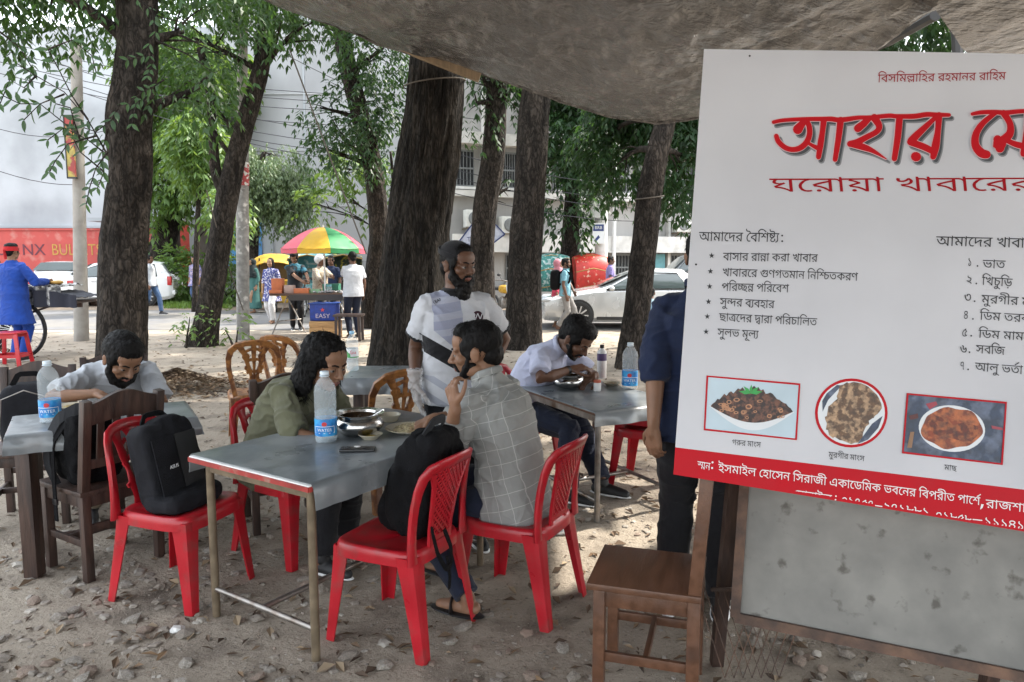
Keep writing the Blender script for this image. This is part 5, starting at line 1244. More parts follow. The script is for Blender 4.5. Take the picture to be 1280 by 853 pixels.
sheetf(860, XR, topy, bandy, 24, 16, 0, M_ban, 'sheet')
sheetf(860, XR, bandy, boty, 24, 4, .0005, M_bred, 'red_band')
# hemmed wooden frame behind
mb = MB()
for a, b__ in ((onb(888, 70), onb(XR, topy(XR)+8)), (onb(888, 70), onb(851, 582)), (onb(851, 582), onb(XR, boty(XR)-9))):
 mb.mi = 0; mb2 = MB(); k = V(-bn)*.018; d_ = ((a+b__)/2);
 mb2.bar(a+k, b__+k, .03, .024, tuple(bn)); mb2.obj('batten', M_bamboo, bw, world=True)
# text
from mathutils.geometry import delaunay_2d_cdt
#GLYPHS#
GLY={55:[[46,104,46,92,28,92,28,0,16,0,16,92,-2,92,-2,104,14,104,8,110,3,117,12,131,19,139,27,146,41,152,52,153,69,151,93,140,109,129,113,125,118,122,110,113,81,134,63,140,54,141,38,138,24,126,18,116,21,110,27,104]],42:[[101,104,101,92,84,92,84,0,71,0,65,10,48,26,37,33,25,38,13,40,6,56,22,66,48,78,74,87,71,80,71,92,-2,92,-2,104],[71,79,74,74,34,58,22,51,41,44,60,32,73,15,72,15,71,32]],50:[[115,104,115,92,98,92,98,0,85,0,85,59,89,48,80,59,76,62,70,62,66,59,49,31,41,24,37,22,31,21,19,25,8,37,6,41,16,47,20,40,27,34,33,34,38,38,60,71,65,74,69,75,79,72,84,68,89,62,86,62,85,92,-2,92,-2,104],[45,45,42,63,36,74,31,77,12,82,6,82,9,95,34,88,44,82,50,73,52,67,52,59]],44:[[105,104,105,92,88,92,88,0,75,0,75,22,78,14,57,40,47,46,39,47,29,44,26,40,25,34,26,29,29,25,40,18,36,6,22,13,17,18,12,29,11,35,12,42,19,53,31,58,42,59,51,57,62,51,74,39,78,32,76,31,75,47,75,92,-2,92,-2,104],[50,50,37,54,34,69,30,74,20,80,12,82,6,82,8,94,30,89,41,82,48,70]],413:[[124,104,124,92,106,92,106,35,93,35,93,61,94,56,82,67,70,65,67,60,66,52,67,49,56,49,54,58,49,64,42,68,35,70,29,69,25,67,22,63,21,59,22,53,26,49,38,43,33,30,20,36,11,46,8,52,9,66,11,71,20,79,34,82,50,79,62,68,59,68,61,73,70,79,81,79,95,70,94,68,93,92,-2,92,-2,104],[54,32,65,27,69,22,71,26,81,30,91,27,100,21,93,23,93,40,106,40,106,-7,93,-7,93,22,99,8,91,16,87,18,80,18,76,13,75,5,76,4,65,4,60,17,49,22,44,21,41,19,39,16,40,9,42,6,46,3,53,0,48,-12,35,-5,29,1,26,9,26,18,29,25,39,32,43,33]],54:[[46,104,46,92,28,92,28,0,16,0,16,78,10,88,5,91,-2,92,-2,104,5,103,13,98,16,93,16,115,25,115,28,104]],51:[[47,83,62,79,69,74,74,68,77,54,77,48,72,37,68,32,56,26,48,24,39,24,41,25,65,15,90,-2,82,-10,42,15,8,26,10,37,27,34,40,34,53,37,58,40,62,44,64,49,63,61,58,67,41,72,28,69,25,65,25,58,26,56,14,54,12,59,13,70,15,74,25,81,32,83],[29,78,28,83,24,87,12,93,16,100,35,92,41,85,42,78],[90,104,90,92,-2,92,-2,104]],46:[[101,104,101,92,84,92,84,0,71,0,65,10,48,26,37,33,25,38,13,40,6,56,22,66,48,78,74,87,71,80,71,92,-2,92,-2,104],[71,79,74,74,34,58,22,51,41,44,60,32,73,15,72,15,71,32],[31,-1,24,2,21,9,24,16,31,19,38,16,41,9,38,2]],39:[[102,104,102,92,85,92,85,0,72,0,72,40,75,31,63,45,49,55,43,58,30,58,22,51,21,46,22,41,25,37,29,34,36,31,29,19,20,24,13,30,8,42,9,54,12,60,22,68,28,70,42,70,50,68,60,62,72,51,75,47,73,47,72,92,-2,92,-2,104]],23:[[107,104,107,92,89,92,89,0,76,0,74,4,63,14,54,20,38,27,20,30,14,44,36,60,44,58,39,57,23,60,17,63,13,67,10,72,9,78,14,91,28,103,40,97,29,91,24,84,23,79,24,73,27,70,37,67,50,70,55,74,62,64,26,39,24,42,41,38,55,32,72,20,77,15,76,28,76,92,-2,92,-2,104]],61:[[59,104,59,92,56,92,42,85,36,80,23,58,21,44,23,28,29,19,34,14,39,12,52,12,58,15,64,5,54,0,44,-1,30,2,18,11,9,31,8,50,13,68,23,83,27,87,41,96,47,98,36,92,-2,92,-2,104]],70:[[106,104,106,92,88,92,88,0,76,0,64,13,46,26,35,31,14,35,8,50,42,69,27,78,8,84,13,95,14,92,-2,92,-2,104],[76,92,22,92,46,80,56,72,57,63,38,54,21,44,19,47,49,38,63,29,75,18,78,14,76,13],[30,-1,23,2,20,9,23,16,30,19,37,16,40,9,37,2]],21:[[118,104,118,92,100,92,100,0,87,0,74,16,56,30,43,36,28,40,24,55,32,49,52,44,68,36,82,23,88,16,87,32,87,115,96,115,100,104],[75,74,70,62,60,53,51,49,35,46,27,48,24,55,46,59,56,64,61,72,62,83,57,91,53,95,62,104,69,96,74,86],[21,73,14,77,10,83,8,95,10,102,12,105,24,101,22,88,27,84,37,85,45,90,53,102,62,104,62,96,54,83,49,78,37,72]],9:[[150,104,150,92,133,92,133,0,120,0,112,13,105,21,93,30,97,41,116,25,121,18,120,32,120,92,-2,92,-2,104],[52,16,41,20,26,33,17,46,5,74,17,78,26,55,33,44,40,36,53,29,63,28,78,31,83,34,88,44,88,55,83,66,77,70,70,72,65,71,62,69,59,59,60,55,48,53,46,56,45,65,46,70,52,79,63,83,74,83,86,79,92,74,99,63,101,54,99,36,92,25,75,16,69,15],[57,78,56,83,52,87,40,93,44,100,66,90,69,85,70,78],[195,104,195,92,177,92,177,0,164,0,164,80,158,89,148,92,148,104,154,103,162,98,165,93,164,115,173,115,177,104]],37:[[102,104,102,92,26,92,26,42,24,46,28,49,31,53,53,69,68,77,79,81,90,70,83,53,81,41,82,18,87,2,74,-1,69,22,68,44,70,56,76,68,78,68,41,46,28,34,24,29,14,36,14,92,-2,92,-2,104]],451:[[47,100,46,109,44,113,40,116,14,118,8,120,0,126,-5,137,-5,150,-4,152,8,151,7,141,10,134,13,131,30,128,44,127,53,122,58,115,59,104],[59,104,59,92,56,92,42,85,36,80,23,58,21,44,23,28,29,19,34,14,39,12,52,12,58,15,64,5,54,0,44,-1,29,2,18,11,9,31,8,50,10,61,17,76,33,94,52,104]],48:[[114,104,114,92,97,92,97,0,84,0,84,85,85,92,84,115,93,115,97,104],[60,105,72,102,82,95,89,85,88,67,83,78,73,89,60,93,55,92,50,89,47,85,46,78,47,72,51,68,58,64,69,63,68,50,58,51,50,54,43,59,39,65,36,79,39,94,43,99,54,104],[20,104,26,102,32,98,38,90,40,82,40,70,33,58,23,52,14,50,9,50,8,63,21,65,28,71,30,74,29,84,26,89,20,92,10,93,0,91,-2,103,9,105]],423:[[45,103,60,101,66,99,74,92,79,82,79,68,72,56,55,46,40,44,32,45,20,49,14,54,10,60,8,68,8,80,15,91,19,95,32,101],[39,92,28,87,24,83,21,78,20,73,22,66,26,60,32,57,48,56,59,61,63,65,66,70,67,76,65,83,61,88,55,91],[22,92,48,79,60,71,70,62,65,52,54,62,35,74,14,83],[96,104,96,92,67,92,46,95,29,92,-2,92,-2,104],[66,104,65,110,62,114,58,116,21,118,15,120,7,126,2,137,2,150,3,152,15,151,14,145,16,136,20,131,37,128,57,128,63,127,72,122,76,115,78,104],[43,-2,32,2,24,8,20,18,21,29,23,35,28,40,45,51,49,52,64,50,40,36,36,32,33,27,33,18,38,12,46,10,57,10,67,14,71,17,74,23,72,28,67,32,75,41,81,37,86,29,87,24,86,18,83,11,66,0,56,-2]],202:[[44,104,44,92,32,92,42,96,32,86,29,81,26,66,32,28,32,22,29,11,26,6,21,1,8,-6,-2,-9,-5,3,8,7,15,13,19,28,18,41,13,66,14,77,18,86,26,95,29,92,-2,92,-2,104]],365:[[102,104,102,92,85,92,85,32,72,32,72,52,74,42,61,57,50,65,40,69,28,70,24,68,21,60,24,53,27,50,33,48,27,36,19,40,11,49,8,57,8,67,14,76,19,80,25,82,36,82,48,79,59,73,76,57,72,57,72,92,-2,92,-2,104],[42,34,54,30,68,21,80,6,77,-7,62,11,53,18,46,21,35,22,29,18,29,11,40,4,34,-7,24,-2,20,2,15,14,18,25,22,29,27,32],[85,34,85,-7,72,-7,72,34]],20:[[136,104,136,92,82,92,82,0,69,0,67,5,51,23,30,36,13,40,6,56,47,77,73,86,69,79,69,92,-2,92,-2,104],[69,78,73,73,22,51,41,44,55,35,69,19,71,15,70,15,69,32],[127,48,125,38,122,33,112,27,99,26,94,27,95,39,108,40,111,42,114,49,112,58,95,70,80,73,80,86,104,79,117,70,125,58]],452:[[66,105,78,103,83,101,88,97,92,92,95,85,89,85,103,101,113,104,118,99,125,86,126,78,125,70,120,59,111,50,94,42,89,54,99,58,110,67,114,78,112,86,106,93,114,97,96,75,86,74,83,82,79,88,74,92,62,93,51,88,43,81,40,81,57,86,68,83,72,80,76,73,75,61,68,50,58,43,51,40,44,52,59,60,62,64,63,71,55,75,44,73,40,71,28,81,40,94,52,102],[86,5,69,7,53,12,38,22,31,28,19,44,9,65,5,77,17,81,29,52,39,38,57,24,78,18,103,20,113,28,114,36,113,43,110,48,99,55,113,61,122,53,127,43,128,31,123,20,120,16,109,9,99,6]],34:[[105,104,105,92,88,92,88,0,75,0,75,71,78,60,71,71,64,79,57,85,44,92,37,93,28,91,22,85,20,77,23,68,31,62,46,59,45,45,30,48,21,52,14,57,9,64,7,72,8,85,15,98,21,102,35,105,51,102,65,93,78,79,76,80,75,115,84,115,87,104]],22:[[81,0,81,71,84,60,73,75,64,85,54,91,44,93,36,92,24,83,18,76,25,80,36,81,43,80,53,75,58,62,56,52,51,44,37,32,30,29,22,41,38,49,43,55,44,64,42,67,33,70,21,67,17,65,4,76,6,81,21,97,27,101,35,104,42,105,58,102,68,96,78,87,84,79,82,80,81,115,90,115,93,104,111,104,111,92,94,92,94,0]],35:[[68,8,48,12,31,24,21,37,12,55,5,78,18,81,20,71,30,47,38,35,46,27,62,21,75,21,85,25,89,28,94,36,96,46,93,59,90,64,80,71,74,72,68,71,64,69,62,65,62,56,63,54,50,51,48,63,51,74,55,78,66,83,78,83,92,79,104,65,108,51,106,31,95,16,86,11],[120,104,120,92,-2,92,-2,104]],416:[[60,105,72,102,82,95,89,85,88,67,83,78,73,89,60,93,55,92,50,89,47,85,46,78,47,72,51,68,58,64,69,63,68,50,58,51,50,54,43,59,39,65,36,79,39,94,43,99,54,104],[20,104,26,102,32,98,38,90,40,82,40,70,33,58,23,52,14,50,9,50,8,63,21,65,28,71,30,74,29,84,26,89,20,92,10,93,0,91,-2,103,9,105],[165,104,165,92,97,92,97,34,99,21,104,17,109,16,122,19,132,27,139,38,142,49,141,54,135,58,122,58,104,65,96,74,97,89,104,79,109,75,121,71,141,70,151,64,153,61,155,46,150,32,145,23,135,13,124,7,108,4,103,4,91,10,86,18,84,32,84,86,85,92,84,104]],40:[[121,104,121,92,104,92,104,0,91,0,91,66,94,55,85,69,74,82,61,91,50,93,43,92,32,87,23,79,19,74,23,77,29,78,37,76,43,72,47,66,48,56,47,53,44,54,56,67,77,86,85,77,38,32,28,42,42,55,36,48,30,44,35,50,36,61,34,64,31,66,22,66,16,63,4,75,10,84,14,87,17,91,24,97,44,105,61,103,73,97,80,91,91,79,94,74,92,74,91,115,100,115,103,104]],312:[[64,104,64,92,26,92,26,45,27,39,29,35,32,33,37,32,52,37,60,44,65,54,64,62,59,65,39,67,24,77,26,89,29,85,36,80,71,74,76,68,77,56,75,47,65,32,56,26,41,21,30,21,22,24,15,32,14,45,14,92,-2,92,-2,104],[151,43,149,36,145,30,134,22,120,17,113,16,110,20,145,11,164,2,158,-8,131,4,89,14,74,16,75,28,98,25,117,27,126,31,133,36,138,45,139,52,138,59,134,65,127,69,115,70,113,69,112,80,129,80,136,78,146,70,151,61,152,56],[82,36,74,39,72,42,69,44,65,71,65,93,78,93,77,77,78,54,80,50,84,48,95,48,106,53,111,60,112,64,110,68,94,70,81,75,76,80,78,91,87,83,97,80,113,80,120,75,124,69,125,65,120,50,114,44,102,38,93,36],[166,104,166,92,62,92,62,104]],57:[[-52,-44,-62,-40,-67,-36,-70,-25,-69,-18,-67,-14,-60,-9,-46,-6,-36,-7,-21,-12,15,-36,7,-45,-30,-20,-46,-17,-52,-18,-58,-22,-58,-29,-52,-34,-42,-33,-34,-29,-29,-17,-29,1,-16,1,-16,-13,-21,-31,-25,-36,-34,-42,-43,-44]],363:[[151,104,151,92,75,92,75,42,73,46,88,60,122,79,128,81,139,70,132,53,130,41,131,18,134,6,136,2,123,-1,117,27,117,44,119,56,124,68,126,68,90,46,72,29,62,36,63,72,62,75,62,92,-2,92,-2,104],[39,79,51,74,62,66,67,60,66,45,63,50,47,64,39,67,29,66,22,61,21,56,24,48,34,42,28,30,19,35,13,41,9,48,8,56,11,69,21,77,26,79]],26:[[102,43,95,30,84,22,70,17,63,16,60,20,100,9,114,2,108,-8,82,4,61,10,24,16,25,28,48,25,67,27,76,31,86,39,89,45,90,52,88,59,84,65,77,69,65,70,64,69,62,80,79,80,86,78,96,70,101,61,102,56],[32,36,24,39,19,44,16,53,15,60,15,93,28,93,28,56,31,50,34,48,46,48,56,53,62,60,62,67,57,69,44,70,31,75,26,80,28,91,34,85,42,81,64,80,65,78,73,72,75,65,74,57,70,50,61,42,43,36],[-2,92,-2,104,116,104,116,92]],219:[[84,88,96,83,102,77,103,65,103,0,90,0,85,11,81,14,64,14,37,12,20,17,15,21,8,34,8,52,9,59,22,57,21,44,22,36,24,31,28,27,37,24,72,27,83,25,87,22,90,18,90,70,86,75,74,76,62,70,56,63,54,57,56,52,67,50,70,51,72,39,60,38,53,39,47,42,43,47,41,56,44,67,52,77,58,82,71,87],[121,104,121,92,-2,92,-2,104]],262:[[104,104,104,92,26,92,26,42,24,46,48,66,71,78,79,81,87,73,87,15,74,10,74,72,78,68,41,46,28,34,24,29,14,36,14,92,-2,92,-2,104],[87,36,87,-20,74,-20,71,-16,55,-5,32,1,26,14,66,34,74,36],[74,24,42,10,67,0,75,-6]],25:[[96,104,96,92,29,92,28,70,29,63,29,28,30,21,35,17,41,16,53,19,63,27,70,38,73,49,72,54,66,58,48,59,35,65,27,74,28,89,40,75,52,71,73,70,79,67,84,61,86,56,85,41,79,27,73,19,56,7,40,4,34,4,22,10,16,24,16,92,-2,92,-2,104]],47:[[124,104,124,92,106,92,106,0,93,0,93,56,94,52,86,60,78,63,70,61,67,56,66,48,67,45,56,44,55,51,49,60,40,65,36,66,28,64,25,62,21,53,23,46,26,41,36,35,40,34,36,21,18,30,11,39,8,53,11,66,21,75,35,78,43,77,53,73,62,64,59,64,61,69,70,74,81,75,95,66,94,64,93,92,-2,92,-2,104]],43:[[65,7,41,15,32,22,24,32,14,51,5,78,18,81,27,53,35,39,44,29,53,23,64,20,78,21,85,23,91,27,95,32,98,44,96,57,90,66,98,79,108,62,111,44,110,34,106,25,97,15,88,10,77,7],[64,47,51,50,45,55,42,63,45,81,58,77,55,68,58,61,64,59,71,60,75,62,88,78,98,79,97,70,88,58,77,50],[122,104,122,92,-2,92,-2,104]],58:[[-35,-40,-44,-36,-48,-33,-51,-23,-50,-16,-45,-10,-33,-6,-29,-6,-29,1,-16,1,-16,-9,-21,-17,-32,-17,-36,-18,-39,-23,-36,-28,-30,-30,-23,-29,-14,-25,-12,-22,-6,-17,27,-36,20,-45,-4,-30,-11,-36,-24,-40]],76:[[41,0,31,3,24,9,20,20,22,27,27,35,39,41,44,28,36,25,34,20,35,17,42,13,48,12,61,15,68,23,69,35,65,43,52,55,27,74,21,83,21,92,26,101,30,105,40,99,35,89,37,83,41,78,72,55,77,50,82,38,82,26,78,14,66,4,53,0]],77:[[21,90,25,101,28,105,39,99,35,92,36,88,38,86,53,82,61,81,73,76,77,73,82,65,83,51,78,41,74,37,63,31,45,28,42,29,48,31,74,18,92,5,84,-4,80,0,50,19,11,31,13,43,32,39,48,39,60,41,64,43,69,49,70,59,66,65,36,74,27,78,22,85]],78:[[92,43,89,28,81,15,74,10,58,6,49,7,37,11,30,17,20,30,9,60,5,82,18,85,25,54,34,33,41,25,48,21,57,19,65,20,70,23,77,34,79,41,78,63,69,80,64,84,58,85,51,82,49,80,49,71,52,65,38,62,34,78,35,84,38,89,46,95,62,96,72,93,80,87,86,78,92,56]],79:[[40,0,26,4,16,12,11,22,10,28,12,37,21,48,31,54,38,56,38,52,19,63,15,68,12,78,13,85,19,94,33,102,48,104,66,102,81,94,86,85,86,73,79,63,68,56,61,54,61,57,77,49,84,43,87,39,88,22,83,11,73,4,58,0],[56,12,65,14,69,16,73,22,75,29,74,34,67,42,49,49,34,43,25,35,24,28,25,22,30,17,38,13,43,12],[50,60,61,64,66,67,72,74,73,78,71,84,67,88,54,92,37,90,29,86,26,83,27,73,31,68]],80:[[40,1,25,8,17,15,11,24,8,41,10,54,12,60,20,71,30,82,69,105,76,96,73,91,72,86,73,82,76,79,89,76,94,67,78,57,69,47,66,42,65,37,66,32,69,28,74,25,88,24,94,10,80,4,58,0],[69,13,76,15,66,17,58,22,54,29,53,43,59,55,79,71,79,67,73,68,63,76,61,86,62,91,64,89,42,75,27,59,23,50,22,35,26,23,38,14,46,12]],81:[[58,6,49,7,34,14,30,17,20,30,8,57,4,75,16,79,30,37,35,29,44,22,57,19,67,21,77,29,80,39,80,52,75,65,82,65,71,48,62,43,53,43,47,45,41,54,39,67,39,79,37,84,32,86,28,86,29,99,45,96,50,91,52,83,52,60,55,55,61,55,66,58,74,73,83,75,92,55,93,39,85,17,74,9]],82:[[64,50,72,48,58,43,45,41,30,43,25,45,16,53,12,63,12,76,23,94,36,101,50,104,65,100,72,94,76,84,76,24,77,17,84,13,88,13,87,0,73,2,68,5,64,14],[51,54,62,57,67,60,64,56,64,79,62,86,56,91,50,92,41,90,33,85,27,77,25,68,26,61,30,57,37,54]],586:[[-52,-44,-62,-40,-67,-36,-70,-25,-69,-18,-67,-14,-60,-9,-46,-6,-36,-7,-21,-12,15,-36,7,-45,-30,-20,-46,-17,-52,-18,-58,-22,-58,-29,-52,-34,-42,-33,-34,-29,-29,-17,-29,14,-17,14,-17,-13,-19,-25,-26,-36,-38,-43]],68:[[120,104,120,92,59,92,59,62,61,55,63,53,69,53,76,57,88,72,98,74,105,62,109,49,109,36,107,26,95,11,81,5,64,4,44,10,32,20,20,36,10,59,5,78,18,81,27,51,39,31,47,23,57,18,75,17,81,18,89,23,93,27,97,40,95,53,89,62,97,65,87,51,76,43,66,40,58,41,50,47,48,51,46,66,46,92,-2,92,-2,104],[60,-25,53,-22,50,-15,53,-8,60,-5,68,-8,70,-11,70,-19,68,-22]],56:[[46,92,28,92,28,0,16,0,16,92,-2,92,-2,104,16,104,14,114,10,122,1,131,-11,137,-21,140,-51,141,-65,139,-73,135,-74,132,-73,129,-61,127,-37,127,-26,124,-22,121,-18,113,-17,102,-28,102,-30,111,-33,114,-76,117,-83,121,-87,132,-84,140,-81,144,-70,150,-43,153,-13,150,-1,146,9,141,17,134,23,126,27,115,29,104,46,104]],32:[[120,104,120,92,59,92,59,62,61,55,63,53,69,53,76,57,88,72,98,74,105,62,109,49,109,36,107,26,95,11,81,5,64,4,44,10,32,20,20,36,10,59,5,78,18,81,27,51,39,31,47,23,57,18,75,17,81,18,89,23,93,27,97,40,95,53,89,62,97,65,87,51,76,43,66,40,58,41,50,47,48,51,46,66,46,92,-2,92,-2,104]],27:[[67,10,53,12,31,25,27,29,13,53,10,60,5,78,18,81,20,71,30,48,42,32,51,26,67,23,78,24,86,28,91,35,92,49,90,57,88,60,98,60,94,55,78,45,72,43,59,43,49,48,44,58,43,68,48,79,51,83,66,92,-2,92,-2,104,154,104,154,92,89,92,68,81,62,76,56,67,56,59,61,55,70,55,81,61,87,66,102,61,105,48,104,34,99,23,93,17,85,13],[135,18,139,2,127,-1,121,22,120,37,122,53,126,65,104,68,89,77,79,90,92,93,103,81,116,77,125,76,134,77,141,65,137,58,134,43]],131:[[-42,118,12,153,18,143,-35,107]],454:[[136,104,136,92,84,92,84,48,83,36,84,32,84,0,71,0,65,10,48,26,37,33,25,38,13,40,6,56,22,66,48,78,74,87,71,80,71,92,-2,92,-2,104],[71,79,74,74,34,58,22,51,41,44,60,32,73,15,72,15,71,32],[106,27,95,30,89,33,82,41,77,53,83,64,92,45,100,40,108,39,112,41,115,50,114,56,112,59,99,65,102,77,115,72,124,64,127,57,128,50,125,37,119,31],[31,-1,24,2,21,9,24,16,31,19,38,16,41,9,38,2]],6:[[20,52,36,41,45,33,65,9,71,-1,60,-7,50,8,31,28,12,42],[13,81,16,93,24,101,36,104,43,103,48,101,57,93,60,81,57,69,53,64,43,59,36,58,24,61,20,64,16,69,14,74],[24,81,25,76,28,72,36,69,45,72,48,76,48,86,45,90,36,93,28,90,25,86]],441:[[78,50,64,56,54,68,52,73,54,73,50,62,43,54,39,51,28,50,20,54,13,60,6,70,16,76,24,65,27,63,35,63,38,65,43,74,45,92,57,92,60,80,69,67,78,62,89,63,92,65,95,69,96,74,95,80,84,96,97,98,100,96,107,84,108,68,105,60,102,56,89,50],[165,104,165,92,147,92,147,0,134,0,135,32,134,36,134,92,-2,92,-2,104],[97,38,94,47,87,52,99,58,104,54,108,47,109,38],[100,39,116,36,130,27,141,13,137,2,121,20,108,27,102,28,96,26,94,24,94,18,103,12,97,1,90,4,85,9,80,21,82,29,86,35,93,38]],10:[[60,104,59,110,56,114,52,116,17,118,3,126,-1,137,-2,145,-1,152,12,151,11,141,14,134,17,131,33,128,51,128,62,125,66,122,70,115,72,104],[47,83,62,79,69,74,74,68,77,54,77,48,72,37,68,32,56,26,48,24,39,24,41,25,65,15,90,-2,82,-10,42,15,8,26,10,37,27,34,40,34,53,37,58,40,62,44,64,49,63,61,58,67,41,72,28,69,25,65,25,58,26,56,14,54,12,59,13,70,15,74,25,81,32,83],[29,78,28,83,24,87,12,93,16,100,35,92,41,85,42,78],[90,104,90,92,-2,92,-2,104]],450:[[59,104,59,92,56,92,42,85,36,80,23,58,21,44,23,28,29,19,34,14,39,12,52,12,58,15,64,5,54,0,44,-1,29,2,18,11,9,31,8,50,10,61,17,76,33,94,52,104]],16:[[85,105,97,103,104,99,111,88,111,0,99,0,95,8,89,13,69,14,58,12,39,12,27,15,16,22,11,28,8,41,8,55,10,63,22,61,21,40,25,31,33,26,41,24,77,27,89,25,94,22,98,18,98,86,95,90,86,93,74,90,69,87,61,79,56,70,56,62,57,60,62,58,72,58,74,46,63,45,55,46,48,50,44,56,42,65,43,72,52,89,69,101,77,104]],75:[[43,15,34,17,22,24,17,31,12,46,14,66,18,75,24,82,33,88,50,91,67,88,72,86,81,76,85,68,87,53,86,44,83,35,74,24,66,18],[50,79,38,76,33,72,26,60,26,45,31,34,35,30,48,27,62,30,67,34,72,46,73,61,71,67,63,76]],83:[[34,0,22,6,17,14,15,27,15,84,13,89,8,91,4,91,5,104,16,103,23,99,27,93,28,84,28,59,38,62,53,62,74,60,82,65,86,70,98,64,92,55,84,50,68,49,66,50,70,52,75,36,72,21,70,16,64,9,53,2,44,0],[45,12,53,16,60,27,62,35,61,41,56,48,46,51,36,50,28,47,28,23,32,14,36,12]]}
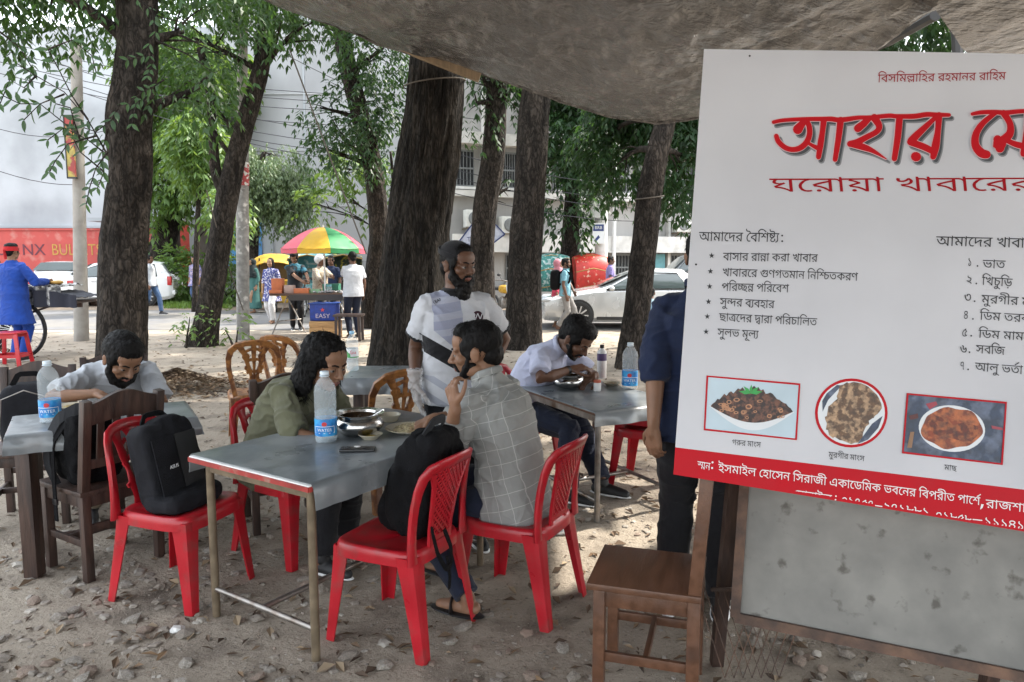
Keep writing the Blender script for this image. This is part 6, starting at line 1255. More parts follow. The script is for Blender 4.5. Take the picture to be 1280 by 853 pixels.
LINES=[(1097,94.5,1257,91,9.5,'r',1806,[(55,0,0),(42,44,0),(50,144,0),(55,257,0),(44,302,0),(413,405,0),(54,527,0),(55,572,0),(51,616,0),(46,704,0),(46,847,0),(51,946,0),(44,1034,0),(54,1138,0),(39,1182,0),(46,1283,0),(46,1426,0),(54,1525,0),(55,1570,0),(51,1614,0),(44,1702,0)]),
(962,223.5,1292,222.5,16.5,'r',1059,[(23,0,0),(61,105,0),(46,163,0),(54,262,0),(70,306,0),(54,411,0),(21,498,0),(54,614,0),(42,659,0),(54,758,0),(61,802,0),(46,860,0),(46,960,0)]),
(874,290.5,974,292,11,'k',1093,[(9,0,0),(44,193,0),(54,297,0),(61,341,0),(37,399,0),(46,499,0),(451,642,0),(42,700,0),(55,799,0),(48,843,0),(423,956,0),(202,1050,0)]),
(904,316.5,1022,318.5,9.5,'k',1501,[(42,0,0),(54,99,0),(50,144,0),(54,257,0),(46,302,0),(46,444,0),(54,544,0),(365,588,0),(54,689,0),(20,776,0),(46,911,0),(54,1010,0),(21,1098,0),(54,1214,0),(42,1258,0),(54,1358,0),(46,1402,0)]),
(903,336,1072,342,9.5,'k',2171,[(21,0,0),(54,116,0),(42,160,0),(54,260,0),(46,304,0),(61,403,0),(46,461,0),(452,604,0),(34,741,0),(22,844,0),(35,954,0),(44,1072,0),(54,1175,0),(39,1220,0),(55,1364,0),(39,1408,0),(55,1509,0),(416,1553,0),(35,1716,0),(20,1834,0),(46,1968,0),(34,2068,0)]),
(902,354.5,986,356.5,9.5,'k',1104,[(40,0,0),(55,119,0),(46,164,0),(312,263,0),(365,427,0),(40,571,0),(55,690,0),(46,735,0),(61,834,0),(42,892,0),(48,991,0)]),
(900,373,968,376.5,9.5,'k',879,[(50,0,0),(57,114,0),(363,114,0),(46,263,0),(42,406,0),(202,505,0),(42,548,0),(51,647,0),(54,735,0),(46,780,0)]),
(899,392,1021,398.5,9.5,'k',1599,[(26,0,0),(54,114,0),(219,159,0),(61,278,0),(37,336,0),(46,436,0),(262,579,0),(54,682,0),(46,726,0),(54,825,0),(40,913,0),(55,1032,0),(46,1077,0),(25,1176,0),(54,1270,0),(55,1315,0),(47,1359,0),(35,1481,0)]),
(897,411,948,414,9.5,'k',667,[(50,0,0),(57,114,0),(47,114,0),(43,236,0),(44,399,0),(58,503,0),(47,503,0),(202,624,0)]),
(1170,296,1292,299,11.5,'k',1045,[(9,0,0),(44,193,0),(54,297,0),(61,341,0),(37,399,0),(46,499,0),(21,642,0),(54,758,0),(42,802,0),(54,902,0),(46,946,0)]),
(1209,323,1214.5,323,10,'k',99,[(76,0,0)]),
(1207,345,1215,345,10,'k',99,[(77,0,0)]),
(1204.5,367,1214,367,10,'k',99,[(78,0,0)]),
(1204,389,1210,389,10,'k',99,[(79,0,0)]),
(1202,411,1209,411,10,'k',99,[(80,0,0)]),
(1199.5,431,1209,432,10,'k',99,[(81,0,0)]),
(1200,452,1206,452.5,10,'k',99,[(82,0,0)]),
(1228,325.5,1256,326.5,10,'k',282,[(43,0,0),(54,120,0),(35,164,0)]),
(1227,346.5,1265,349,10,'k',418,[(55,0,0),(21,44,0),(25,160,0),(586,241,0),(55,255,0),(68,299,0)]),
(1226.5,369,1292,373,10,'k',647,[(44,0,0),(57,104,0),(46,104,0),(22,203,0),(56,312,0),(46,357,0),(44,499,0),(54,603,0)]),
(1224.5,390,1294,394,10,'k',706,[(55,0,0),(32,44,0),(44,163,0),(35,310,0),(46,428,0),(20,527,0),(54,662,0)]),
(1223,412.5,1298,417,10,'k',741,[(55,0,0),(32,44,0),(44,163,0),(44,310,0),(54,414,0),(44,458,0),(61,562,0),(47,619,0)]),
(1220,431.5,1256.5,434,10,'k',410,[(50,0,0),(42,114,0),(55,213,0),(27,257,0)]),
(1219,453.5,1279,458,10,'k',640,[(9,0,0),(47,193,0),(57,315,0),(43,358,0),(35,478,0),(131,570,0),(54,596,0)]),
(915,549.5,951,553,6.5,'k',720,[(22,0,0),(454,109,0),(46,243,0),(44,386,0),(54,490,0),(6,534,0),(50,607,0)]),
(1036,565,1081,570.5,6.5,'k',834,[(44,0,0),(57,104,0),(46,104,0),(22,203,0),(56,312,0),(46,357,0),(44,499,0),(54,603,0),(6,647,0),(50,720,0)]),
(1181,581,1196,583,6.5,'k',262,[(44,0,0),(54,104,0),(26,148,0)]),
(872,576.5,888,579,9,'w',264,[(441,0,0),(39,163,0)]),
(898,580,1225,622,9.5,'w',3881,[(10,0,0),(50,88,0),(44,202,0),(54,306,0),(10,350,0),(47,438,0),(450,604,0),(51,661,0),(54,750,0),(61,794,0),(50,852,0),(39,965,0),(55,1109,0),(50,1154,0),(46,1267,0),(54,1366,0),(27,1411,0),(56,1564,0),(16,1651,0),(20,1778,0),(54,1912,0),(61,1956,0),(32,2014,0),(55,2133,0),(44,2177,0),(20,2281,0),(43,2459,0),(42,2579,0),(61,2678,0),(39,2736,0),(46,2836,0),(55,2979,0),(42,3024,0),(40,3123,0),(46,3242,0),(56,3342,0),(35,3386,0),(40,3547,0),(54,3666,0),(61,3711,0),(48,3768,0),(131,3871,0)]),
(1232,624.5,1296,632,10,'w',586,[(46,0,0),(54,99,0),(27,144,0),(48,296,0),(54,409,0),(51,454,0),(56,542,0)]),
(992,612.5,1040,619.5,9,'w',560,[(450,0,0),(44,58,0),(54,161,0),(42,206,0),(54,305,0),(10,349,0),(47,438,0)]),
(1052,620,1093,627,10,'w',493,[(75,0,0),(76,99,0),(82,197,0),(80,296,0),(82,395,0)]),
(1104,628.5,1162,636,10,'w',592,[(77,0,0),(82,99,0),(76,197,0),(83,296,0),(83,395,0),(76,493,0)]),
(1169,638.5,1214,645,10,'w',493,[(75,0,0),(76,99,0),(83,197,0),(80,296,0),(83,395,0)]),
(1229,646.5,1290,653.5,10,'w',592,[(76,0,0),(76,99,0),(76,197,0),(79,296,0),(76,395,0),(77,493,0)])]
GC = {}
def glyph_tris(g):
 if g in GC: return GC[g]
 loops = [[V((c[i], c[i+1])) for i in range(0, len(c), 2)] for c in GLY[g]]
 vs = [p for l in loops for p in l]; es = []; o = 0
 for l in loops: es += [(o+i, o+(i+1) % len(l)) for i in range(len(l))]; o += len(l)
 ov, _, of, _, _, _ = delaunay_2d_cdt(vs, es, [], 0, 1e-4)
 def wind(p):
  w_ = 0
  for l in loops:
   for i in range(len(l)):
    a, b__ = l[i-1], l[i]
    if (a.y <= p.y) != (b__.y <= p.y):
     x = a.x+(p.y-a.y)*(b__.x-a.x)/(b__.y-a.y)
     if x > p.x: w_ += 1 if b__.y > a.y else -1
  return w_
 tris = []
 for f in of:
  c = V((sum(ov[i].x for i in f)/len(f), sum(ov[i].y for i in f)/len(f)))
  if wind(c) != 0: tris.append(tuple(f))
 GC[g] = [(ov, tris, 0)]; return GC[g]
mats3 = {'r': mat('text_red', (.30, .008, .014), .7, vary=0, bump=0, spec=.1), 'k': M_ink, 'w': M_tw}
def clipb(x, y): return min(y, boty(x)-1.2)
for li, (x0, y0, x1, y1, h, c, W_, gl) in enumerate(LINES):
 mb = MB(); ux, uy = (x1-x0)/W_, (y1-y0)/W_
 if h == 16.5: pass
 for gi_, (g, gx, gy) in enumerate(gl):
  for flat, tris, k in glyph_tris(g):
   vs = []
   for p in flat:
    X = gx+p.x; Y = gy+p.y; dn = (104-Y)/104*h
    px = x0+ux*X-.06*dn*(1 if h != 16.5 else -1.6); py = y0+uy*X+dn
    vs.append(onb(px, clipb(px, py), .0032+.00012*(gi_ % 3)+.00035*k))
   mb.add(vs, tris)
 mb.obj('lettering', mats3[c], bw, world=True, norm=False)
# extra marks: colons, numerals' dots, comma, stars
mb = MB(); mr_ = MB(); mw_ = MB()
def disc(m_, x, y, r, out=.0035, n=14, ry=None): m_.add([onb(x+math.cos(2*math.pi*k/n)*r, y+math.sin(2*math.pi*k/n)*(ry or r), out) for k in range(n)], [tuple(range(n))])
for y in (295, 302): disc(mb, 977.5, y, 1.2)
for x, y in ((1221, 333), (1219.5, 355), (1217.5, 377), (1215.5, 399), (1213.5, 420), (1211.5, 440.5), (1210, 462)): disc(mb, x, y, 1.1)
for x, y in ((890.5, 578), (890, 585)): disc(mw_, x, y, 1.3)
for x, y in ((1045, 620.5), (1044.5, 625)): disc(mw_, x, y, 1.0)
mw_.add([onb(x, y, .0035) for x, y in ((1226, 630), (1229, 630.5), (1227.5, 635), (1224.5, 637))], [(0, 1, 2, 3)])
for xa, xb, y in ((1094, 1103, 631.5), (1215, 1227, 648.5)): mw_.add([onb(a, b__, .0035) for a, b__ in ((xa, y), (xb, y+1.3), (xb, y+2.6), (xa, y+1.3))], [(0, 1, 2, 3)])
for x, y in ((889.5, 320), (888, 339.5), (887, 358.5), (885.5, 377.5), (884, 396), (882.5, 415)):
 n = 10; pts = [onb(x+math.sin(2*math.pi*k/n)*(3.6 if k % 2 == 0 else 1.5), y-math.cos(2*math.pi*k/n)*(3.9 if k % 2 == 0 else 1.6), .0035) for k in range(n)]
 mb.add([onb(x, y, .0035)]+pts, [(0, k+1, (k+1) % n+1) for k in range(n)])
for x, y in ((937, 70.5), (870, 331)): disc(mb, x, y, 1.3)
mb.obj('star_marks', M_ink, bw, world=True, norm=False)['kind'] = 'stuff'; mw_.obj('dot_marks', M_tw, bw, world=True, norm=False)['kind'] = 'stuff'
# brush title
CX = lambda x: 960+x/7.106
CY = lambda y: 130+y/7.106
STR = [[(48, 168, 34), (130, 152, 34), (300, 142, 36), (480, 140, 40), (560, 140, 44), (620, 148, 44), (700, 142, 44), (800, 128, 38), (900, 128, 40), (1000, 118, 40), (1080, 112, 40), (1137, 118, 40), (1290, 118, 46), (1400, 102, 44), (1480, 104, 42), (1602, 106, 34)],
 [(72, 290, 42), (92, 340, 46), (150, 392, 46), (220, 410, 46), (290, 392, 52), (345, 338, 52), (368, 262, 50), (358, 190, 48), (330, 150, 44)],
 [(262, 232, 88), (295, 190, 66), (330, 150, 44)], [(355, 352, 30), (400, 378, 34), (445, 398, 46)], [(492, 150, 56), (480, 260, 50), (466, 350, 56), (447, 476, 46)], [(642, 150, 60), (625, 300, 54), (594, 498, 44)],
 [(795, 222, 72), (850, 178, 62), (895, 135, 50)], [(940, 130, 70), (982, 200, 58), (962, 252, 50), (870, 302, 52), (790, 345, 60), (726, 360, 56)], [(720, 362, 44), (830, 384, 60), (930, 424, 40), (1048, 496, 8)],
 [(1162, 130, 60), (1147, 300, 58), (1118, 492, 50)], [(1490, 120, 36), (1410, 195, 50), (1310, 290, 66), (1266, 338, 72)], [(1258, 345, 60), (1370, 385, 60), (1455, 425, 56)], [(1512, 110, 60), (1502, 250, 54), (1482, 380, 72), (1462, 474, 56)], [(1304, 474, 84), (1314, 476, 84)],
 [(1806, 98, 30), (1880, 84, 38), (1990, 80, 40), (2100, 86, 44), (2200, 76, 40), (2290, 70, 38), (2420, 66, 36)], [(2010, 90, 40), (1905, 175, 52), (1842, 270, 62), (1835, 370, 72), (1885, 440, 80), (1935, 456, 74)],
 [(2085, 90, 60), (2140, 180, 58), (2140, 270, 70), (2080, 330, 80)], [(2030, 322, 76), (2048, 370, 120), (2052, 400, 84)], [(2110, 330, 44), (2190, 365, 52), (2275, 385, 60)], [(2300, 80, 52), (2288, 250, 52), (2262, 448, 60)]]
def ribbon2(mb, st, dx, dy, out, grow=0):
 P = []
 for i in range(len(st)-1):
  p0 = st[max(0, i-1)]; p1 = st[i]; p2 = st[i+1]; p3 = st[min(len(st)-1, i+2)]
  for k in range(5):
   t = k/5; P.append(tuple(.5*((2*p1[j])+(p2[j]-p0[j])*t+(2*p0[j]-5*p1[j]+4*p2[j]-p3[j])*t*t+(3*p1[j]-p0[j]-3*p2[j]+p3[j])*t**3) for j in range(3)))
 P.append(st[-1]); Lf = []; Rt = []
 for i in range(len(P)):
  a = P[max(0, i-1)]; c = P[min(len(P)-1, i+1)]; tx, ty = c[0]-a[0], c[1]-a[1]; l = math.hypot(tx, ty) or 1; nx_, ny_ = -ty/l, tx/l; r = P[i][2]/2+grow
  Lf.append((P[i][0]+nx_*r, P[i][1]+ny_*r)); Rt.append((P[i][0]-nx_*r, P[i][1]-ny_*r))
 vs = [onb(CX(x+dx), CY(y+dy), out) for x, y in Lf+Rt]; n = len(P); mb.add(vs, [(i, i+1, n+i+1, n+i) for i in range(n-1)])
 for e in (0, -1): disc(mb, CX(P[e][0]+dx), CY(P[e][1]+dy), (P[e][2]/2+grow)/7.106*.97, out+.00003*(e+2), 14)
for nm, m_, dx, dy, out, gw in (('title_soft_shadow', M_shd2, 28, 26, .0022, 7), ('title_shadow', M_shd, 25, 23, .0036, -3), ('title_outline', mat('title_pink_outline', (.66, .50, .52), .5, vary=0, bump=0), -2, -2, .0052, 6), ('title_lettering', M_tred, 0, 0, .0068, 0)):
 mb = MB()
 for i, st in enumerate(STR): ribbon2(mb, st, dx, dy, out+i*.00006, gw)
 mb.obj(nm, m_, bw, world=True, norm=False)
# food pictures: flat prints with raised layers a fraction of a millimetre
def polyb(name, pts, out, m, par=None):
 b = bmesh.new(); vs = [b.verts.new((x, y, 0)) for x, y in pts]
 for t in tessellate_polygon([[V((x, y, 0)) for x, y in pts]]):
  try: b.faces.new([vs[i] for i in t])
  except ValueError: pass
 for k in range(6):
  es = [e for e in b.edges if e.calc_length() > 9]
  if not es: break
  bmesh.ops.subdivide_edges(b, edges=es, cuts=1); bmesh.ops.triangulate(b, faces=b.faces)
 o_ = wloc(bw)
 for v in b.verts: v.co = onb(v.co.x, v.co.y, out+.0015)-o_
 me = bpy.data.meshes.new(name); b.to_mesh(me); b.free(); me.materials.append(m); return link(name, me, bw)
def ellp(cx, cy, rx, ry, n=40, rot=0): return [(cx+math.cos(a)*rx*math.cos(rot)-math.sin(a)*ry*math.sin(rot), cy+math.cos(a)*rx*math.sin(rot)+math.sin(a)*ry*math.cos(rot)) for a in [2*math.pi*k/n for k in range(n)]]
def frame_rect(pts, w_, out, m):
 cx = sum(p[0] for p in pts)/4; cy = sum(p[1] for p in pts)/4; q = []
 for x, y in pts: q.append((x+(cx-x)*w_/abs(cx-x) if cx != x else x, y+(cy-y)*w_/abs(cy-y)))
 mb = MB()
 for i in range(4):
  a, c, e, g_ = pts[i], pts[(i+1) % 4], q[(i+1) % 4], q[i]; mb.grid(lambda u, v: onb((a[0]+(c[0]-a[0])*u)*(1-v)+(g_[0]+(e[0]-g_[0])*u)*v, (a[1]+(c[1]-a[1])*u)*(1-v)+(g_[1]+(e[1]-g_[1])*u)*v, out+.0015), 14, 1)
 mb.obj('picture_frame', m, bw, world=True, norm=False)
M_pb = mat('photo_pale_blue', (.42, .52, .58), .4, vary=.15, vscale=4, bump=0); M_pw = mat('photo_white', (.62, .64, .66), .4, vary=.05, bump=0)
def foodmat(name, a, b__, c, sc):
 m = mat(name, a, .5, vary=.5, vscale=sc*1.6, bump=0, col2=b__, cscale=sc, cfac=(.46, .56)); return m
M_beef = foodmat('photo_dark_beef', (.025, .012, .01), (.12, .05, .03), None, 60); M_chick = foodmat('photo_brown_chicken', (.10, .055, .03), (.34, .22, .13), None, 50); M_fish = foodmat('photo_red_fish', (.17, .035, .015), (.34, .10, .035), None, 35)
M_nav = foodmat('photo_navy_cloth', (.035, .05, .085), (.09, .11, .16), None, 20); M_gl = mat('photo_green', (.03, .30, .06), .5, vary=.1, bump=0); M_on = mat('photo_onion', (.42, .20, .10), .5, vary=.3, vscale=30, bump=0); M_pk = mat('photo_spice', (.30, .04, .06), .5, vary=.1, bump=0)
R1 = [(883, 469.5), (1000, 479.5), (996, 550.5), (879.5, 538)]
polyb('picture', R1, .0012, M_pb); frame_rect(R1, 2.2, .0026, M_bred)
polyb('picture_bowl', [(886+x*107, 507+x*8+math.sin(math.pi*x)*27) for x in [k/24 for k in range(25)]]+[(993-x*107, 515-x*8+math.sin(math.pi*x)*1) for x in [k/8 for k in range(1, 8)]], .0016, M_pw)
rr = random.Random(9)
top_ = [(888+x*103, 508+x*7-math.sin(math.pi*x)**.8*(26+rr.uniform(-4, 4))) for x in [k/36 for k in range(37)]]; bot_ = [(991-x*103, 515-x*7+math.sin(math.pi*x)*17) for x in [k/24 for k in range(1, 24)]]
polyb('picture_food', top_+bot_, .0020, M_beef)
mb = MB()
for k in range(26):
 x = rr.uniform(.12, .88); cx, cy = 888+x*103, 510+x*7+rr.uniform(-16, 12)*math.sin(math.pi*x); r = rr.uniform(2, 4.2); n = 12; a0 = rr.uniform(.5, 1)
 P = [onb(cx+math.cos(2*math.pi*q/n)*r, cy+math.sin(2*math.pi*q/n)*r*a0, .0039+k*.00001) for q in range(n)]+[onb(cx+math.cos(2*math.pi*q/n)*r*.6, cy+math.sin(2*math.pi*q/n)*r*a0*.55, .0039+k*.00001) for q in range(n)]
 mb.add(P, [(q, (q+1) % n, n+(q+1) % n, n+q) for q in range(n)])
mb.obj('picture_onion_rings', M_on, bw, world=True, norm=False)['kind'] = 'stuff'
mb = MB()
for a in (-2.9, -2.2, -1.5, -.8, -.2):
 c = (938, 492); ex, ey = math.cos(a), math.sin(a)*.75; vs = [onb(c[0]+ex*d__-ey*s, c[1]+ey*d__+ex*s, .0043+.0001*(a+3)) for d__, s in ((0, 0), (7, 2.6), (15, 0), (7, -2.6))]; mb.add(vs, [(0, 1, 2, 3)])
mb.obj('picture_leaf', M_gl, bw, world=True, norm=False)
polyb('picture', ellp(1064, 516.5, 45.5, 43.2), .0012, M_bred); polyb('picture_ground', ellp(1064, 516.5, 42, 39.8), .0016, M_pw)
def clipc(x, y, r=39.5):
 d_ = math.hypot(x-1064, y-516.5); return (x, y) if d_ < r else (1064+(x-1064)*r/d_, 516.5+(y-516.5)*r/d_)
polyb('picture_cloth', [clipc(*p) for p in ((1024, 500), (1030, 490), (1045, 480), (1052, 482), (1035, 500), (1028, 515))], .0019, M_nav); polyb('picture_cloth', [clipc(*p) for p in ((1104, 520), (1098, 535), (1085, 550), (1072, 556), (1090, 530))], .0019, M_nav)
rr = random.Random(3); ol = [(1050, 482), (1062, 478), (1080, 480), (1096, 492), (1103, 508), (1096, 516), (1090, 524), (1082, 534), (1078, 545), (1068, 555), (1052, 552), (1040, 546), (1033, 536), (1030, 522), (1036, 510), (1046, 500)]
ol2 = []
for i in range(len(ol)):
 a, c = ol[i], ol[(i+1) % len(ol)]
 for k in range(3): ol2.append(clipc(a[0]+(c[0]-a[0])*k/3+rr.uniform(-2, 2), a[1]+(c[1]-a[1])*k/3+rr.uniform(-2, 2), 39))
polyb('picture_food', ol2, .0022, M_chick)
R3 = [(1133, 491.5), (1258.5, 502.5), (1253, 581.5), (1127.5, 567)]
polyb('picture', R3, .0012, M_nav); frame_rect(R3, 2.2, .0036, M_bred)
polyb('picture_bowl', ellp(1190, 536, 41.5, 29, rot=.1), .0018, M_pw); ol = [(1190+math.cos(a)*38*(1+.05*math.sin(a*5)), 535.5+math.sin(a)*25.5*(1+.06*math.cos(a*7))) for a in [k*math.pi/24 for k in range(48)]]
polyb('picture_food', ol, .0022, M_fish)
polyb('picture_food', [(1160, 527), (1170, 520), (1184, 523), (1192, 532), (1206, 528), (1222, 533), (1224, 543), (1214, 552), (1196, 550), (1184, 547), (1168, 543)], .0026, foodmat('photo_fish_top', (.24, .07, .025), (.10, .02, .01), None, 50))
for pts in ([(1157, 505), (1170, 502), (1172, 506), (1162, 512)], [(1239, 532), (1253, 535), (1253, 538), (1240, 536)]): polyb('picture_spice', pts, .0026, M_pk)
polyb('picture_spice', [(1138, 540), (1143, 540), (1140, 560), (1134, 560)], .0026, mat('photo_stick', (.25, .14, .08), .6)); polyb('picture_spice', [(1136, 520), (1147, 517), (1148, 523), (1138, 525)], .0026, mat('photo_bark', (.10, .03, .03), .6))
# cords holding the banner
for a, c, lab in ((onb(1500, 78), D(1460, -60, 4.2), 'cord from the banner\'s top right side up to the tarpaulin'),):
 a = V(a)-V(bn)*.01; c = V((a.x+.05, a.y+.25, 3.12)); rope(a, c, .004, lab)
# ================================================ people
def skinmat(name, c):
 m = mat(name, c, .5, vary=.10, vscale=18, bump=.12, bscale=180, col2=tuple(k*.72 for k in c), cscale=9, cfac=(.45, .75), spec=.35)
 b = m.node_tree.nodes['Principled BSDF']; b.inputs['Subsurface Weight'].default_value = .08; b.inputs['Subsurface Radius'].default_value = (.012, .004, .002); b.inputs['Subsurface Scale'].default_value = .5
 return m
SK1 = skinmat('skin_brown', (.235, .125, .075)); SK2 = skinmat('skin_deep', (.125, .062, .038)); SK3 = skinmat('skin_tan', (.30, .17, .105))
M_hair = mat('black_hair', (.0045, .004, .004), .62, vary=.3, vscale=40, bump=.5, bscale=90, stretch=(1, 1, .3), spec=.18)
M_eye = mat('eye_white', (.20, .17, .155), .25, vary=0, bump=0); M_iris = mat('iris_dark', (.012, .008, .006), .15, vary=0, bump=0)
M_lip = mat('lips', (.20, .075, .06), .45, vary=.05, bump=0)
def dirv(h, p=0): return V((math.sin(R(h))*math.cos(R(p)), math.cos(R(h))*math.cos(R(p)), math.sin(R(p))))
def ik(a, c, l1, l2, pole):
 d = c-a; L = d.length
 if L > (l1+l2)*.995: c = a+d*((l1+l2)*.995/L); d = c-a; L = d.length
 x = (l1*l1-l2*l2+L*L)/(2*L); h = math.sqrt(max(0, l1*l1-x*x)); n = d.normalized(); p = V(pole)-n*V(pole).dot(n); p = p.normalized() if p.length > 1e-4 else n.orthogonal().normalized()
 return a+n*x+p*h, c
def cap(mb, pts, rad, n=14, fl=1.0, round_=True): mb.tube(pts, rad, n, True, fl, round_)
def hand(mb, w, d, nrm, side, k=1.0, curl=.5, spread=1.0, thumb=.8, curls=None):
 """w wrist, d finger direction, nrm palm normal (palm faces nrm), side +1/-1: thumb side sign along d x nrm"""
 d = d.normalized(); nrm = (nrm-d*nrm.dot(d)).normalized(); s = d.cross(nrm)*side
 offs = (.031, .0105, -.0105, -.031); lens = (.070, .078, .073, .057); rads = (.0088, .009, .0086, .0076)
 cap(mb, [w-d*.02, w+d*.03], [.027*k, .028*k], 12, .72)
 for i, o in enumerate(offs):
  kn = w+d*.088*k+s*o*k*.98-d*(.006*abs(i-1))*k
  cap(mb, [w+d*.012*k+s*o*.55*k, kn], [.0165*k, .0145*k], 10, .85)
  L = lens[i]*k; c_ = (curls[i] if curls else curl+.08*(i-1)); a = 0; p = kn; pts = [p]; dd = d+s*o*1.6*spread; dd.normalize()
  for j, fr in enumerate((.44, .31, .25)):
   a += c_*(.55 if j == 0 else .75); p = p+(dd*math.cos(a)+nrm*math.sin(a))*L*fr; pts.append(p)
  cap(mb, pts, [rads[i]*k*1.08, rads[i]*k, rads[i]*k*.95, rads[i]*k*.82], 9)
 b_ = w+d*.022*k+s*.024*k; t1 = b_+(d*.6+s*.75+nrm*.35*thumb).normalized()*.042*k; t2 = t1+(d*.85+s*.35+nrm*.45*thumb).normalized()*.034*k; t3 = t2+(d*.95+s*.05+nrm*.5*thumb).normalized()*.026*k
 cap(mb, [b_, t1, t2, t3], [.0165*k, .0115*k, .0102*k, .0085*k], 9)
def headM(c, h, p, roll=0):
 f = dirv(h, -p); r = V((math.cos(R(h)), -math.sin(R(h)), 0)); u = r.cross(f);
 r2 = r*math.cos(R(roll))+u*math.sin(R(roll)); u2 = r2.cross(f)
 return Matrix(((r2.x, f.x, u2.x, c.x), (r2.y, f.y, u2.y, c.y), (r2.z, f.z, u2.z, c.z), (0, 0, 0, 1)))
def xf(M, k, p): return M @ (V(p)*k)
def head(mb, M, k=1.0):
 R3_ = M.to_3x3(); q = lambda *p: xf(M, k, p)
 def E_(c, r): mb.ell(q(*c), tuple(x*k for x in r), R3_, 20, 14)
 E_((0, -.014, .035), (.0755, .094, .084)); E_((0, .030, -.030), (.060, .060, .080)); E_((0, .058, -.088), (.026, .022, .02)); E_((0, .05, .05), (.062, .042, .048))
 for s in (-1, 1):
  E_((s*.041, .058, -.018), (.026, .024, .022)); E_((s*.045, .015, -.065), (.022, .04, .026)); cap(mb, [q(s*.014, .083, .026), q(s*.046, .074, .024)], [.0105*k, .009*k], 8)
  E_((s*.0785, -.006, -.004), (.009, .019, .031)); E_((s*.083, -.012, .008), (.008, .015, .018)); E_((s*.0125, .098, -.027), (.0085, .010, .0075))
 cap(mb, [q(0, .086, .018), q(0, .101, -.008), q(0, .111, -.023)], [.0085*k, .0095*k, .0115*k], 10)
 cap(mb, [q(-.018, .082, -.053), q(0, .091, -.050), q(.018, .082, -.053)], [.006*k, .0075*k, .006*k], 8); cap(mb, [q(-.015, .082, -.062), q(0, .088, -.064), q(.015, .082, -.062)], [.006*k, .008*k, .006*k], 8)
def face_parts(par, M, k, lids=.35, brow=True, gaze=(0, 0)):
 off = wloc(par); R3_ = M.to_3x3(); q = lambda *p: xf(M, k, p)
 for s in (-1, 1):
  mb = MB(); mb.ell(q(s*.030, .0755, .0035), (.0125*k,)*3, R3_, 14, 10); e = mb.obj('eye', M_eye, par, smooth=180, world=True)
  mb = MB(); mb.ell(q(s*.030+gaze[0]*.004, .0838, .0035+gaze[1]*.004), (.0068*k, .0048*k, .0068*k), R3_, 12, 8); link('iris', mb.mesh('iris', M_iris, off, 180), e)
  if brow:
   mb = MB(); cap(mb, [q(s*.013, .0945, .024), q(s*.030, .0895, .0295), q(s*.050, .075, .024)], [.0032*k, .0042*k, .0022*k], 7); mb.obj('eyebrow', M_hair, par, smooth=180, world=True)
 mb = MB()
 for s in (-1, 1): pass
 cap(mb, [q(-.021, .083, -.0565), q(-.008, .0955, -.0535), q(.008, .0955, -.0535), q(.021, .083, -.0565)], [.003*k, .0052*k, .0052*k, .003*k], 8); cap(mb, [q(-.017, .084, -.0600), q(0, .0935, -.0625), q(.017, .084, -.0600)], [.003*k, .0056*k, .003*k], 8)
 o = blob('lips', mb, M_lip, par, .002, 2)
def eyelids(mb, M, k, open_=.5):
 R3_ = M.to_3x3(); q = lambda *p: xf(M, k, p)
 for s in (-1, 1): mb.ell(q(s*.030, .0752, .0035+.006+.004*(open_)), (.0145*k, .0135*k, .0085*k), R3_, 14, 10); mb.ell(q(s*.030, .0742, -.0085), (.0145*k, .0125*k, .006*k), R3_, 12, 8)
def hair_strands(M, k, regions, n, L, seed, down=.6, w=.0022):
 """short ribbons lying over the scalp mass"""
 rr = random.Random(seed); mb = MB()
 for i in range(n):
  c, r = regions[rr.randrange(len(regions))]
  d = V((rr.gauss(0, 1), rr.gauss(0, 1), rr.gauss(.3, 1))).normalized()
  if d.z < -.35 and len(regions) == 1: continue
  p = V(c)+V((d.x*r[0], d.y*r[1], d.z*r[2]))
  if p.y > .045 and abs(p.x) < .07 and -.07 < p.z < .095 and down < 1: continue
  nrm = V((d.x/r[0], d.y/r[1], d.z/r[2])).normalized()
  fl = V((rr.uniform(-.5, .5)+nrm.x*.4, nrm.y*.2+rr.uniform(-.4, .5), -down)); t = (fl-nrm*fl.dot(nrm)); t = t.normalized() if t.length > .01 else V((1, 0, 0)); s = nrm.cross(t)*w/2; l = L*rr.uniform(.6, 1.3)
  a = p-nrm*.002; b_ = p+t*l*.5+nrm*rr.uniform(.001, .005); e = p+t*l+nrm*rr.uniform(-.002, .006)
  vs = [a-s, a+s, b_+s, b_-s, e]; mb.add([xf(M, k, v) for v in vs], [(0, 1, 2, 3), (3, 2, 4)])
 return mb
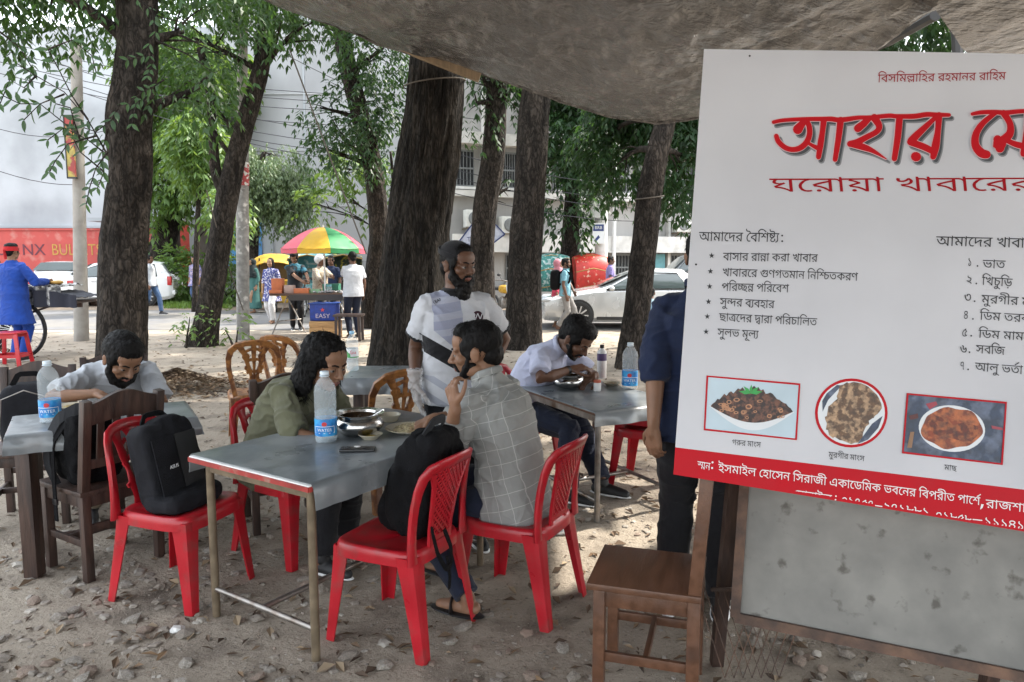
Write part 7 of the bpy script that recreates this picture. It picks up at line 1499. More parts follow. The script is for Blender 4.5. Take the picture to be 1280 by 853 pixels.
def hair(par, M, k, style, vox, seed=1):
 mb = MB(); R3_ = M.to_3x3(); q = lambda *p: xf(M, k, p)
 def E_(c, r): mb.ell(q(*c), tuple(x*k for x in r), R3_, 20, 14)
 reg = [((0, -.02, .045), (.084, .100, .088))]; ns = 500
 if style in ('short', 'thick', 'crop'):
  g = {'short': 0, 'thick': .010, 'crop': -.003}[style]
  E_((0, -.022, .048), (.080+g, .096+g, .084+g)); E_((0, .028, .088), (.060+g, .052+g, .040+g)); E_((0, -.062, -.012), (.062, .050, .055))
  for s in (-1, 1): E_((s*.064, .012, .030), (.017+g*.6, .042, .044)); E_((s*.070, .020, .002), (.009, .014, .026))
  reg = [((0, -.022, .048), (.080+g, .096+g, .084+g)), ((0, .028, .088), (.060+g, .052+g, .040+g))]
 elif style == 'long':
  E_((0, -.022, .046), (.092, .106, .090)); E_((0, .018, .084), (.064, .056, .042))
  for s in (-1, 1):
   E_((s*.078, -.022, -.01), (.024, .060, .085)); E_((s*.080, -.030, -.085), (.030, .056, .07)); E_((s*.05, -.07, -.10), (.05, .045, .09))
  E_((0, -.085, -.06), (.075, .045, .12))
  reg = [((0, -.022, .046), (.092, .106, .090)), ((.08, -.028, -.06), (.030, .058, .12)), ((-.08, -.028, -.06), (.030, .058, .12)), ((0, -.085, -.08), (.08, .05, .13))]; ns = 1500
 elif style == 'woman':
  E_((0, -.022, .046), (.084, .100, .088)); E_((0, -.07, -.06), (.08, .055, .17))
  for s in (-1, 1): E_((s*.07, -.01, -.05), (.022, .04, .12))
 def dsp(co, n):
  return co+n*(.004*noise.noise(co*45)+.003*abs(noise.noise(V((co.x*110, co.y*110, co.z*30)))))*(1 if style != 'crop' else .3)*(2.0 if style == 'long' else 1)
 near = vox < .008
 ex = hair_strands(M, k, reg, ns if near else 0, .035 if style != 'long' else .06, seed, w=.0026) if near else None
 o = blob('hair', mb, M_hair, par, max(.0045, vox*.8), 2, dsp, extra=ex); return o
def beard(par, M, k, style, vox):
 mb = MB(); R3_ = M.to_3x3(); q = lambda *p: xf(M, k, p)
 def E_(c, r): mb.ell(q(*c), tuple(x*k for x in r), R3_, 16, 12)
 f = {'full': 1, 'long': 1.0, 'short': .6}[style]; e = .004*f
 cap(mb, [q(-.071, .022, .0), q(-.066, .036, -.045), q(-.042, .060, -.082), q(0, .074, -.098), q(.042, .060, -.082), q(.066, .036, -.045), q(.071, .022, .0)], [x*k*(-.1+1.1*f) for x in (.009, .019, .024, .026, .024, .019, .009)], 10)
 cap(mb, [q(-.030, .078, -.064), q(-.024, .088, -.046), q(0, .0985, -.0425), q(.024, .088, -.046), q(.030, .078, -.064)], [.0055*k, .0065*k, .006*k, .0065*k, .0055*k], 8)
 for s in (-1, 1): E_((s*.050, .026, -.056), (.005+.0155*f, .026+.014*f, .022+.012*f)); E_((s*.034, .052, -.080), (.012+.010*f, .018+.008*f, .013+.007*f))
 if style in ('full', 'long'): E_((0, .055, -.095), (.040, .034, .030)); cap(mb, [q(-.04, .04, -.075), q(0, .05, -.11), q(.04, .04, -.075)], [.028*k]*3, 10)
 if style == 'long': E_((0, .055, -.115), (.052, .042, .045)); E_((0, .062, -.15), (.036, .030, .035)); E_((.02, .06, -.14), (.03, .03, .035))
 def dsp(co, n): return co+n*(.003*noise.noise(co*60)+.003*abs(noise.noise(V((co.x*130, co.y*130, co.z*35)))))*f
 ex = None
 if vox < .008:
  ex = hair_strands(M, k, [((0, .052, -.085-(.03 if style == 'long' else 0)), (.052*(.9+.1*f), .036, .04+(.03 if style == 'long' else 0)))], 380 if style == 'long' else 160, .022 if style == 'long' else .009, 5, 1.2, .0018)
 return blob('beard', mb, M_hair, par, max(.004, vox*.7), 1, dsp, extra=ex)
def wrinkle(seed, amp=.006, els=(), f=6.0):
 def fn(co, n):
  p = V((co.x*f, co.y*f, co.z*f*.8+seed)); a = noise.noise(p); q = V((co.x*f*1.7+a*1.6, co.y*f*1.7, co.z*f*2.4+seed*2)); r = 1-2*abs(noise.noise(q)); r2 = 1-2*abs(noise.noise(q*2.1))
  w_ = .55
  for e in els: w_ += .9*math.exp(-((co-e).length/.13)**2)
  return co+n*amp*w_*(.7*a+.9*max(0, r)**2*1.2+.25*r2-.3)
 return fn
def person(label, loc, h, ph=.93, lean=0, side=0, neck=0, hd=(0, 0, 0), LH=None, RH=None, LE=None, RE=None, LF=None, RF=None, LK=None, RK=None, k=1.0, hk=1.0, skin=SK1,
   shirt=None, sleeve=.45, loose=1.0, hem=.10, pants=None, ploose=1.0, shorts=0, shoes=None, hstyle='short', bstyle=None, vox=.0055, seed=1, lh=None, rh=None, twist=0, face=True, smidx=None, smats=None, wr=.006, dress=0, neckup=0, cat='person', collar=None, lids=-.35, name='person', kneel=0, shrug=0):
 """h heading deg; ph pelvis height; lean forward deg; targets in world coords; lh/rh dict(d,n,curl,...)"""
 root = thing(name, label, cat, (loc[0], loc[1], 0)); up0 = V((0, 0, 1)); f = dirv(h); r = V((math.cos(R(h)), -math.sin(R(h)), 0))
 def spine(a, s_): d = up0*math.cos(R(a))+f*math.sin(R(a)); return (d+r*math.tan(R(s_))).normalized()
 P = V((loc[0], loc[1], ph)); d1 = spine(lean*.45, side*.6); d2 = spine(lean*1.0, side); d3 = spine(lean*1.35, side*1.1)
 W_ = P+d1*.17*k; C = W_+d2*.17*k; N = C+d3*.185*k
 f3 = d3.cross(r).normalized(); f3 = f3 if f3.dot(f) > 0 else -f3; rt = (r*math.cos(R(twist))+f3*-math.sin(R(twist))).normalized(); ft = d3.cross(rt); ft = ft if ft.dot(f) > 0 else -ft
 SL = C+d3*(.112+shrug)*k-rt*.158*k; SR = C+d3*(.112+shrug)*k+rt*.158*k
 nd = spine(lean*1.1+neck, side); Hc = N+nd*(.128)*k*1.0+dirv(h+hd[0])*.018
 M = headM(Hc, h+hd[0], hd[1], hd[2]); hk_ = k*hk
 if LH is None: LH = SL+V((0, 0, -.52*k))-rt*.06+f*.05
 if RH is None: RH = SR+V((0, 0, -.52*k))+rt*.06+f*.05
 LH, RH = V(LH), V(RH)
 LEl, LW = ik(SL, LH, .285*k, .255*k, LE or (-f*.7-rt*.5-up0*.6)); REl, RW = ik(SR, RH, .285*k, .255*k, RE or (-f*.7+rt*.5-up0*.6))
 HL = P-r*.088*k-up0*.02; HR = P+r*.088*k-up0*.02
 LF = V(LF) if LF is not None else V((loc[0], loc[1], 0))-r*.11*k+V((0, 0, .085)); RF = V(RF) if RF is not None else V((loc[0], loc[1], 0))+r*.11*k+V((0, 0, .085))
 LKn, LA = ik(HL, LF, .435*k, .42*k, LK or f); RKn, RA = ik(HR, RF, .435*k, .42*k, RK or f)
 b = MB(); head(b, M, hk_)
 if face: eyelids(b, M, hk_, lids)
 cap(b, [xf(M, hk_, (0, -.028, -.03)), N+nd*.03*k-f*.005, N-d3*.05*k], [.052*k, .056*k, .072*k], 16)
 b.rings([(P-d1*.08*k, .13*k, .09*k), (P, .145*k, .10*k), (W_, .12*k, .085*k), (C, .13*k, .09*k), (C+d3*.09*k, .12*k, .075*k), (N-d3*.02*k, .07*k, .06*k)], rt, 20)
 for S_, E_, Wr in ((SL, LEl, LW), (SR, REl, RW)):
  cap(b, [S_+d3*-.01, S_.lerp(E_, .5), E_, E_.lerp(Wr, .3), E_.lerp(Wr, .7), Wr], [.040*k, .042*k, .037*k, .040*k, .031*k, .0255*k], 14)
 for H_, K_, A_ in ((HL, LKn, LA), (HR, RKn, RA)):
  cap(b, [H_, H_.lerp(K_, .5), K_, K_.lerp(A_, .3), K_.lerp(A_, .75), A_], [.078*k, .066*k, .05*k, .052*k, .036*k, .032*k], 14)
 dl = (LW-LEl).normalized(); dr = (RW-REl).normalized()
 for (w_, d_, s_, hp, nd_) in ((LW, dl, 1, lh, None), (RW, dr, -1, rh, None)):
  hp = hp or {}; inward = (rt if s_ > 0 else -rt)
  dd = V(hp.get('d', d_)); nn = V(hp.get('n', inward*.8-f*.4))
  # thumb sign: for a hanging left hand (d down, palm inward=right) thumb points forward
  dd_ = dd.normalized(); n_ = (nn-dd_*nn.dot(dd_)).normalized(); c_ = dd_.cross(n_); thumbdir = V(hp.get('t', f)); sg = 1 if c_.dot(thumbdir) > 0 else -1
  hand(b, w_, dd, nn, sg, k*1.02, hp.get('curl', .45), hp.get('spread', 1), hp.get('thumb', .8), hp.get('curls'))
 toes = []
 for A_, K_ in ((LA, LKn), (RA, RKn)):
  td = (f+V((0, 0, -.0)) ).normalized(); toes.append(td)
  cap(b, [A_-td*.03*k-up0*.045*k, A_+td*.06*k-up0*.05*k, A_+td*.15*k-up0*.062*k], [.034*k, .034*k, .024*k], 12, .8); cap(b, [A_, A_-up0*.045*k], [.034*k, .034*k], 10)
 blob('body', b, skin, root, vox if face else max(vox, .008), 2)
 els = [LEl, REl, SL, SR]
 if face: face_parts(root, M, hk_, lids)
 if shirt:
  s = MB(); L = loose; hr = 1.0+dress*.0
  hemc = P-d1*hem*k; rs = []
  if dress:
   fl_ = dress; z0 = V((P.x, P.y, fl_)); rs += [(z0+up0*.0, .25*k, .21*k), (z0.lerp(P, .5), .205*k, .17*k), (P-up0*.03, .182*k, .145*k)]
  else: rs += [(hemc, .178*k*L, .142*k*L), (hemc.lerp(P, .6), .176*k*L, .140*k*L)]
  rs += [(P+d1*.05*k, .17*k*L, .130*k*L), (W_, .158*k*L, .122*k*L), (C-d2*.03*k, .168*k*L, .124*k*L), (C+d3*.06*k, .166*k*L, .116*k*L), (C+d3*.11*k, .142*k, .095*k), (C+d3*.155*k, .100*k, .074*k), (N+nd*.010*k, .066*k, .062*k)]
  s.rings(rs, rt, 28)
  for S_, E_, Wr in ((SL, LEl, LW), (SR, REl, RW)):
   inn = C+d3*.10*k
   if sleeve <= .5: e = S_.lerp(E_, sleeve*2*.86); pts = [inn.lerp(S_, .55), S_+d3*-.004, S_.lerp(e, .5), e]; rad = [.062*k, .060*k, .061*k*L, .064*k*L]
   else:
    e = E_.lerp(Wr, (sleeve-.5)*2); pts = [inn.lerp(S_, .55), S_, S_.lerp(E_, .5), E_, E_.lerp(e, .5), e]; rad = [.062*k, .060*k, .058*k*L, .056*k*L, .050*k*L, .046*k*L]
   fr = pts; s.tube(fr, rad, 16)
  if collar:
   q = xf(M, hk_, (0, -.028, -.03)); pass
  o = blob('shirt' if not dress else 'dress', s, smats or shirt, root, vox*1.15, 3, wrinkle(seed, wr, els), midx=(lambda c, n_: smidx(c, n_, dict(P=P, W=W_, C=C, N=N, r=rt, f=ft, u=d3, SL=SL, SR=SR, LE=LEl, RE=REl, k=k))) if smidx else None)
  if collar:
   mb = MB(); cN = N+nd*.018*k; ax = nd; e1 = rt; e2 = ax.cross(e1)
   e2 = e2 if e2.dot(f) > 0 else -e2; seg = 22
   def colf(u, v):
    a = math.pi*2*(u*.9+.05)+math.pi/2; rr_ = (.068+.012*v+.006*math.sin(v*math.pi))*k; return cN+e1*math.cos(a)*rr_+e2*math.sin(a)*rr_*.95+ax*(.030*math.sin((1-v)*1.6)-.006-.02*(1 if math.sin(a) > 0 else 0)*v)*k
   mb.sheet(colf, seg, 6, .004); mb.obj('collar', collar, root, world=True, smooth=60)
 if pants:
  s = MB(); L = ploose
  sit = abs((HL-LKn).normalized().z) < .75
  s.rings([(P+d1*.06*k, .150*k, .115*k), (P, .160*k, .125*k), (P-d1*.06*k if not sit else P-up0*.05*k+f*.02, .165*k, .13*k), (P-up0*.11*k if not sit else P-up0*.09*k+f*.03, .15*k, .12*k)], r, 22)
  for H_, K_, A_ in ((HL, LKn, LA), (HR, RKn, RA)):
   e = K_.lerp(A_, .97-shorts); s.tube([H_+up0*.0, H_.lerp(K_, .45), K_, K_.lerp(e, .35), K_.lerp(e, .75), e], [.098*k, .086*k*L, .068*k*L, .066*k*L, .060*k*L, .058*k*L], 16)
   s.ell(H_, (.098*k,)*3, None, 14, 9)
   s.ell(K_, (.066*k*L,)*3, None, 12, 8)
  blob('trousers', s, pants, root, vox*1.3, 3, wrinkle(seed+9, wr*.9, [LKn, RKn, P], 5))
 if shoes:
  for A_ in (LA, RA):
   s = MB(); td = f
   cap(s, [A_-td*.035*k-up0*.05*k, A_+td*.06*k-up0*.052*k, A_+td*.165*k-up0*.062*k], [.042*k, .042*k, .032*k], 14, .85); s.tube([A_-up0*.02, A_+up0*.02], [.046*k, .042*k], 14)
   o = blob('shoe', s, shoes, root, max(.006, vox), 2)
   so = MB(); so.ell(A_+td*.06*k-up0*.080*k, (.046*k, .150*k, .012*k), Matrix((r, td, up0)).transposed(), 18, 8); link('sole', so.mesh('sole', M_white, wloc(root), 60), o)
 if hstyle: hair(root, M, hk_, hstyle, vox, seed)
 if bstyle: beard(root, M, hk_, bstyle, vox)
 return dict(root=root, M=M, k=hk_, N=N, C=C, P=P, W=W_, r=rt, f=ft, fw=f, u=d3, SL=SL, SR=SR, LE=LEl, RE=REl, LW=LW, RW=RW, LA=LA, RA=RA, LK=LKn, RK=RKn, nd=nd)
def checkmat():
 m = mat('grey_check_shirt', (.27, .275, .265), .85, vary=.08, vscale=14, bump=.35, bscale=260)
 n = m.node_tree.nodes; l = m.node_tree.links; b = n['Principled BSDF']; src = b.inputs['Base Color'].links[0].from_socket
 tc = n.new('ShaderNodeTexCoord'); mp = n.new('ShaderNodeMapping'); mp.inputs['Rotation'].default_value = (R(8), R(14), R(28)); l.new(tc.outputs['Object'], mp.inputs[0])
 nzz = n.new('ShaderNodeTexNoise'); nzz.inputs['Scale'].default_value = 5; l.new(tc.outputs['Object'], nzz.inputs[0])
 sx = n.new('ShaderNodeSeparateXYZ'); va = n.new('ShaderNodeVectorMath'); va.operation = 'MULTIPLY_ADD'; va.inputs[1].default_value = (.02, .02, .02); l.new(nzz.outputs[1], va.inputs[0]); l.new(mp.outputs[0], va.inputs[2]); l.new(va.outputs[0], sx.inputs[0])
 outs = []
 for ax, sp in ((0, 17.0), (2, 15.0)):
  mu = n.new('ShaderNodeMath'); mu.operation = 'MULTIPLY'; mu.inputs[1].default_value = sp; l.new(sx.outputs[ax], mu.inputs[0])
  fr = n.new('ShaderNodeMath'); fr.operation = 'FRACT'; l.new(mu.outputs[0], fr.inputs[0]); lt = n.new('ShaderNodeMath'); lt.operation = 'LESS_THAN'; lt.inputs[1].default_value = .045; l.new(fr.outputs[0], lt.inputs[0]); outs.append(lt.outputs[0])
 mx_ = n.new('ShaderNodeMath'); mx_.operation = 'MAXIMUM'; l.new(outs[0], mx_.inputs[0]); l.new(outs[1], mx_.inputs[1])
 sc = n.new('ShaderNodeMath'); sc.operation = 'MULTIPLY'; sc.inputs[1].default_value = .6; l.new(mx_.outputs[0], sc.inputs[0])
 mx = n.new('ShaderNodeMix'); mx.data_type = 'RGBA'; mx.inputs[7].default_value = (.55, .55, .52, 1); l.new(sc.outputs[0], mx.inputs[0]); l.new(src, mx.inputs[6]); l.new(mx.outputs[2], b.inputs['Base Color']); return m
def cloth(name, c, vary=.1, **k): return mat(name, c, .88, vary=vary, vscale=12, bump=.3, bscale=240, sheen=.1, spec=.25, **k)
M_check = checkmat(); M_olive = cloth('olive_shirt', (.115, .115, .07)); M_lav = cloth('lavender_shirt', (.50, .52, .66)); M_navy = cloth('navy_shirt', (.012, .020, .052)); M_tee = cloth('white_tee', (.50, .51, .54)); M_teeb = cloth('tee_print_grey_blue', (.27, .29, .38), .3); M_teek = cloth('tee_black', (.012, .012, .014))
M_pale = cloth('pale_grey_shirt', (.40, .42, .45)); M_gold = cloth('gold_band', (.30, .19, .06)); M_blkp = cloth('black_trousers', (.010, .010, .012)); M_navp = cloth('dark_navy_jeans', (.012, .016, .032)); M_bjean = cloth('blue_jeans', (.05, .09, .17)); M_kurta = cloth('blue_kurta', (.012, .05, .27)); M_redc = cloth('red_cloth', (.42, .015, .02)); M_darkt = cloth('teal_black_shirt', (.03, .09, .12), .5); M_khaki = cloth('khaki', (.20, .17, .12))
M_shoe = mat('black_shoe', (.012, .012, .013), .55, vary=.2)
M_glove = bpy.data.materials.new('clear_glove'); M_glove.use_nodes = True; b_ = M_glove.node_tree.nodes['Principled BSDF']; b_.inputs['Base Color'].default_value = (.75, .75, .75, 1); b_.inputs['Roughness'].default_value = .25; b_.inputs['Alpha'].default_value = .38
th = dirv(-62)
pg = person('man in grey checked shirt sitting with his back half turned, hand at his chin', (0.0, 3.40), -62, ph=.545, lean=15, neck=4, hd=(-22, 8, 0),
 LH=D(569, 508, 3.2), LE=(-.55, -.2, -1), RH=D(540, 524, 3.62), RE=(.2, .8, -.4), skin=SK1, shirt=M_check, sleeve=.84, loose=1.14, hem=.15, pants=M_navp, hstyle='short', bstyle='short', seed=3, hk=1.17, vox=.0052, wr=.010, collar=M_check,
 lh=dict(d=D(560, 466, 3.22)-D(569, 508, 3.2), n=(.6, .55, .1), t=(.3, .2, .7), curl=1.15), rh=dict(d=D(508, 535, 3.60)-D(540, 524, 3.62)+V((0, 0, -.012)), n=(0, .1, -1), t=(-.3, -1, 0), curl=.55),
 LF=(-.20, 3.20, .09), RF=(-.30, 3.62, .09))
# sandals for him
for A_ in (pg['LA'], pg['RA']):
 mb = MB(); c = A_+pg['fw']*.06-V((0, 0, .08)); mb.ell(c, (.052, .145, .012), Matrix((V((pg['fw'].y, -pg['fw'].x, 0)), pg['fw'], V((0, 0, 1)))).transposed(), 20, 8); ribbon(mb, [c+V((.0, 0, 0))+V((pg['fw'].y, -pg['fw'].x, 0))*-.05, c+V((0, 0, .055))+pg['fw']*.02, c+V((pg['fw'].y, -pg['fw'].x, 0))*.05], .05, .005, tuple(pg['fw'])); mb.obj('sandal', M_blackp, pg['root'], world=True)
po = person('long haired youth in an olive shirt bending over the long table', (-1.30, 4.02), 119, ph=.53, lean=32, neck=8, hd=(4, 18, 0), LH=D(452, 540, 3.95), LE=(.1, .5, -.6), RH=D(428, 566, 3.55), RE=(-.7, -.6, -.2),
 skin=SK1, shirt=M_olive, sleeve=.53, loose=1.18, hem=.14, pants=M_blkp, ploose=1.2, shoes=M_shoe, hstyle='long', seed=8, hk=1.2, vox=.0055, wr=.011, collar=M_olive,
 lh=dict(n=(0, 0, -1), curl=.5), rh=dict(n=(0, 0, -1), t=(0, 1, 0), curl=.6, d=(.9, .2, -.2)), LF=(-.93, 4.0, .09), RF=(-.98, 3.66, .09))
pv = person('man in lavender shirt bowing low over the steel pot and eating', (.10, 5.42), 122, ph=.53, lean=33, neck=26, hd=(2, 42, 0), RH=D(713, 462, 5.05), RE=(-.6, -.7, -.25), LH=D(742, 470, 5.15), LE=(.7, .3, -.6),
 skin=SK2, shirt=M_lav, sleeve=.47, loose=1.14, hem=.14, pants=M_navp, ploose=1.15, shoes=M_shoe, hstyle='thick', bstyle='short', seed=12, k=1.04, hk=1.15, vox=.006, wr=.009, collar=M_lav,
 rh=dict(d=(.75, -.05, .15), n=(.1, .3, -1), t=(0, -1, .3), curl=.8), lh=dict(d=(-.5, -.4, -.2), n=(0, .2, -1), curl=.6), LF=(.62, 4.95, .09), RF=(.38, 4.78, .09))
mb = MB(); q = pv['RW']; dq = (pv['RW']-pv['RE']).normalized(); mb.tube([q-dq*.035, q-dq*.012], .031, 16); mb.obj('wristband', M_blackp, pv['root'], world=True, smooth=40)
pw = person('bearded man in pale collared shirt hunched over the left hand table', (-2.62, 4.84), 148, ph=.54, lean=40, neck=18, hd=(-22, 34, 4), RH=D(121, 492, 4.32), RE=(-1, -.2, -.1), LH=D(146, 502, 4.40), LE=(.8, .3, -.3),
 skin=SK1, shirt=M_pale, sleeve=.5, loose=1.12, hem=.14, pants=M_khaki, shoes=M_shoe, hstyle='thick', bstyle='full', seed=17, hk=1.22, vox=.006, wr=.009, smats=[M_pale, M_gold],
 smidx=lambda c, n_, g: 1 if (abs((c-g['C']).dot(g['u'])-.055) < .008 or abs((c-g['C']).dot(g['u'])-.03) < .007) and (c-g['C']).dot(g['r']) > .06 and (c-g['C']).dot(g['r']) < .17 and (c-g['C']).dot(g['f']) > 0 else 0,
 collar=M_pale, rh=dict(d=(.8, -.2, -.25), n=(0, -.1, -1), t=(.2, 1, 0), curl=.7), lh=dict(d=(-.5, -.4, -.1), n=(0, 0, -1), curl=.6), LF=(-2.25, 4.55, .09), RF=(-2.6, 4.42, .09))
def teeidx(c, n_, g):
 z = (c-g['C']).dot(g['u'])
 for S_, E_ in ((g['SL'], g['LE']), (g['SR'], g['RE'])):
  e = S_.lerp(E_, .757); d = (E_-S_).normalized(); t = (c-e).dot(d)
  if -.020 < t < .05 and (c-e-d*t).length < .1 and (c-g['C']).length > .2: return 1
 return 1 if (c-g['N']).length < .088 and z > .150 else 0
M_teep = cloth('white_print_tee', (.50, .51, .54))
def tee_nodes(m, g, root):
 """printed panels laid out in the shirt's own chest frame"""
 n = m.node_tree.nodes; l = m.node_tree.links; b = n['Principled BSDF']; src = b.inputs['Base Color'].links[0].from_socket
 tc = n.new('ShaderNodeTexCoord'); O = g['C']-wloc(root)
 def mth(op, *a):
  x = n.new('ShaderNodeMath'); x.operation = op
  for i, v in enumerate(a):
   if isinstance(v, (int, float)): x.inputs[i].default_value = v
   else: l.new(v, x.inputs[i])
  return x.outputs[0]
 def ax(v):
  d = n.new('ShaderNodeVectorMath'); d.operation = 'DOT_PRODUCT'; l.new(tc.outputs['Object'], d.inputs[0]); d.inputs[1].default_value = v; return mth('SUBTRACT', d.outputs['Value'], O.dot(v))
 x, y, z = ax(g['r']), ax(g['f']), ax(g['u']); front = mth('GREATER_THAN', y, .0)
 def mul(*a):
  r_ = a[0]
  for k in a[1:]: r_ = mth('MULTIPLY', r_, k)
  return r_
 pan = mul(front, mth('GREATER_THAN', x, .0), mth('LESS_THAN', x, .15), mth('GREATER_THAN', z, -.15), mth('GREATER_THAN', mth('ADD', z, mth('MULTIPLY', x, -.9)), -.16))
 st_ = mth('GREATER_THAN', mth('SINE', mth('ADD', mth('MULTIPLY', z, 75), mth('MULTIPLY', x, 12))), -.2)
 bd = mul(front, mth('LESS_THAN', mth('ABSOLUTE', mth('ADD', mth('ADD', z, .215), mth('MULTIPLY', x, -.6))), .045), mth('GREATER_THAN', x, -.03))
 low = mul(front, mth('LESS_THAN', z, -.27), mth('GREATER_THAN', mth('SINE', mth('ADD', mth('MULTIPLY', z, 60), mth('MULTIPLY', x, -40))), .3))
 def mix(f, a, c):
  q = n.new('ShaderNodeMix'); q.data_type = 'RGBA'; l.new(f, q.inputs[0]); l.new(a, q.inputs[6]); q.inputs[7].default_value = (*c, 1); return q.outputs[2]
 c = mix(pan, src, (.35, .365, .44)); c = mix(mul(pan, st_), c, (.27, .285, .37)); c = mix(mul(low, .6), c, (.25, .27, .34)); c = mix(bd, c, (.012, .012, .014)); l.new(c, b.inputs['Base Color'])
ps = person('tall bearded man in black skullcap and white sports shirt standing at the table', (GX(571, 4.05).x, 4.05), 158, ph=.93, lean=2, hd=(-26, 6, 0), k=.985, RH=D(519, 478, 3.9), RE=(-.35, .9, -.3), LH=D(606, 470, 4.1), LE=(.6, .6, -.3),
 skin=SK2, shirt=M_tee, sleeve=.44, loose=1.13, hem=.10, pants=M_blkp, ploose=1.1, shoes=M_shoe, hstyle='crop', bstyle='long', seed=22, hk=1.02, vox=.0055, wr=.007, smats=[M_teep, M_teek], smidx=teeidx,
 rh=dict(d=(.12, -.05, -1), n=(.8, .3, 0), t=(.2, -1, 0), curl=.3))
tee_nodes(M_teep, ps, ps['root'])
# gloves
g = MB(); hand(g, ps['RW'], V((.12, -.05, -1)), V((.8, .3, 0)), 1 if V((.12, -.05, -1)).cross(V((.8, .3, 0))).dot(V((.2, -1, 0))) > 0 else -1, 1.18, .3); g.tube([ps['RW']+V((0, 0, .07)), ps['RW']+V((0, 0, .02)), ps['RW']-V((0, 0, .03))], [.042, .036, .034], 14)
blob('glove', g, M_glove, ps['root'], .005, 1, wrinkle(4, .006, [ps['RW']], 14))
# skullcap
M_cap2 = cloth('black_cap', (.014, .014, .016)); mb = MB(); Mq = ps['M']; kk = ps['k']
mb.ell(xf(Mq, kk, (0, -.022, .058)), (.087*kk, .101*kk, .080*kk), Mq.to_3x3(), 28, 18); me = mb.mesh('cap', M_cap2, wloc(ps['root']), 180)
bmq = bmesh.new(); bmq.from_mesh(me); u_ = (Mq.to_3x3() @ V((0, .22, 1))).normalized(); o_ = xf(Mq, kk, (0, 0, .046))-wloc(ps['root']); bmesh.ops.bisect_plane(bmq, geom=bmq.verts[:]+bmq.edges[:]+bmq.faces[:], plane_co=o_, plane_no=u_, clear_inner=True); bmq.to_mesh(me); bmq.free(); link('skullcap', me, ps['root'])
mb = MB(); mb.sheet(lambda a, v: xf(Mq, kk, (math.cos(a*6.2832)*.0885, -.022+math.sin(a*6.2832)*.1025, .052+v*.026-.22*math.sin(a*6.2832)*.1)), 40, 2, .003); mb.obj('cap_band', M_cap2, ps['root'], world=True, smooth=60)
# chest badge with W
sd_ = ps; bp = None
def onshirt(par, o_, d_, name='shirt'):
 for ch in par.children:
  if ch.name.startswith(name):
   off = wloc(par); hit, p, n_, _ = ch.ray_cast(V(o_)-off, V(d_).normalized())
   if hit: return p+off, n_
 return None, None
bpy.context.view_layer.update()
bc = sd_['C']-sd_['r']*.085+sd_['u']*.045
p, n_ = onshirt(sd_['root'], bc+sd_['f']*.5, -sd_['f'])
if p is not None:
 M_ = Matrix.Translation(p-wloc(sd_['root'])+n_*.0035) @ frameM((0, 0, 0), -sd_['r'], n_)
 mb = MB(); mb.lathe([(0, 0), (.031, 0), (.031, -.003), (0, -.003)], n=28, cap=False); me = mb.mesh('badge', cloth('badge_maroon', (.035, .01, .018))); me.transform(M_); link('badge', me, sd_['root'])
 latin('W', .052, M_tee, M_ @ Matrix.Translation((0, -.018, .0012)), 'lettering', sd_['root'], ext=.0005, sx=1.1)
p, n_ = onshirt(sd_['root'], sd_['C']+sd_['r']*.115+sd_['u']*.3+sd_['f']*.3, -sd_['f']*.8-sd_['u']*.6)
if p is not None:
 latin('TEAM', .024, M_teek, Matrix.Translation(p-wloc(sd_['root'])+n_*.003) @ frameM((0, 0, 0), -sd_['r']*.9+V((0, 0, .35)), n_), 'lettering', sd_['root'])
pn = person('man in dark navy shirt standing half hidden behind the banner', (GX(868, 3.22).x, 3.22), 18, ph=.95, lean=0, hd=(10, 4, 0), k=1.02, LH=D(811, 592, 3.02), LE=(-.5, -.5, -.2), skin=SK1, shirt=M_navy, sleeve=.62, loose=1.2, hem=.12, pants=M_blkp, ploose=1.15, shoes=M_shoe, hstyle='short', seed=31, vox=.0065, wr=.009, collar=M_navy,
 lh=dict(d=(.05, .1, -1), n=(.7, .6, 0), t=(.1, 1, 0), curl=.6))
# ================================================ street people
def walk(label, px, d, h, k=1.0, stride=.18, **kw):
 c = GX(px, d); f = dirv(h); r = V((math.cos(R(h)), -math.sin(R(h)), 0))
 a = V((c.x, d, 0)); kw.setdefault('vox', .012); kw.setdefault('face', False)
 return person(label, (c.x, d), h, ph=.92*k-.01, k=k, LF=a+f*stride-r*.08+V((0, 0, .085)), RF=a-f*stride*1.05+r*.08+V((0, 0, .10 if stride > .1 else .085)), **kw)
pk = walk('person in long blue kurta and red headband standing at the hand cart, back to us', 24, 11.6, 12, 1.09, 0.0, skin=SK1, shirt=M_kurta, sleeve=.95, loose=1.15, dress=.58, pants=M_kurta, hstyle='short', shoes=M_shoe, RH=D(60, 352, 11.9), RE=(.6, -.3, -1), seed=41, vox=.010, wr=.010)
mb = MB(); Mk = pk['M']; kk = pk['k']; mb.sheet(lambda a, v: xf(Mk, kk, (math.cos(a*6.2832)*(.092-.01*v), -.018+math.sin(a*6.2832)*(.106-.01*v), .015+v*.06)), 30, 4, .006); ribbon(mb, [xf(Mk, kk, p) for p in ((0, -.12, .03), (.01, -.13, -.03), (.02, -.13, -.10))], .05, .006, tuple(Mk.to_3x3() @ V((1, 0, 0)))); mb.obj('headband', M_redc, pk['root'], world=True, smooth=60)
walk('dark haired person at the far left edge beyond the blue kurta', -2, 12.6, 60, 1.0, 0, skin=SK2, shirt=M_darkt, sleeve=.45, pants=M_blkp, hstyle='short', seed=42)
walk('man in pale checked shirt and jeans striding past the thick left trunk', 190, 21.0, 95, 1.0, .24, skin=SK2, shirt=M_pale, sleeve=.8, pants=M_bjean, shoes=M_shoe, hstyle='short', seed=43)
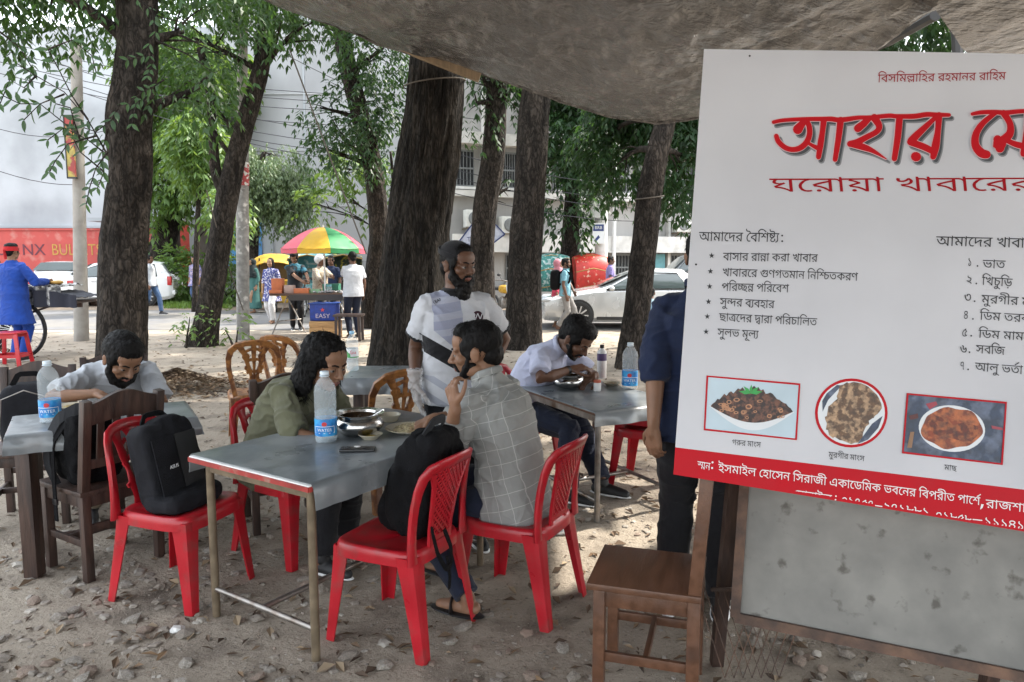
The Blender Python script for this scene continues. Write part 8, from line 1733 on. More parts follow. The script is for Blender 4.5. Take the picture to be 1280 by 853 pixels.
walk('person in a blue patterned outfit walking behind the leaning trunk', 246, 24.0, 200, .98, .1, skin=SK1, shirt=cloth('blue_pattern', (.05, .09, .30), .5, col2=(.4, .3, .3), cscale=30), sleeve=.7, pants=M_bjean, hstyle='short', seed=44, dress=.7)
wh = walk('woman in black headscarf and green skirt beyond the thin grey pole', 318, 21.6, 215, .93, .05, skin=SK3, shirt=cloth('green_dress', (.05, .13, .12)), sleeve=.9, dress=.14, loose=1.1, pants=None, hstyle=None, seed=45)
mb = MB(); Mh = wh['M']; kk = wh['k']; R3_ = Mh.to_3x3(); mb.ell(xf(Mh, kk, (0, -.03, .03)), (.095, .105, .105), R3_); mb.ell(xf(Mh, kk, (0, -.03, -.10)), (.085, .09, .09), R3_); mb.rings([(wh['C']-V((0, 0, .12)), .23, .19), (wh['C'], .22, .17), (wh['N'], .12, .11), (wh['N']+V((0, 0, .08)), .08, .085)], wh['r'], 20); blob('headscarf', mb, cloth('black_scarf', (.012, .018, .02)), wh['root'], .014, 2, wrinkle(3, .012, (), 5))
walk('long haired woman in navy and white patterned dress walking beyond the stall', 341, 18.2, 190, .95, .12, skin=SK3, shirt=mat('navy_white_print', (.05, .06, .20), .85, vary=.1, bump=.1, col2=(.50, .48, .55), cscale=26, cfac=(.52, .58), detail=2), sleeve=.62, dress=.55, pants=cloth('white_trousers', (.55, .53, .52)), ploose=1.25, hstyle='woman', seed=46)
pt = walk('bearded man in teal and black shirt looking at his phone beside the stall', 371, 16.6, 160, 1.03, .03, skin=SK1, shirt=mat('teal_pattern', (.02, .13, .19), .85, vary=.2, bump=.1, col2=(.008, .01, .014), cscale=5, cfac=(.42, .5), detail=2), sleeve=.47, pants=M_blkp, hstyle='thick', bstyle='short', shoes=M_shoe, seed=47, vox=.010, hd=(20, 30, 0), RH=D(378, 352, 16.3), LH=D(386, 352, 16.25), RE=(-.6, 0, -.6), LE=(.7, 0, -.6))
pm = walk('person in cream patterned shirt and white helmet reaching across the stall', 402, 17.0, 120, .98, .0, skin=SK2, shirt=mat('cream_print', (.42, .36, .28), .85, vary=.2, bump=.1, col2=(.2, .1, .08), cscale=26, cfac=(.58, .62)), sleeve=.8, loose=1.15, pants=M_blkp, hstyle='short', seed=48, LH=D(424, 354, 16.4), LE=(0, .3, -.6), RH=D(408, 362, 16.3))
mb = MB(); Mh = pm['M']; kk = pm['k']; mb.ell(xf(Mh, kk, (0, -.02, .045)), (.115, .13, .115), Mh.to_3x3(), 24, 16); me = mb.mesh('helmet', mat('helmet_white', (.6, .58, .58), .3, vary=.1), wloc(pm['root']), 180); bmq = bmesh.new(); bmq.from_mesh(me); bmesh.ops.bisect_plane(bmq, geom=bmq.verts[:]+bmq.edges[:]+bmq.faces[:], plane_co=xf(Mh, kk, (0, .03, -.03))-wloc(pm['root']), plane_no=(Mh.to_3x3() @ V((0, -.9, 1))).normalized(), clear_inner=True); bmq.to_mesh(me); bmq.free(); link('helmet', me, pm['root'])
walk('man in white t-shirt and dark trousers standing at the right end of the stall', 443, 15.0, 330, 1.03, .02, skin=SK2, shirt=M_tee, sleeve=.42, loose=1.15, pants=M_navp, shoes=M_shoe, hstyle='short', seed=49, LH=D(432, 362, 15.6), LE=(-.7, -.4, -.6), vox=.009)
walk('person in dark blue top behind the stall under the umbrella', 416, 18.6, 190, .98, .0, skin=SK2, shirt=M_navy, sleeve=.45, pants=M_blkp, hstyle='short', seed=50)
pb = walk('man in sky blue polo with black backpack walking in front of the sedan', 706, 16.4, 100, .95, .14, skin=SK2, shirt=cloth('sky_blue_polo', (.16, .34, .42)), sleeve=.42, pants=cloth('grey_trousers', (.22, .21, .20)), hstyle='short', bstyle='short', seed=51, vox=.010, LH=D(722, 377, 16.2), LE=(-.2, .2, -.8))
mb = MB(); rbox(mb, pb['C']-pb['fw']*.22-V((0, 0, .06)), (.30, .22, .44), Matrix.Rotation(-R(100), 3, 'Z'), .5); tagb = thing('backpack', 'black backpack worn by the walker in the sky blue polo', 'backpack', tuple(pb['C']-pb['fw']*.22)); blob('body', mb, M_black, tagb, .014, 2, fold(2, .012, 7))
mb = MB();
for s in (-1, 1): ribbon(mb, [pb['C']-pb['fw']*.14+pb['r']*s*.10+V((0, 0, .08)), pb['C']+pb['r']*s*.11+V((0, 0, .155)), pb['C']+pb['fw']*.13+pb['r']*s*.11+V((0, 0, .06)), pb['C']+pb['fw']*.10+pb['r']*s*.13-V((0, 0, .12)), pb['C']-pb['fw']*.12+pb['r']*s*.12-V((0, 0, .16))], .05, .01, tuple(pb['r']))
mb.obj('strap', M_black, tagb, world=True)
wp = walk('woman in pink headscarf and red skirt walking beside the sky blue polo', 697, 17.1, 110, .93, .05, skin=SK3, shirt=cloth('pink_red_dress', (.50, .06, .10)), sleeve=.9, dress=.2, hstyle=None, seed=52)
mb = MB(); Mh = wp['M']; kk = wp['k']; R3_ = Mh.to_3x3(); mb.ell(xf(Mh, kk, (0, -.03, .03)), (.095, .105, .105), R3_); mb.ell(xf(Mh, kk, (0, -.03, -.10)), (.085, .09, .09), R3_); mb.rings([(wp['C']-V((0, 0, .05)), .2, .16), (wp['C']+V((0, 0, .05)), .2, .15), (wp['N'], .12, .11), (wp['N']+V((0, 0, .08)), .08, .085)], wp['r'], 20); blob('headscarf', mb, cloth('pink_scarf', (.50, .20, .24)), wp['root'], .014, 2, wrinkle(3, .012, (), 5))
walk('person in violet top passing behind the sedan near the pale pole', 762, 20.6, 90, .98, .1, skin=SK2, shirt=cloth('violet', (.20, .16, .34)), pants=M_blkp, hstyle='short', seed=53)
pp = person('person in light blue shirt sitting low behind the slanting trunk', (GX(812, 13.4).x, 13.4), 10, ph=.36, lean=18, skin=SK2, shirt=cloth('light_blue_shirt', (.25, .36, .45)), sleeve=.5, pants=M_blkp, hstyle='short', vox=.012, face=False, seed=54, hem=.08, LF=(GX(812, 13.4).x-.2, 13.85, .085), RF=(GX(812, 13.4).x+.2, 13.85, .085), k=.97)
# ================================================ vehicles
M_silver = mat('silver_paint', (.50, .51, .51), .25, metal=.35, vary=.04, vscale=3, bump=0, coat=.6)
M_cwhite = mat('white_car_paint', (.68, .68, .67), .3, vary=.04, vscale=3, bump=0, coat=.5)
M_rim = mat('alloy_rim', (.5, .5, .5), .3, metal=.8, vary=.05, bump=0)
M_cglass = mat('tinted_glass', (.07, .09, .09), .08, vary=0, bump=0, spec=.9)
M_tail = mat('tail_light', (.4, .02, .02), .2, vary=.1, bump=0); M_headl = mat('headlight_glass', (.55, .58, .6), .1, vary=.1, bump=0, spec=.9)
def wheel(par, x, y, r, side, tyre_w=.2, spokes=10, name='wheel'):
 mb = MB(); prof = [(r*.72, -tyre_w/2), (r*.93, -tyre_w/2), (r, -tyre_w*.32), (r, tyre_w*.32), (r*.93, tyre_w/2), (r*.72, tyre_w/2)]
 Mx = Matrix.Rotation(math.pi/2, 3, 'X'); mb.lathe(prof, (x, y, r), 32, Mx, False)
 w_ = mb.obj(name, M_rubber, par, smooth=40); yo = y+side*tyre_w*.42
 mb = MB(); mb.lathe([(r*.76, -.01), (r*.76, .02), (r*.68, .03), (r*.68, -.01)], (x, yo, r), 28, Mx, False)
 for k in range(spokes):
  a = 2*math.pi*k/spokes; mb.bar((x+math.cos(a)*r*.1, yo, r+math.sin(a)*r*.1), (x+math.cos(a)*r*.7, yo, r+math.sin(a)*r*.7), .03*r/.31, .02*r/.31*1.5, (0, 1, 0))
 mb.lathe([(0, .025), (r*.16, .025), (r*.16, -.02)], (x, yo, r), 16, Mx, False); mb.mi = 1
 mb.lathe([(0, -.02*side), (r*.6, -.02*side)], (x, yo-side*.05, r), 20, Mx, False)
 link('rim', mb.mesh('rim', [M_rim, M_rubber]), w_)
def car(label, m, L, W_, st, wheels, r=.31, kind='car', glass=(), rear='sedan', name='parked_car'):
 """local: +x front, st stations: (x, zbottom, zbelt, zroof, halfwidth_belt, halfwidth_roof)"""
 t = thing(name, label, 'car')
 def sec(s):
  x, zb, zs, zt, wb, wt = s
  return [(wb*.90, zb), (wb*.985, zb+.10), (wb, zb+(zs-zb)*.45), (wb*.985, zs-.03), (wb*.94, zs), (wt+(wb*.94-wt)*.45, zs+(zt-zs)*.5), (wt, zt-.05*(zt-zs > .1)), (wt*.86, zt-.005), (wt*.45, zt+.012), (0, zt+.018)]
 def lerp(a, b_, t_): return tuple(a[i]+(b_[i]-a[i])*t_ for i in range(6))
 S_ = [];
 for i in range(len(st)-1):
  for k in range(3):
   tt = k/3; p0 = st[max(0, i-1)]; p1 = st[i]; p2 = st[i+1]; p3 = st[min(len(st)-1, i+2)]
   q = tuple(.5*((2*p1[j])+(p2[j]-p0[j])*tt*.6+(-.6*p2[j]*0+2*p0[j]*0)) for j in range(6)) if False else lerp(p1, p2, tt)
   S_.append(q)
 S_.append(st[-1])
 sc = [sec(s) for s in S_]; n = len(sc[0]); mb = MB(); vs = []; fs = []
 for s, c in zip(S_, sc):
  for y, z in c: vs.append(V((s[0], y, z)))
  for y, z in c[::-1][1:]: vs.append(V((s[0], -y, z)))
 nn = 2*n-1
 for i in range(len(sc)-1):
  for k in range(nn-1): fs.append((i*nn+k, i*nn+k+1, (i+1)*nn+k+1, (i+1)*nn+k))
  fs.append((i*nn+nn-1, i*nn, (i+1)*nn, (i+1)*nn+nn-1))
 fs.append(tuple(range(nn))[::-1]); fs.append(tuple(range((len(sc)-1)*nn, len(sc)*nn))); mb.add(vs, fs)
 body = mb.obj('body', m, t, smooth=28)
 def at(x):
  for i in range(len(st)-1):
   a, b_ = st[i], st[i+1]
   if min(a[0], b_[0]) <= x <= max(a[0], b_[0]): return lerp(a, b_, (x-a[0])/(b_[0]-a[0]) if b_[0] != a[0] else 0)
  return st[-1]
 for g in glass:
  if g[0] == 's':
   for sd__ in (-1, 1):
    _, xa, xb, xat, xbt = g; mb = MB(); pp_ = []
    for x, top in ((xa, 0), (xb, 0), (xbt, 1), (xat, 1)):
     c = sec(at(x)); y, z = c[4] if not top else c[6]
     if not top: y, z = y*.99, z+.02
     else: y, z = y*1.0+.006, z-.03
     pp_.append(V((x, sd__*(y+.008), z)))
    mb.sheet(lambda u, v: (pp_[0].lerp(pp_[1], u)).lerp(pp_[3].lerp(pp_[2], u), v)+V((0, sd__*.02*math.sin(v*math.pi), 0)), 8, 5, .01); mb.obj('window', M_cglass, t, smooth=40)
    mb = MB(); q = [pp_[0], pp_[1], pp_[2], pp_[3]]
    for i in range(4): mb.bar(q[i]+V((0, sd__*.008, 0)), q[(i+1) % 4]+V((0, sd__*.008, 0)), .02, .02)
    mb.obj('window_trim', M_blackp, t)
  else:
   _, x0, z0f, x1 = g[:4]; a, b_ = sec(at(x0)), sec(at(x1)); mb = MB(); dx = .012 if x0 > x1 else -.012
   def wf(u, v):
    yb = a[4][0]*.90 if False else at(x0)[5]*1.02; yt = b_[6][0]*.93; z_0 = at(x0)[3]+.03; z_1 = at(x1)[3]+.0
    y = (u-.5)*2*(yb+(yt-yb)*v); return V((x0+(x1-x0)*v+dx, y, z_0+(z_1-z_0)*v+.022-.05*abs(u-.5)**2))
   mb.sheet(wf, 8, 6, .01); mb.obj('windscreen', M_cglass, t, smooth=40)
 for x in wheels:
  for sd__ in (-1, 1):
   hw = at(x)[4]
   mb = MB(); Mx = Matrix.Rotation(math.pi/2, 3, 'X'); mb.lathe([(0, 0), (r*1.1, 0), (r*1.1, .02), (0, .02)], (x, sd__*(hw-.0)+(.01 if sd__ > 0 else .01), r*1.03), 30, Mx, False); mb.obj('wheel_arch', M_blackp, t)
   wheel(t, x, sd__*(hw-.055), r, sd__)
 # sills, seams, bumpers
 for sd__ in (-1, 1):
  mb = MB(); mb.box((0, sd__*(W_/2-.02), st[1][1]+.06), (abs(wheels[0]-wheels[1])-.75, .03, .07)); mb.obj('sill', M_blackp, t)
  mb = MB()
  for x in (g_ for g in glass if g[0] == 's' for g_ in (g[1], g[2])):
   s = at(x); mb.bar((x, sd__*(s[4]*.99+.004), s[1]+.12), (x, sd__*(s[4]*.95+.004), s[2]-.01), .008, .006, (0, 1, 0))
  mb.obj('door_seam', M_blackp, t)
  for g in glass:
   if g[0] == 's':
    x = min(g[1], g[2])+.22; s = at(x); mb = MB(); mb.box((x, sd__*(s[4]+.012), s[2]-.13), (.17, .03, .028)); mb.obj('door_handle', M_rim, t, bevel=.005)
  xf_ = max(g[1] for g in glass if g[0] == 's')-.12; s = at(xf_); mb = MB(); mb.ell((xf_, sd__*(s[4]+.07), s[2]+.05), (.06, .09, .06)); mb.obj('wing_mirror', m, t, smooth=180)
 return t, at
# silver sedan: front to the left of the picture
sed = [(2.28, .28, .60, .62, .60, .55), (2.18, .20, .68, .72, .78, .62), (1.75, .17, .80, .87, .88, .70), (1.05, .17, .92, .98, .895, .72), (.90, .17, .93, 1.03, .90, .70), (.15, .17, .95, 1.40, .905, .60), (-.30, .17, .955, 1.455, .905, .61), (-.95, .17, .96, 1.43, .905, .60), (-1.65, .17, .98, 1.12, .90, .66), (-1.85, .17, .98, 1.06, .89, .68), (-2.20, .22, .93, .98, .82, .64), (-2.32, .34, .80, .84, .70, .60)]
sed2 = [(s[0], s[1], s[2]*.94, s[3]*.935, s[4], s[5]) for s in sed]
ts, at_s = car('silver sedan parked beyond the trunks, its front pointing left', M_silver, 4.6, 1.8, sed2, (1.42, -1.35), .32, glass=(('s', .80, -.12, .22, -.14), ('s', -.17, -1.05, -.2, -.80), ('w', .92, 0, .18), ('w', -1.62, 0, -.98)))
cx = GX(792, 17.6); ts.location = (cx.x+.05, 17.4, 0); ts.rotation_euler = (0, 0, math.pi+R(-3))
for s in (-1, 1):
 mb = MB(); mb.ell((2.12, s*.66, .66), (.16, .16, .07)); mb.obj('headlight', M_headl, ts, smooth=180)
 mb = MB(); mb.ell((-2.2, s*.66, .84), (.12, .14, .08)); mb.obj('tail_light', M_tail, ts, smooth=180)
mb = MB(); mb.box((2.2, 0, .45), (.12, .9, .18)); mb.obj('grille', M_blackp, ts, bevel=.02)
# white estate car (rear towards the right)
est = [(2.1, .3, .62, .66, .62, .52), (2.0, .22, .74, .80, .78, .6), (1.2, .2, .92, .98, .83, .66), (1.05, .2, .94, 1.04, .84, .66), (.4, .2, .97, 1.42, .84, .60), (0, .2, .98, 1.50, .84, .61), (-1.3, .2, .98, 1.50, .84, .61), (-1.72, .2, .98, 1.44, .83, .60), (-1.98, .24, .96, 1.05, .80, .66), (-2.08, .3, .80, .86, .74, .62)]
te, at_e = car('white estate car half hidden behind the thick left trunk, red tail light showing', M_cwhite, 4.2, 1.68, est, (1.3, -1.25), .32, glass=(('s', .95, .1, .5, .1), ('s', .05, -.8, .05, -.8), ('s', -.85, -1.6, -.85, -1.5), ('w', 1.06, 0, .45), ('w', -1.98, 0, -1.74)))
cx = GX(146, 25.2); te.location = (cx.x-.1, 25.2, 0); te.rotation_euler = (0, 0, math.pi+R(12))
for s in (-1, 1):
 mb = MB(); mb.box((-1.98, s*.74, .84), (.14, .14, .30)); mb.obj('tail_light', M_tail, te, bevel=.02); mb = MB(); mb.ell((1.98, s*.6, .68), (.12, .15, .08)); mb.obj('headlight', M_headl, te, smooth=180)
mb = MB(); mb.box((-2.08, 0, .45), (.12, 1.5, .16)); mb.obj('bumper', M_cwhite, te, bevel=.03)
mb = MB(); mb.box((-2.1, 0, .72), (.03, .5, .12)); mb.obj('number_plate', M_white, te)
# white saloon seen from behind
tw_, at_w = car('white saloon seen from behind, parked in front of the red wall', M_cwhite, 4.4, 1.74, [(s[0]*.96, s[1]+.02, s[2]+.02, s[3]+.02, s[4]*.96, s[5]*.96) for s in sed], (1.36, -1.3), .31, glass=(('s', .77, -.12, .22, -.14), ('s', -.17, -1.0, -.2, -.78), ('w', .88, 0, .18), ('w', -1.55, 0, -.94)))
cx = GX(74, 24.6); tw_.location = (cx.x-.5, 26.0, 0); tw_.rotation_euler = (0, 0, R(108))
for s in (-1, 1): mb = MB(); mb.box((-2.17, s*.62, .80), (.12, .28, .16)); mb.obj('tail_light', M_tail, tw_, bevel=.02)
mb = MB(); mb.box((-2.26, 0, .70), (.03, .5, .13)); mb.obj('number_plate', M_white, tw_); mb = MB(); mb.box((-2.22, 0, .42), (.12, 1.5, .2)); mb.obj('bumper', M_cwhite, tw_, bevel=.03)
mb = MB(); mb.tube([(-2.235+.0, math.cos(a)*.07, .87+math.sin(a)*.04) for a in [k*math.pi/8 for k in range(17)]], .009, 6); mb.obj('emblem', M_rim, tw_)
# microbus behind banner edge
tm, _ = car('dark grey van partly hidden behind the sedan\'s boot', mat('grey_van_paint', (.22, .24, .25), .35, metal=.3, bump=0, vary=.05), 4.2, 1.7, [(s[0], s[1], s[2], s[3]+.25*(s[3] > 1.1), s[4], s[5]) for s in est], (1.3, -1.25), .32, glass=(('s', .95, .1, .5, .1), ('s', .05, -.8, .05, -.8), ('s', -.85, -1.6, -.85, -1.5), ('w', 1.06, 0, .45)))
cx = GX(868, 25); tm.location = (cx.x, 25, 0); tm.rotation_euler = (0, 0, math.pi)
mo = thing('motorcycle', 'yellow motorcycle facing us between the speckled and straight trunks', 'motorcycle', (GX(630, 19.3).x, 19.3, 0), R(-68))
def spokewheel(par, x, r, m_rim=M_rim, tw=.045, n=28, name='wheel', y=0, fat=True):
 mb = MB(); mb.tube([(x+math.cos(a)*r, y, r+math.sin(a)*r) for a in [2*math.pi*k/40 for k in range(41)]], tw, 8); w_ = mb.obj(name, M_rubber, par, smooth=60)
 mb = MB(); mb.tube([(x+math.cos(a)*(r-tw), y, r+math.sin(a)*(r-tw)) for a in [2*math.pi*k/40 for k in range(41)]], tw*.4, 6); mb.tube([(x, y-.05, r), (x, y+.05, r)], .035, 10)
 for k in range(n): a = 2*math.pi*k/n; mb.tube([(x, y+(-1)**k*.03, r), (x+math.cos(a)*(r-tw), y, r+math.sin(a)*(r-tw))], .003, 3, False)
 link('rim', mb.mesh('rim', m_rim), w_); return w_
spokewheel(mo, .65, .29); spokewheel(mo, -.62, .29)
mb = MB()
for s in (-1, 1): mb.tube([(.65, s*.09, .29), (.48, s*.09, .75), (.42, s*.09, .92)], .022, 8)
mb.obj('fork', M_rim, mo, smooth=60)
mb = MB(); mb.tube([(.38, 0, .9), (.1, 0, .55), (-.3, 0, .5), (-.62, .08, .3)], .03, 8); mb.tube([(.3, 0, .85), (.25, 0, .35), (-.1, 0, .3)], .03, 8); mb.obj('frame', M_blackp, mo, smooth=60)
mb = MB(); rbox(mb, (.12, 0, .80), (.55, .28, .22), None, .6); mb.obj('fuel_tank', mat('yellow_tank', (.55, .30, .02), .3, vary=.1), mo, smooth=60)
mb = MB(); rbox(mb, (-.42, 0, .80), (.65, .24, .10), None, .6); mb.obj('seat', M_blackp, mo, smooth=60)
mb = MB(); rbox(mb, (.05, 0, .45), (.35, .28, .32), None, .6); mb.obj('engine', M_metal, mo, smooth=60)
mb = MB(); mb.ell((.55, 0, .93), (.09, .1, .1)); mb.obj('headlamp', M_headl, mo, smooth=180)
mb = MB(); mb.tube([(.3, -.36, 1.05), (.4, -.18, 1.04), (.42, 0, 1.0), (.4, .18, 1.04), (.3, .36, 1.05)], .016, 8); mb.obj('handlebar', M_metal, mo, smooth=60)
mb = MB()
for s in (-1, 1): mb.tube([(.38, s*.2, 1.04), (.36, s*.26, 1.16)], .007, 6); mb.ell((.36, s*.28, 1.18), (.02, .055, .035))
mb.obj('mirror', M_blackp, mo, smooth=60)
mb = MB(); mb.sheet(lambda u, v: V((.65+math.cos(R(20+150*u))*.36, (v-.5)*.12, .29+math.sin(R(20+150*u))*.36)), 14, 3, .01); mb.obj('mudguard', M_white, mo, smooth=60)
def rickshaw(label, px, d, rz, hood, frame=M_blackp, open_=False):
 t = thing('cycle_rickshaw', label, 'rickshaw', (GX(px, d).x, d, 0), rz, 'cycle rickshaws')
 spokewheel(t, -.35, .36, y=-.5, tw=.025); spokewheel(t, -.35, .36, y=.5, tw=.025); spokewheel(t, 1.25, .33, tw=.025)
 mb = MB(); rbox(mb, (-.35, 0, .75), (.6, .95, .3), None, .4); mb.obj('seat_box', hood, t, smooth=60)
 def hf(u, v):
  a = R(-35+150*u); y = (v-.5)*1.06; return V((-.35-math.cos(a)*.55+.1, y, 1.12+math.sin(a)*.62-.10*abs(v-.5)**2*4))
 mb = MB(); mb.sheet(hf, 18, 8, .012)
 for s in (0, 1):
  c = V((-.3, hf(0, s).y, 1.0)); pts = [hf(k/14, s) for k in range(15)]; mb.add([c]+pts, [(0, k+1, k+2) for k in range(14)])
 mb.obj('hood', hood, t, smooth=50)
 mb = MB()
 for k in (0, .33, .66, 1): mb.tube([hf(k, 0)+V((0, -.01, 0)), hf(k, .5)+V((0, 0, .015)), hf(k, 1)+V((0, .01, 0))], .018, 6)
 mb.obj('hood_rib', M_gold, t, smooth=60)
 mb = MB(); mb.tube([(-.35, 0, .36), (.35, 0, .5), (1.0, 0, .85), (1.25, 0, .33)], .02, 8); mb.tube([(.35, 0, .5), (.45, 0, .95)], .018, 8); mb.tube([(1.0, 0, .85), (.98, 0, 1.02)], .018, 8); mb.tube([(.85, -.28, 1.02), (.98, 0, 1.04), (.85, .28, 1.02)], .014, 8); mb.obj('frame', frame, t, smooth=60)
 mb = MB(); rbox(mb, (.42, 0, .97), (.25, .16, .07), None, .6); mb.obj('saddle', M_blackp, t, smooth=60)
 return t
H_green = mat('green_striped_hood', (.03, .16, .14), .5, vary=.3, vscale=9, col2=(.35, .42, .40), cscale=12, cfac=(.52, .6)); H_red = mat('red_painted_hood', (.50, .03, .02), .45, vary=.15, col2=(.6, .35, .25), cscale=9, cfac=(.6, .66)); H_teal = mat('pale_teal_hood', (.10, .28, .29), .5, vary=.2, col2=(.4, .45, .42), cscale=6, cfac=(.56, .62)); H_yel = mat('yellow_canvas', (.52, .30, .03), .6, vary=.15, col2=(.20, .15, .06), cscale=5, cfac=(.6, .7)); H_dk = mat('dark_hood', (.04, .06, .05), .5, vary=.3, col2=(.4, .35, .05), cscale=8, cfac=(.55, .6))
rickshaw('rickshaw with green striped hood behind the pink scarfed woman', 690, 22.6, R(84), H_green)
rickshaw('rickshaw with red painted hood behind the sedan\'s bonnet', 735, 23.2, R(96), H_red)
rickshaw('rickshaw with pale teal hood behind the man looking at his phone', 386, 21.4, R(-80), H_teal)
rickshaw('rickshaw with grey framed hood behind the white helmet', 402, 22.4, R(-100), H_teal)
rickshaw('rickshaw with black and yellow painted hood right of the umbrella pole', 430, 21.0, R(-80), H_dk)
# yellow auto van
av = thing('auto_van', 'yellow canvas topped auto rickshaw behind the long haired woman', 'rickshaw', (GX(346, 22.8).x, 22.8, 0), R(-75))
mb = MB(); mb.sheet(lambda u, v: V((-.9+1.9*u, (v-.5)*1.35, 1.72-.25*abs(2*v-1)**3-.25*abs(2*u-1)**4)), 14, 10, .03); mb.obj('roof', H_yel, av, smooth=60)
mb = MB(); mb.box((-.35, 0, .62), (1.1, 1.25, .62)); mb.box((.75, 0, .55), (.5, .8, .55), None, 0, .8); mb.obj('body', H_yel, av, bevel=.05)
mb = MB()
for x, y in ((-.85, -.6), (-.85, .6), (.15, -.62), (.15, .62), (.9, -.4), (.9, .4)): mb.tube([(x, y, .6), (x, y, 1.6)], .02, 6)
mb.obj('frame', M_blackp, av); mb = MB(); mb.sheet(lambda u, v: V((-.88, (v-.5)*1.2, .9+.65*u)), 3, 3, .02); mb.obj('rear_screen', mat('brown_canvas', (.16, .11, .05), .8), av)
for x, y in ((-.5, -.6), (-.5, .6), (.95, 0)): wheel(av, x, y, .24, 1 if y >= 0 else -1, .1, 6)
st_ = thing('street_stall', 'street vendor table on bent metal legs under the striped umbrella', 'stall', (GX(390, 15.6).x, 15.6, 0), R(2))
mb = MB(); mb.box((0, 0, .86), (1.5, .8, .05)); mb.obj('table_top', M_bwood, st_, bevel=.01)
for x in (-.5, .55):
 mb = MB(); mb.tube([(x-.25, -.35, 0), (x+.1, -.3, .84)], .016, 6); mb.tube([(x+.3, .3, 0), (x-.1, .3, .84)], .016, 6); mb.tube([(x-.15, -.3, .3), (x+.2, .3, .3)], .012, 6); mb.obj('leg_frame', M_metal, st_, smooth=60)
mb = MB(); mb.box((.2, -.41, .80), (1.1, .02, .12)); mb.obj('front_board', mat('dim_board', (.06, .05, .045), .7), st_)
sl = V(st_.location); cs = [mat('orange_box', (.55, .16, .06), .6), mat('pale_pink_box', (.5, .35, .3), .6), mat('green_box', (.25, .42, .25), .6), M_white, mat('teal_tin', (.15, .45, .5), .4), mat('dark_green_box', (.03, .16, .10), .6)]
for i, (x, y, z, sz, ci, lab) in enumerate(((-.62, -.2, .17, (.22, .2, .30), 0, 'tall orange carton at the left end of the vendor table'), (-.38, -.2, .10, (.2, .16, .16), 1, 'pink carton beside the tall orange one on the vendor table'), (-.1, -.28, .05, (.3, .18, .10), 0, 'low orange tray at the front of the vendor table'), (.15, -.2, .05, (.22, .18, .08), 2, 'pale green packet in the middle of the vendor table'), (.42, .1, .10, (.34, .24, .18), 5, 'dark green box on the right half of the vendor table'), (-.62, -.38, .04, (.26, .03, .07), 0, 'small orange strip box at the vendor table edge'))):
 mb = MB(); mb.box((0, 0, 0), sz); o = mb.obj('carton', cs[ci], bevel=.006); o.location = sl+V((x, y, .885+sz[2]/2)); tag(o, lab, 'box', 'goods on the vendor table')
for x, lab in ((-.02, 'teal lidded glass jar left of the umbrella pole'), (.42, 'teal lidded glass jar right of the umbrella pole')):
 t = thing('jar', lab, 'jar', tuple(sl+V((x, -.12, .887)))); mb = MB(); mb.lathe([(0, 0), (.05, 0), (.055, .02), (.055, .12), (.045, .14)], n=16); mb.obj('body', M_pet, t, smooth=60); mb = MB(); mb.lathe([(.05, .13), (.05, .17), (0, .17)], n=16); mb.obj('lid', cs[4], t, smooth=40)
mb = MB(); rr = random.Random(2)
for k in range(40): c = V((rr.uniform(.15, .72), rr.uniform(-.34, -.05), .90+rr.uniform(0, .03))); mb.ell(c, (.045, .03, .018), Matrix.Rotation(rr.uniform(0, 3), 3, 'Z'), 7, 5)
o = mb.obj('wrapped_packets', mat('silver_wrap', (.45, .45, .47), .35, metal=.3, vary=.4, vscale=30)); o.location = sl; tag(o, 'silvery wrapped packets heaped on the right of the vendor table', kind='stuff')
# umbrella
um = thing('umbrella', 'big pink, yellow and green market umbrella over the stall', 'umbrella', (GX(408, 15.5).x, 15.5, 0))
zr, zt_, rr_ = 1.80, 2.24, .86
cols = [mat('umb_green', (.02, .22, .07), .6, vary=.08), mat('umb_pink', (.60, .07, .11), .6, vary=.08), mat('umb_yellow', (.58, .34, .02), .6, vary=.08)]
order = [0, 1, 2, 0, 1, 2, 0, 1]
# panels facing camera (-y): left pink, centre yellow, right green
ang0 = -math.pi/2-math.pi/8; seq = {0: 2, 1: 0, 2: 1, 3: 2, 4: 0, 5: 2, 6: 0, 7: 1}
for k in range(8):
 a0 = ang0+k*math.pi/4; a1 = a0+math.pi/4
 def pf(u, v):
  a = a0+(a1-a0)*u; r = rr_*v*(1-.05*math.sin(u*math.pi)*v); z = zt_-(zt_-zr)*(v**1.9)-.012*math.sin(u*math.pi)*v; return V((math.cos(a)*r, math.sin(a)*r, z))
 mb = MB(); mb.sheet(pf, 6, 10, .004)
 mb.sheet(lambda u, v: pf(u, 1)+V((0, 0, -.085*v-.012*abs(math.sin(u*12)))), 8, 1, .004); mb.obj('panel', cols[seq[k]], um, smooth=50)
 mb = MB(); mb.tube([V((math.cos(a0)*rr_*t, math.sin(a0)*rr_*t, zt_-(zt_-zr)*(t**1.9)-.015)) for t in (0, .3, .6, .85, 1)], .006, 5); mb.obj('rib', M_metal, um)
mb = MB(); mb.tube([(0, 0, 0), (0, 0, zt_+.05)], .018, 10); mb.obj('pole', M_white, um, smooth=60)
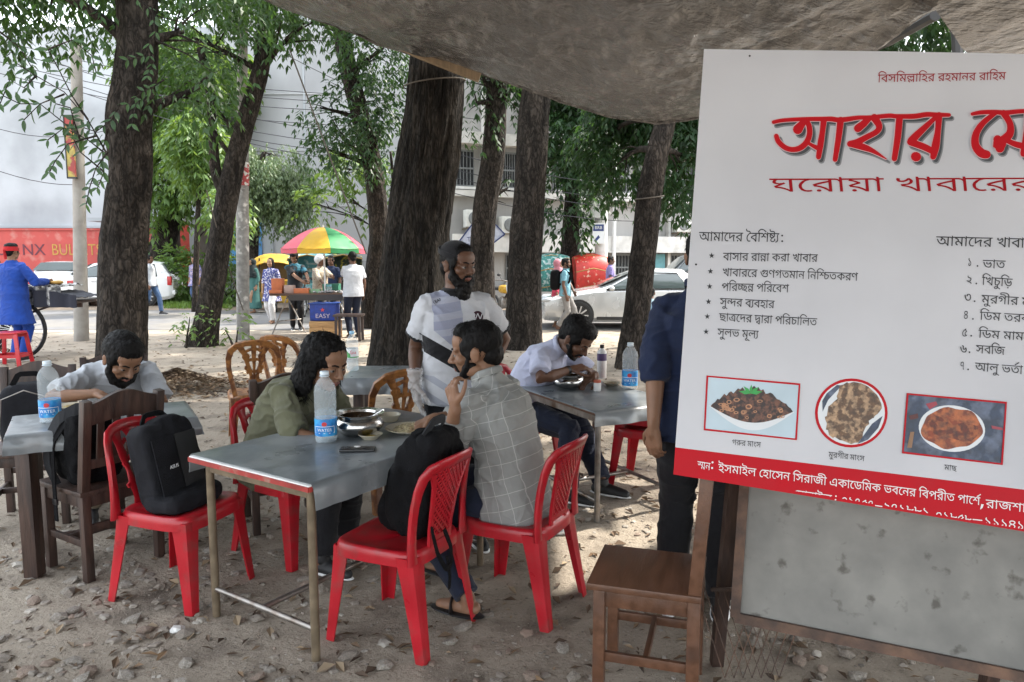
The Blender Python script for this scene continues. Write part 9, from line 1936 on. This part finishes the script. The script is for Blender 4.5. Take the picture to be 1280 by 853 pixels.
# crate + box
cr = thing('crate', 'blue woven crate lettered EASY with a red star, on a wooden box', 'crate', (GX(407, 14.9).x, 14.9, .36))
mb = MB(); mb.box((0, 0, .17), (.52, .36, .34)); mb.obj('body', mat('blue_crate', (.012, .035, .22), .6, vary=.25, vscale=18), cr, bevel=.02)
mb = MB(); mb.sheet(lambda u, v: V(((u-.5)*.56, (v-.5)*.40, .345+.015*math.sin(u*9)*math.sin(v*7))), 10, 6, .012); mb.obj('lid', mat('blue_crate_lid', (.02, .06, .26), .6), cr, smooth=60)
M_red2 = mat('star_red', (.5, .04, .05), .6, vary=0, bump=0)
mb = MB(); n = 10; mb.add([V((0, -.186, .22))]+[V((math.sin(2*math.pi*k/n)*(.05 if k % 2 == 0 else .02), -.186, .22+math.cos(2*math.pi*k/n)*(.05 if k % 2 == 0 else .02))) for k in range(n)], [(0, k+1, (k+1) % n+1) for k in range(n)]); mb.obj('star', M_red2, cr)
latin('EASY', .12, mat('crate_text', (.5, .42, .5), .6, vary=0, bump=0), Matrix.Translation((0, -.187, .06)) @ frameM((0, 0, 0), (1, 0, 0), (0, -1, 0)), 'lettering', cr, sx=1.1)
M_ply = mat('raw_plywood', (.42, .24, .10), .7, vary=.25, vscale=4, stretch=(1, 1, 8), bump=.1)
bx = thing('wooden_box', 'pale wooden box supporting the blue crate', 'box', (GX(408, 14.9).x, 14.9, 0))
mb = MB(); mb.box((0, 0, .175), (.56, .4, .35)); mb.obj('body', M_ply, bx, bevel=.008)
for z in (.06, .175, .29): mb = MB(); mb.box((0, -.206, z), (.57, .012, .095)); mb.obj('slat', M_ply, bx, bevel=.003)
sb = thing('low_table', 'small dark low table beside the white shirted vendor', 'table', (GX(437, 14.4).x, 14.4, 0))
mb = MB(); mb.box((0, 0, .50), (.55, .38, .04)); mb.obj('table_top', M_dwood, sb, bevel=.006)
for x in (-.23, .23):
 for y in (-.15, .15): mb = MB(); mb.bar((x, y, 0), (x*.95, y, .48), .05, .04, (0, 1, 0)); mb.obj('leg', M_dwood, sb)
def stool(label, px, d, z=0):
 t = thing('plastic_stool', label, 'stool', (GX(px, d).x, d, z), R(8)); mb = MB(); rbox(mb, (0, 0, .50), (.36, .36, .035), None, .25); mb.obj('seat', M_red, t, smooth=60)
 for sx in (-1, 1):
  for sy in (-1, 1): mb = MB(); mb.bar((sx*.20, sy*.20, 0), (sx*.15, sy*.15, .49), .055, .03, (0, 1, 0)); mb.obj('leg', M_red, t, bevel=.006)
 mb = MB()
 for s in (-1, 1): mb.bar((-.18, s*.185, .16), (.18, s*.185, .16), .02, .045); mb.bar((s*.185, -.18, .16), (s*.185, .18, .16), .02, .045); mb.bar((-.15, s*.155, .46), (.15, s*.155, .46), .02, .07)
 o = mb.obj('stretcher_ring', M_red, t); return t
stool('red plastic stool at the far left in front of the blue kurta', 15, 11.0)
hc = thing('food_cart', 'hand cart with spoked wheel, foil covered tray and hanging dark cloth', 'cart', (GX(60, 12.2).x, 12.2, 0), R(4))
def HC_(px, py, d=12.2): return D(px, py, d)-V(hc.location)
for yy in (-.35,):
 w_ = spokewheel(hc, GX(38, 12.2).x-hc.location.x, .47, M_rim, .028, 32, y=yy); w_.rotation_euler = (0, 0, 0)
mb = MB(); mb.box((.0, .0, .90), (1.3, .8, .05)); mb.box((0, 0, .84), (1.2, .06, .08)); mb.obj('deck', M_dwood, hc, bevel=.01)
mb = MB()
for x in (-.5,): mb.bar((x, 0, .1), (x, 0, .86), .05, .05, (0, 1, 0))
mb.bar((-.8, -.35, .47), (.3, -.35, .85), .03, .03); mb.obj('frame', M_dwood, hc)
mb = MB(); mb.sheet(lambda u, v: V((-.12+.62*u, -.42-.02*math.sin(u*20), 1.16-.30*v+.03*noise.noise(V((u*9, v*6, 1))))), 30, 8, .01); mb.sheet(lambda u, v: V((-.12+.62*u, -.42+.7*v, 1.17+.04*noise.noise(V((u*9, v*6, 4))))), 30, 20, .01); mb.obj('foil_tray', mat('crumpled_foil', (.38, .38, .37), .35, metal=.5, vary=.5, vscale=25, bump=1, bscale=40, col2=(.1, .1, .1), cscale=14, cfac=(.5, .6)), hc, smooth=40)
mb = MB(); mb.sheet(lambda u, v: V((.1+.65*u, -.45-.03*math.sin(u*14+1), 1.12-.10*u-.28*v*(1-.3*u)+.03*noise.noise(V((u*5, v*3, 7))))), 30, 10, .012); mb.sheet(lambda u, v: V((.35+.42*u, -.44+.75*v, 1.08-.1*u+.03*noise.noise(V((u*5, v*5, 2))))), 10, 14, .01); mb.obj('dark_cloth', cloth('dark_cover_cloth', (.03, .032, .045)), hc, smooth=60)
mb = MB()
for x, y in ((.2, -.2), (.3, -.12), (.38, -.25), (.28, -.02)): mb.ell((x, y, 1.22), (.10, .05, .03), Matrix.Rotation(x*9, 3, 'Z'), 12, 8)
o = mb.obj('bread_pieces', mat('fried_bread', (.45, .25, .05), .6, vary=.3, vscale=20), None, smooth=180); o.location = hc.location; tag(o, 'golden fried snacks lying on the foil covered cart tray', kind='stuff')
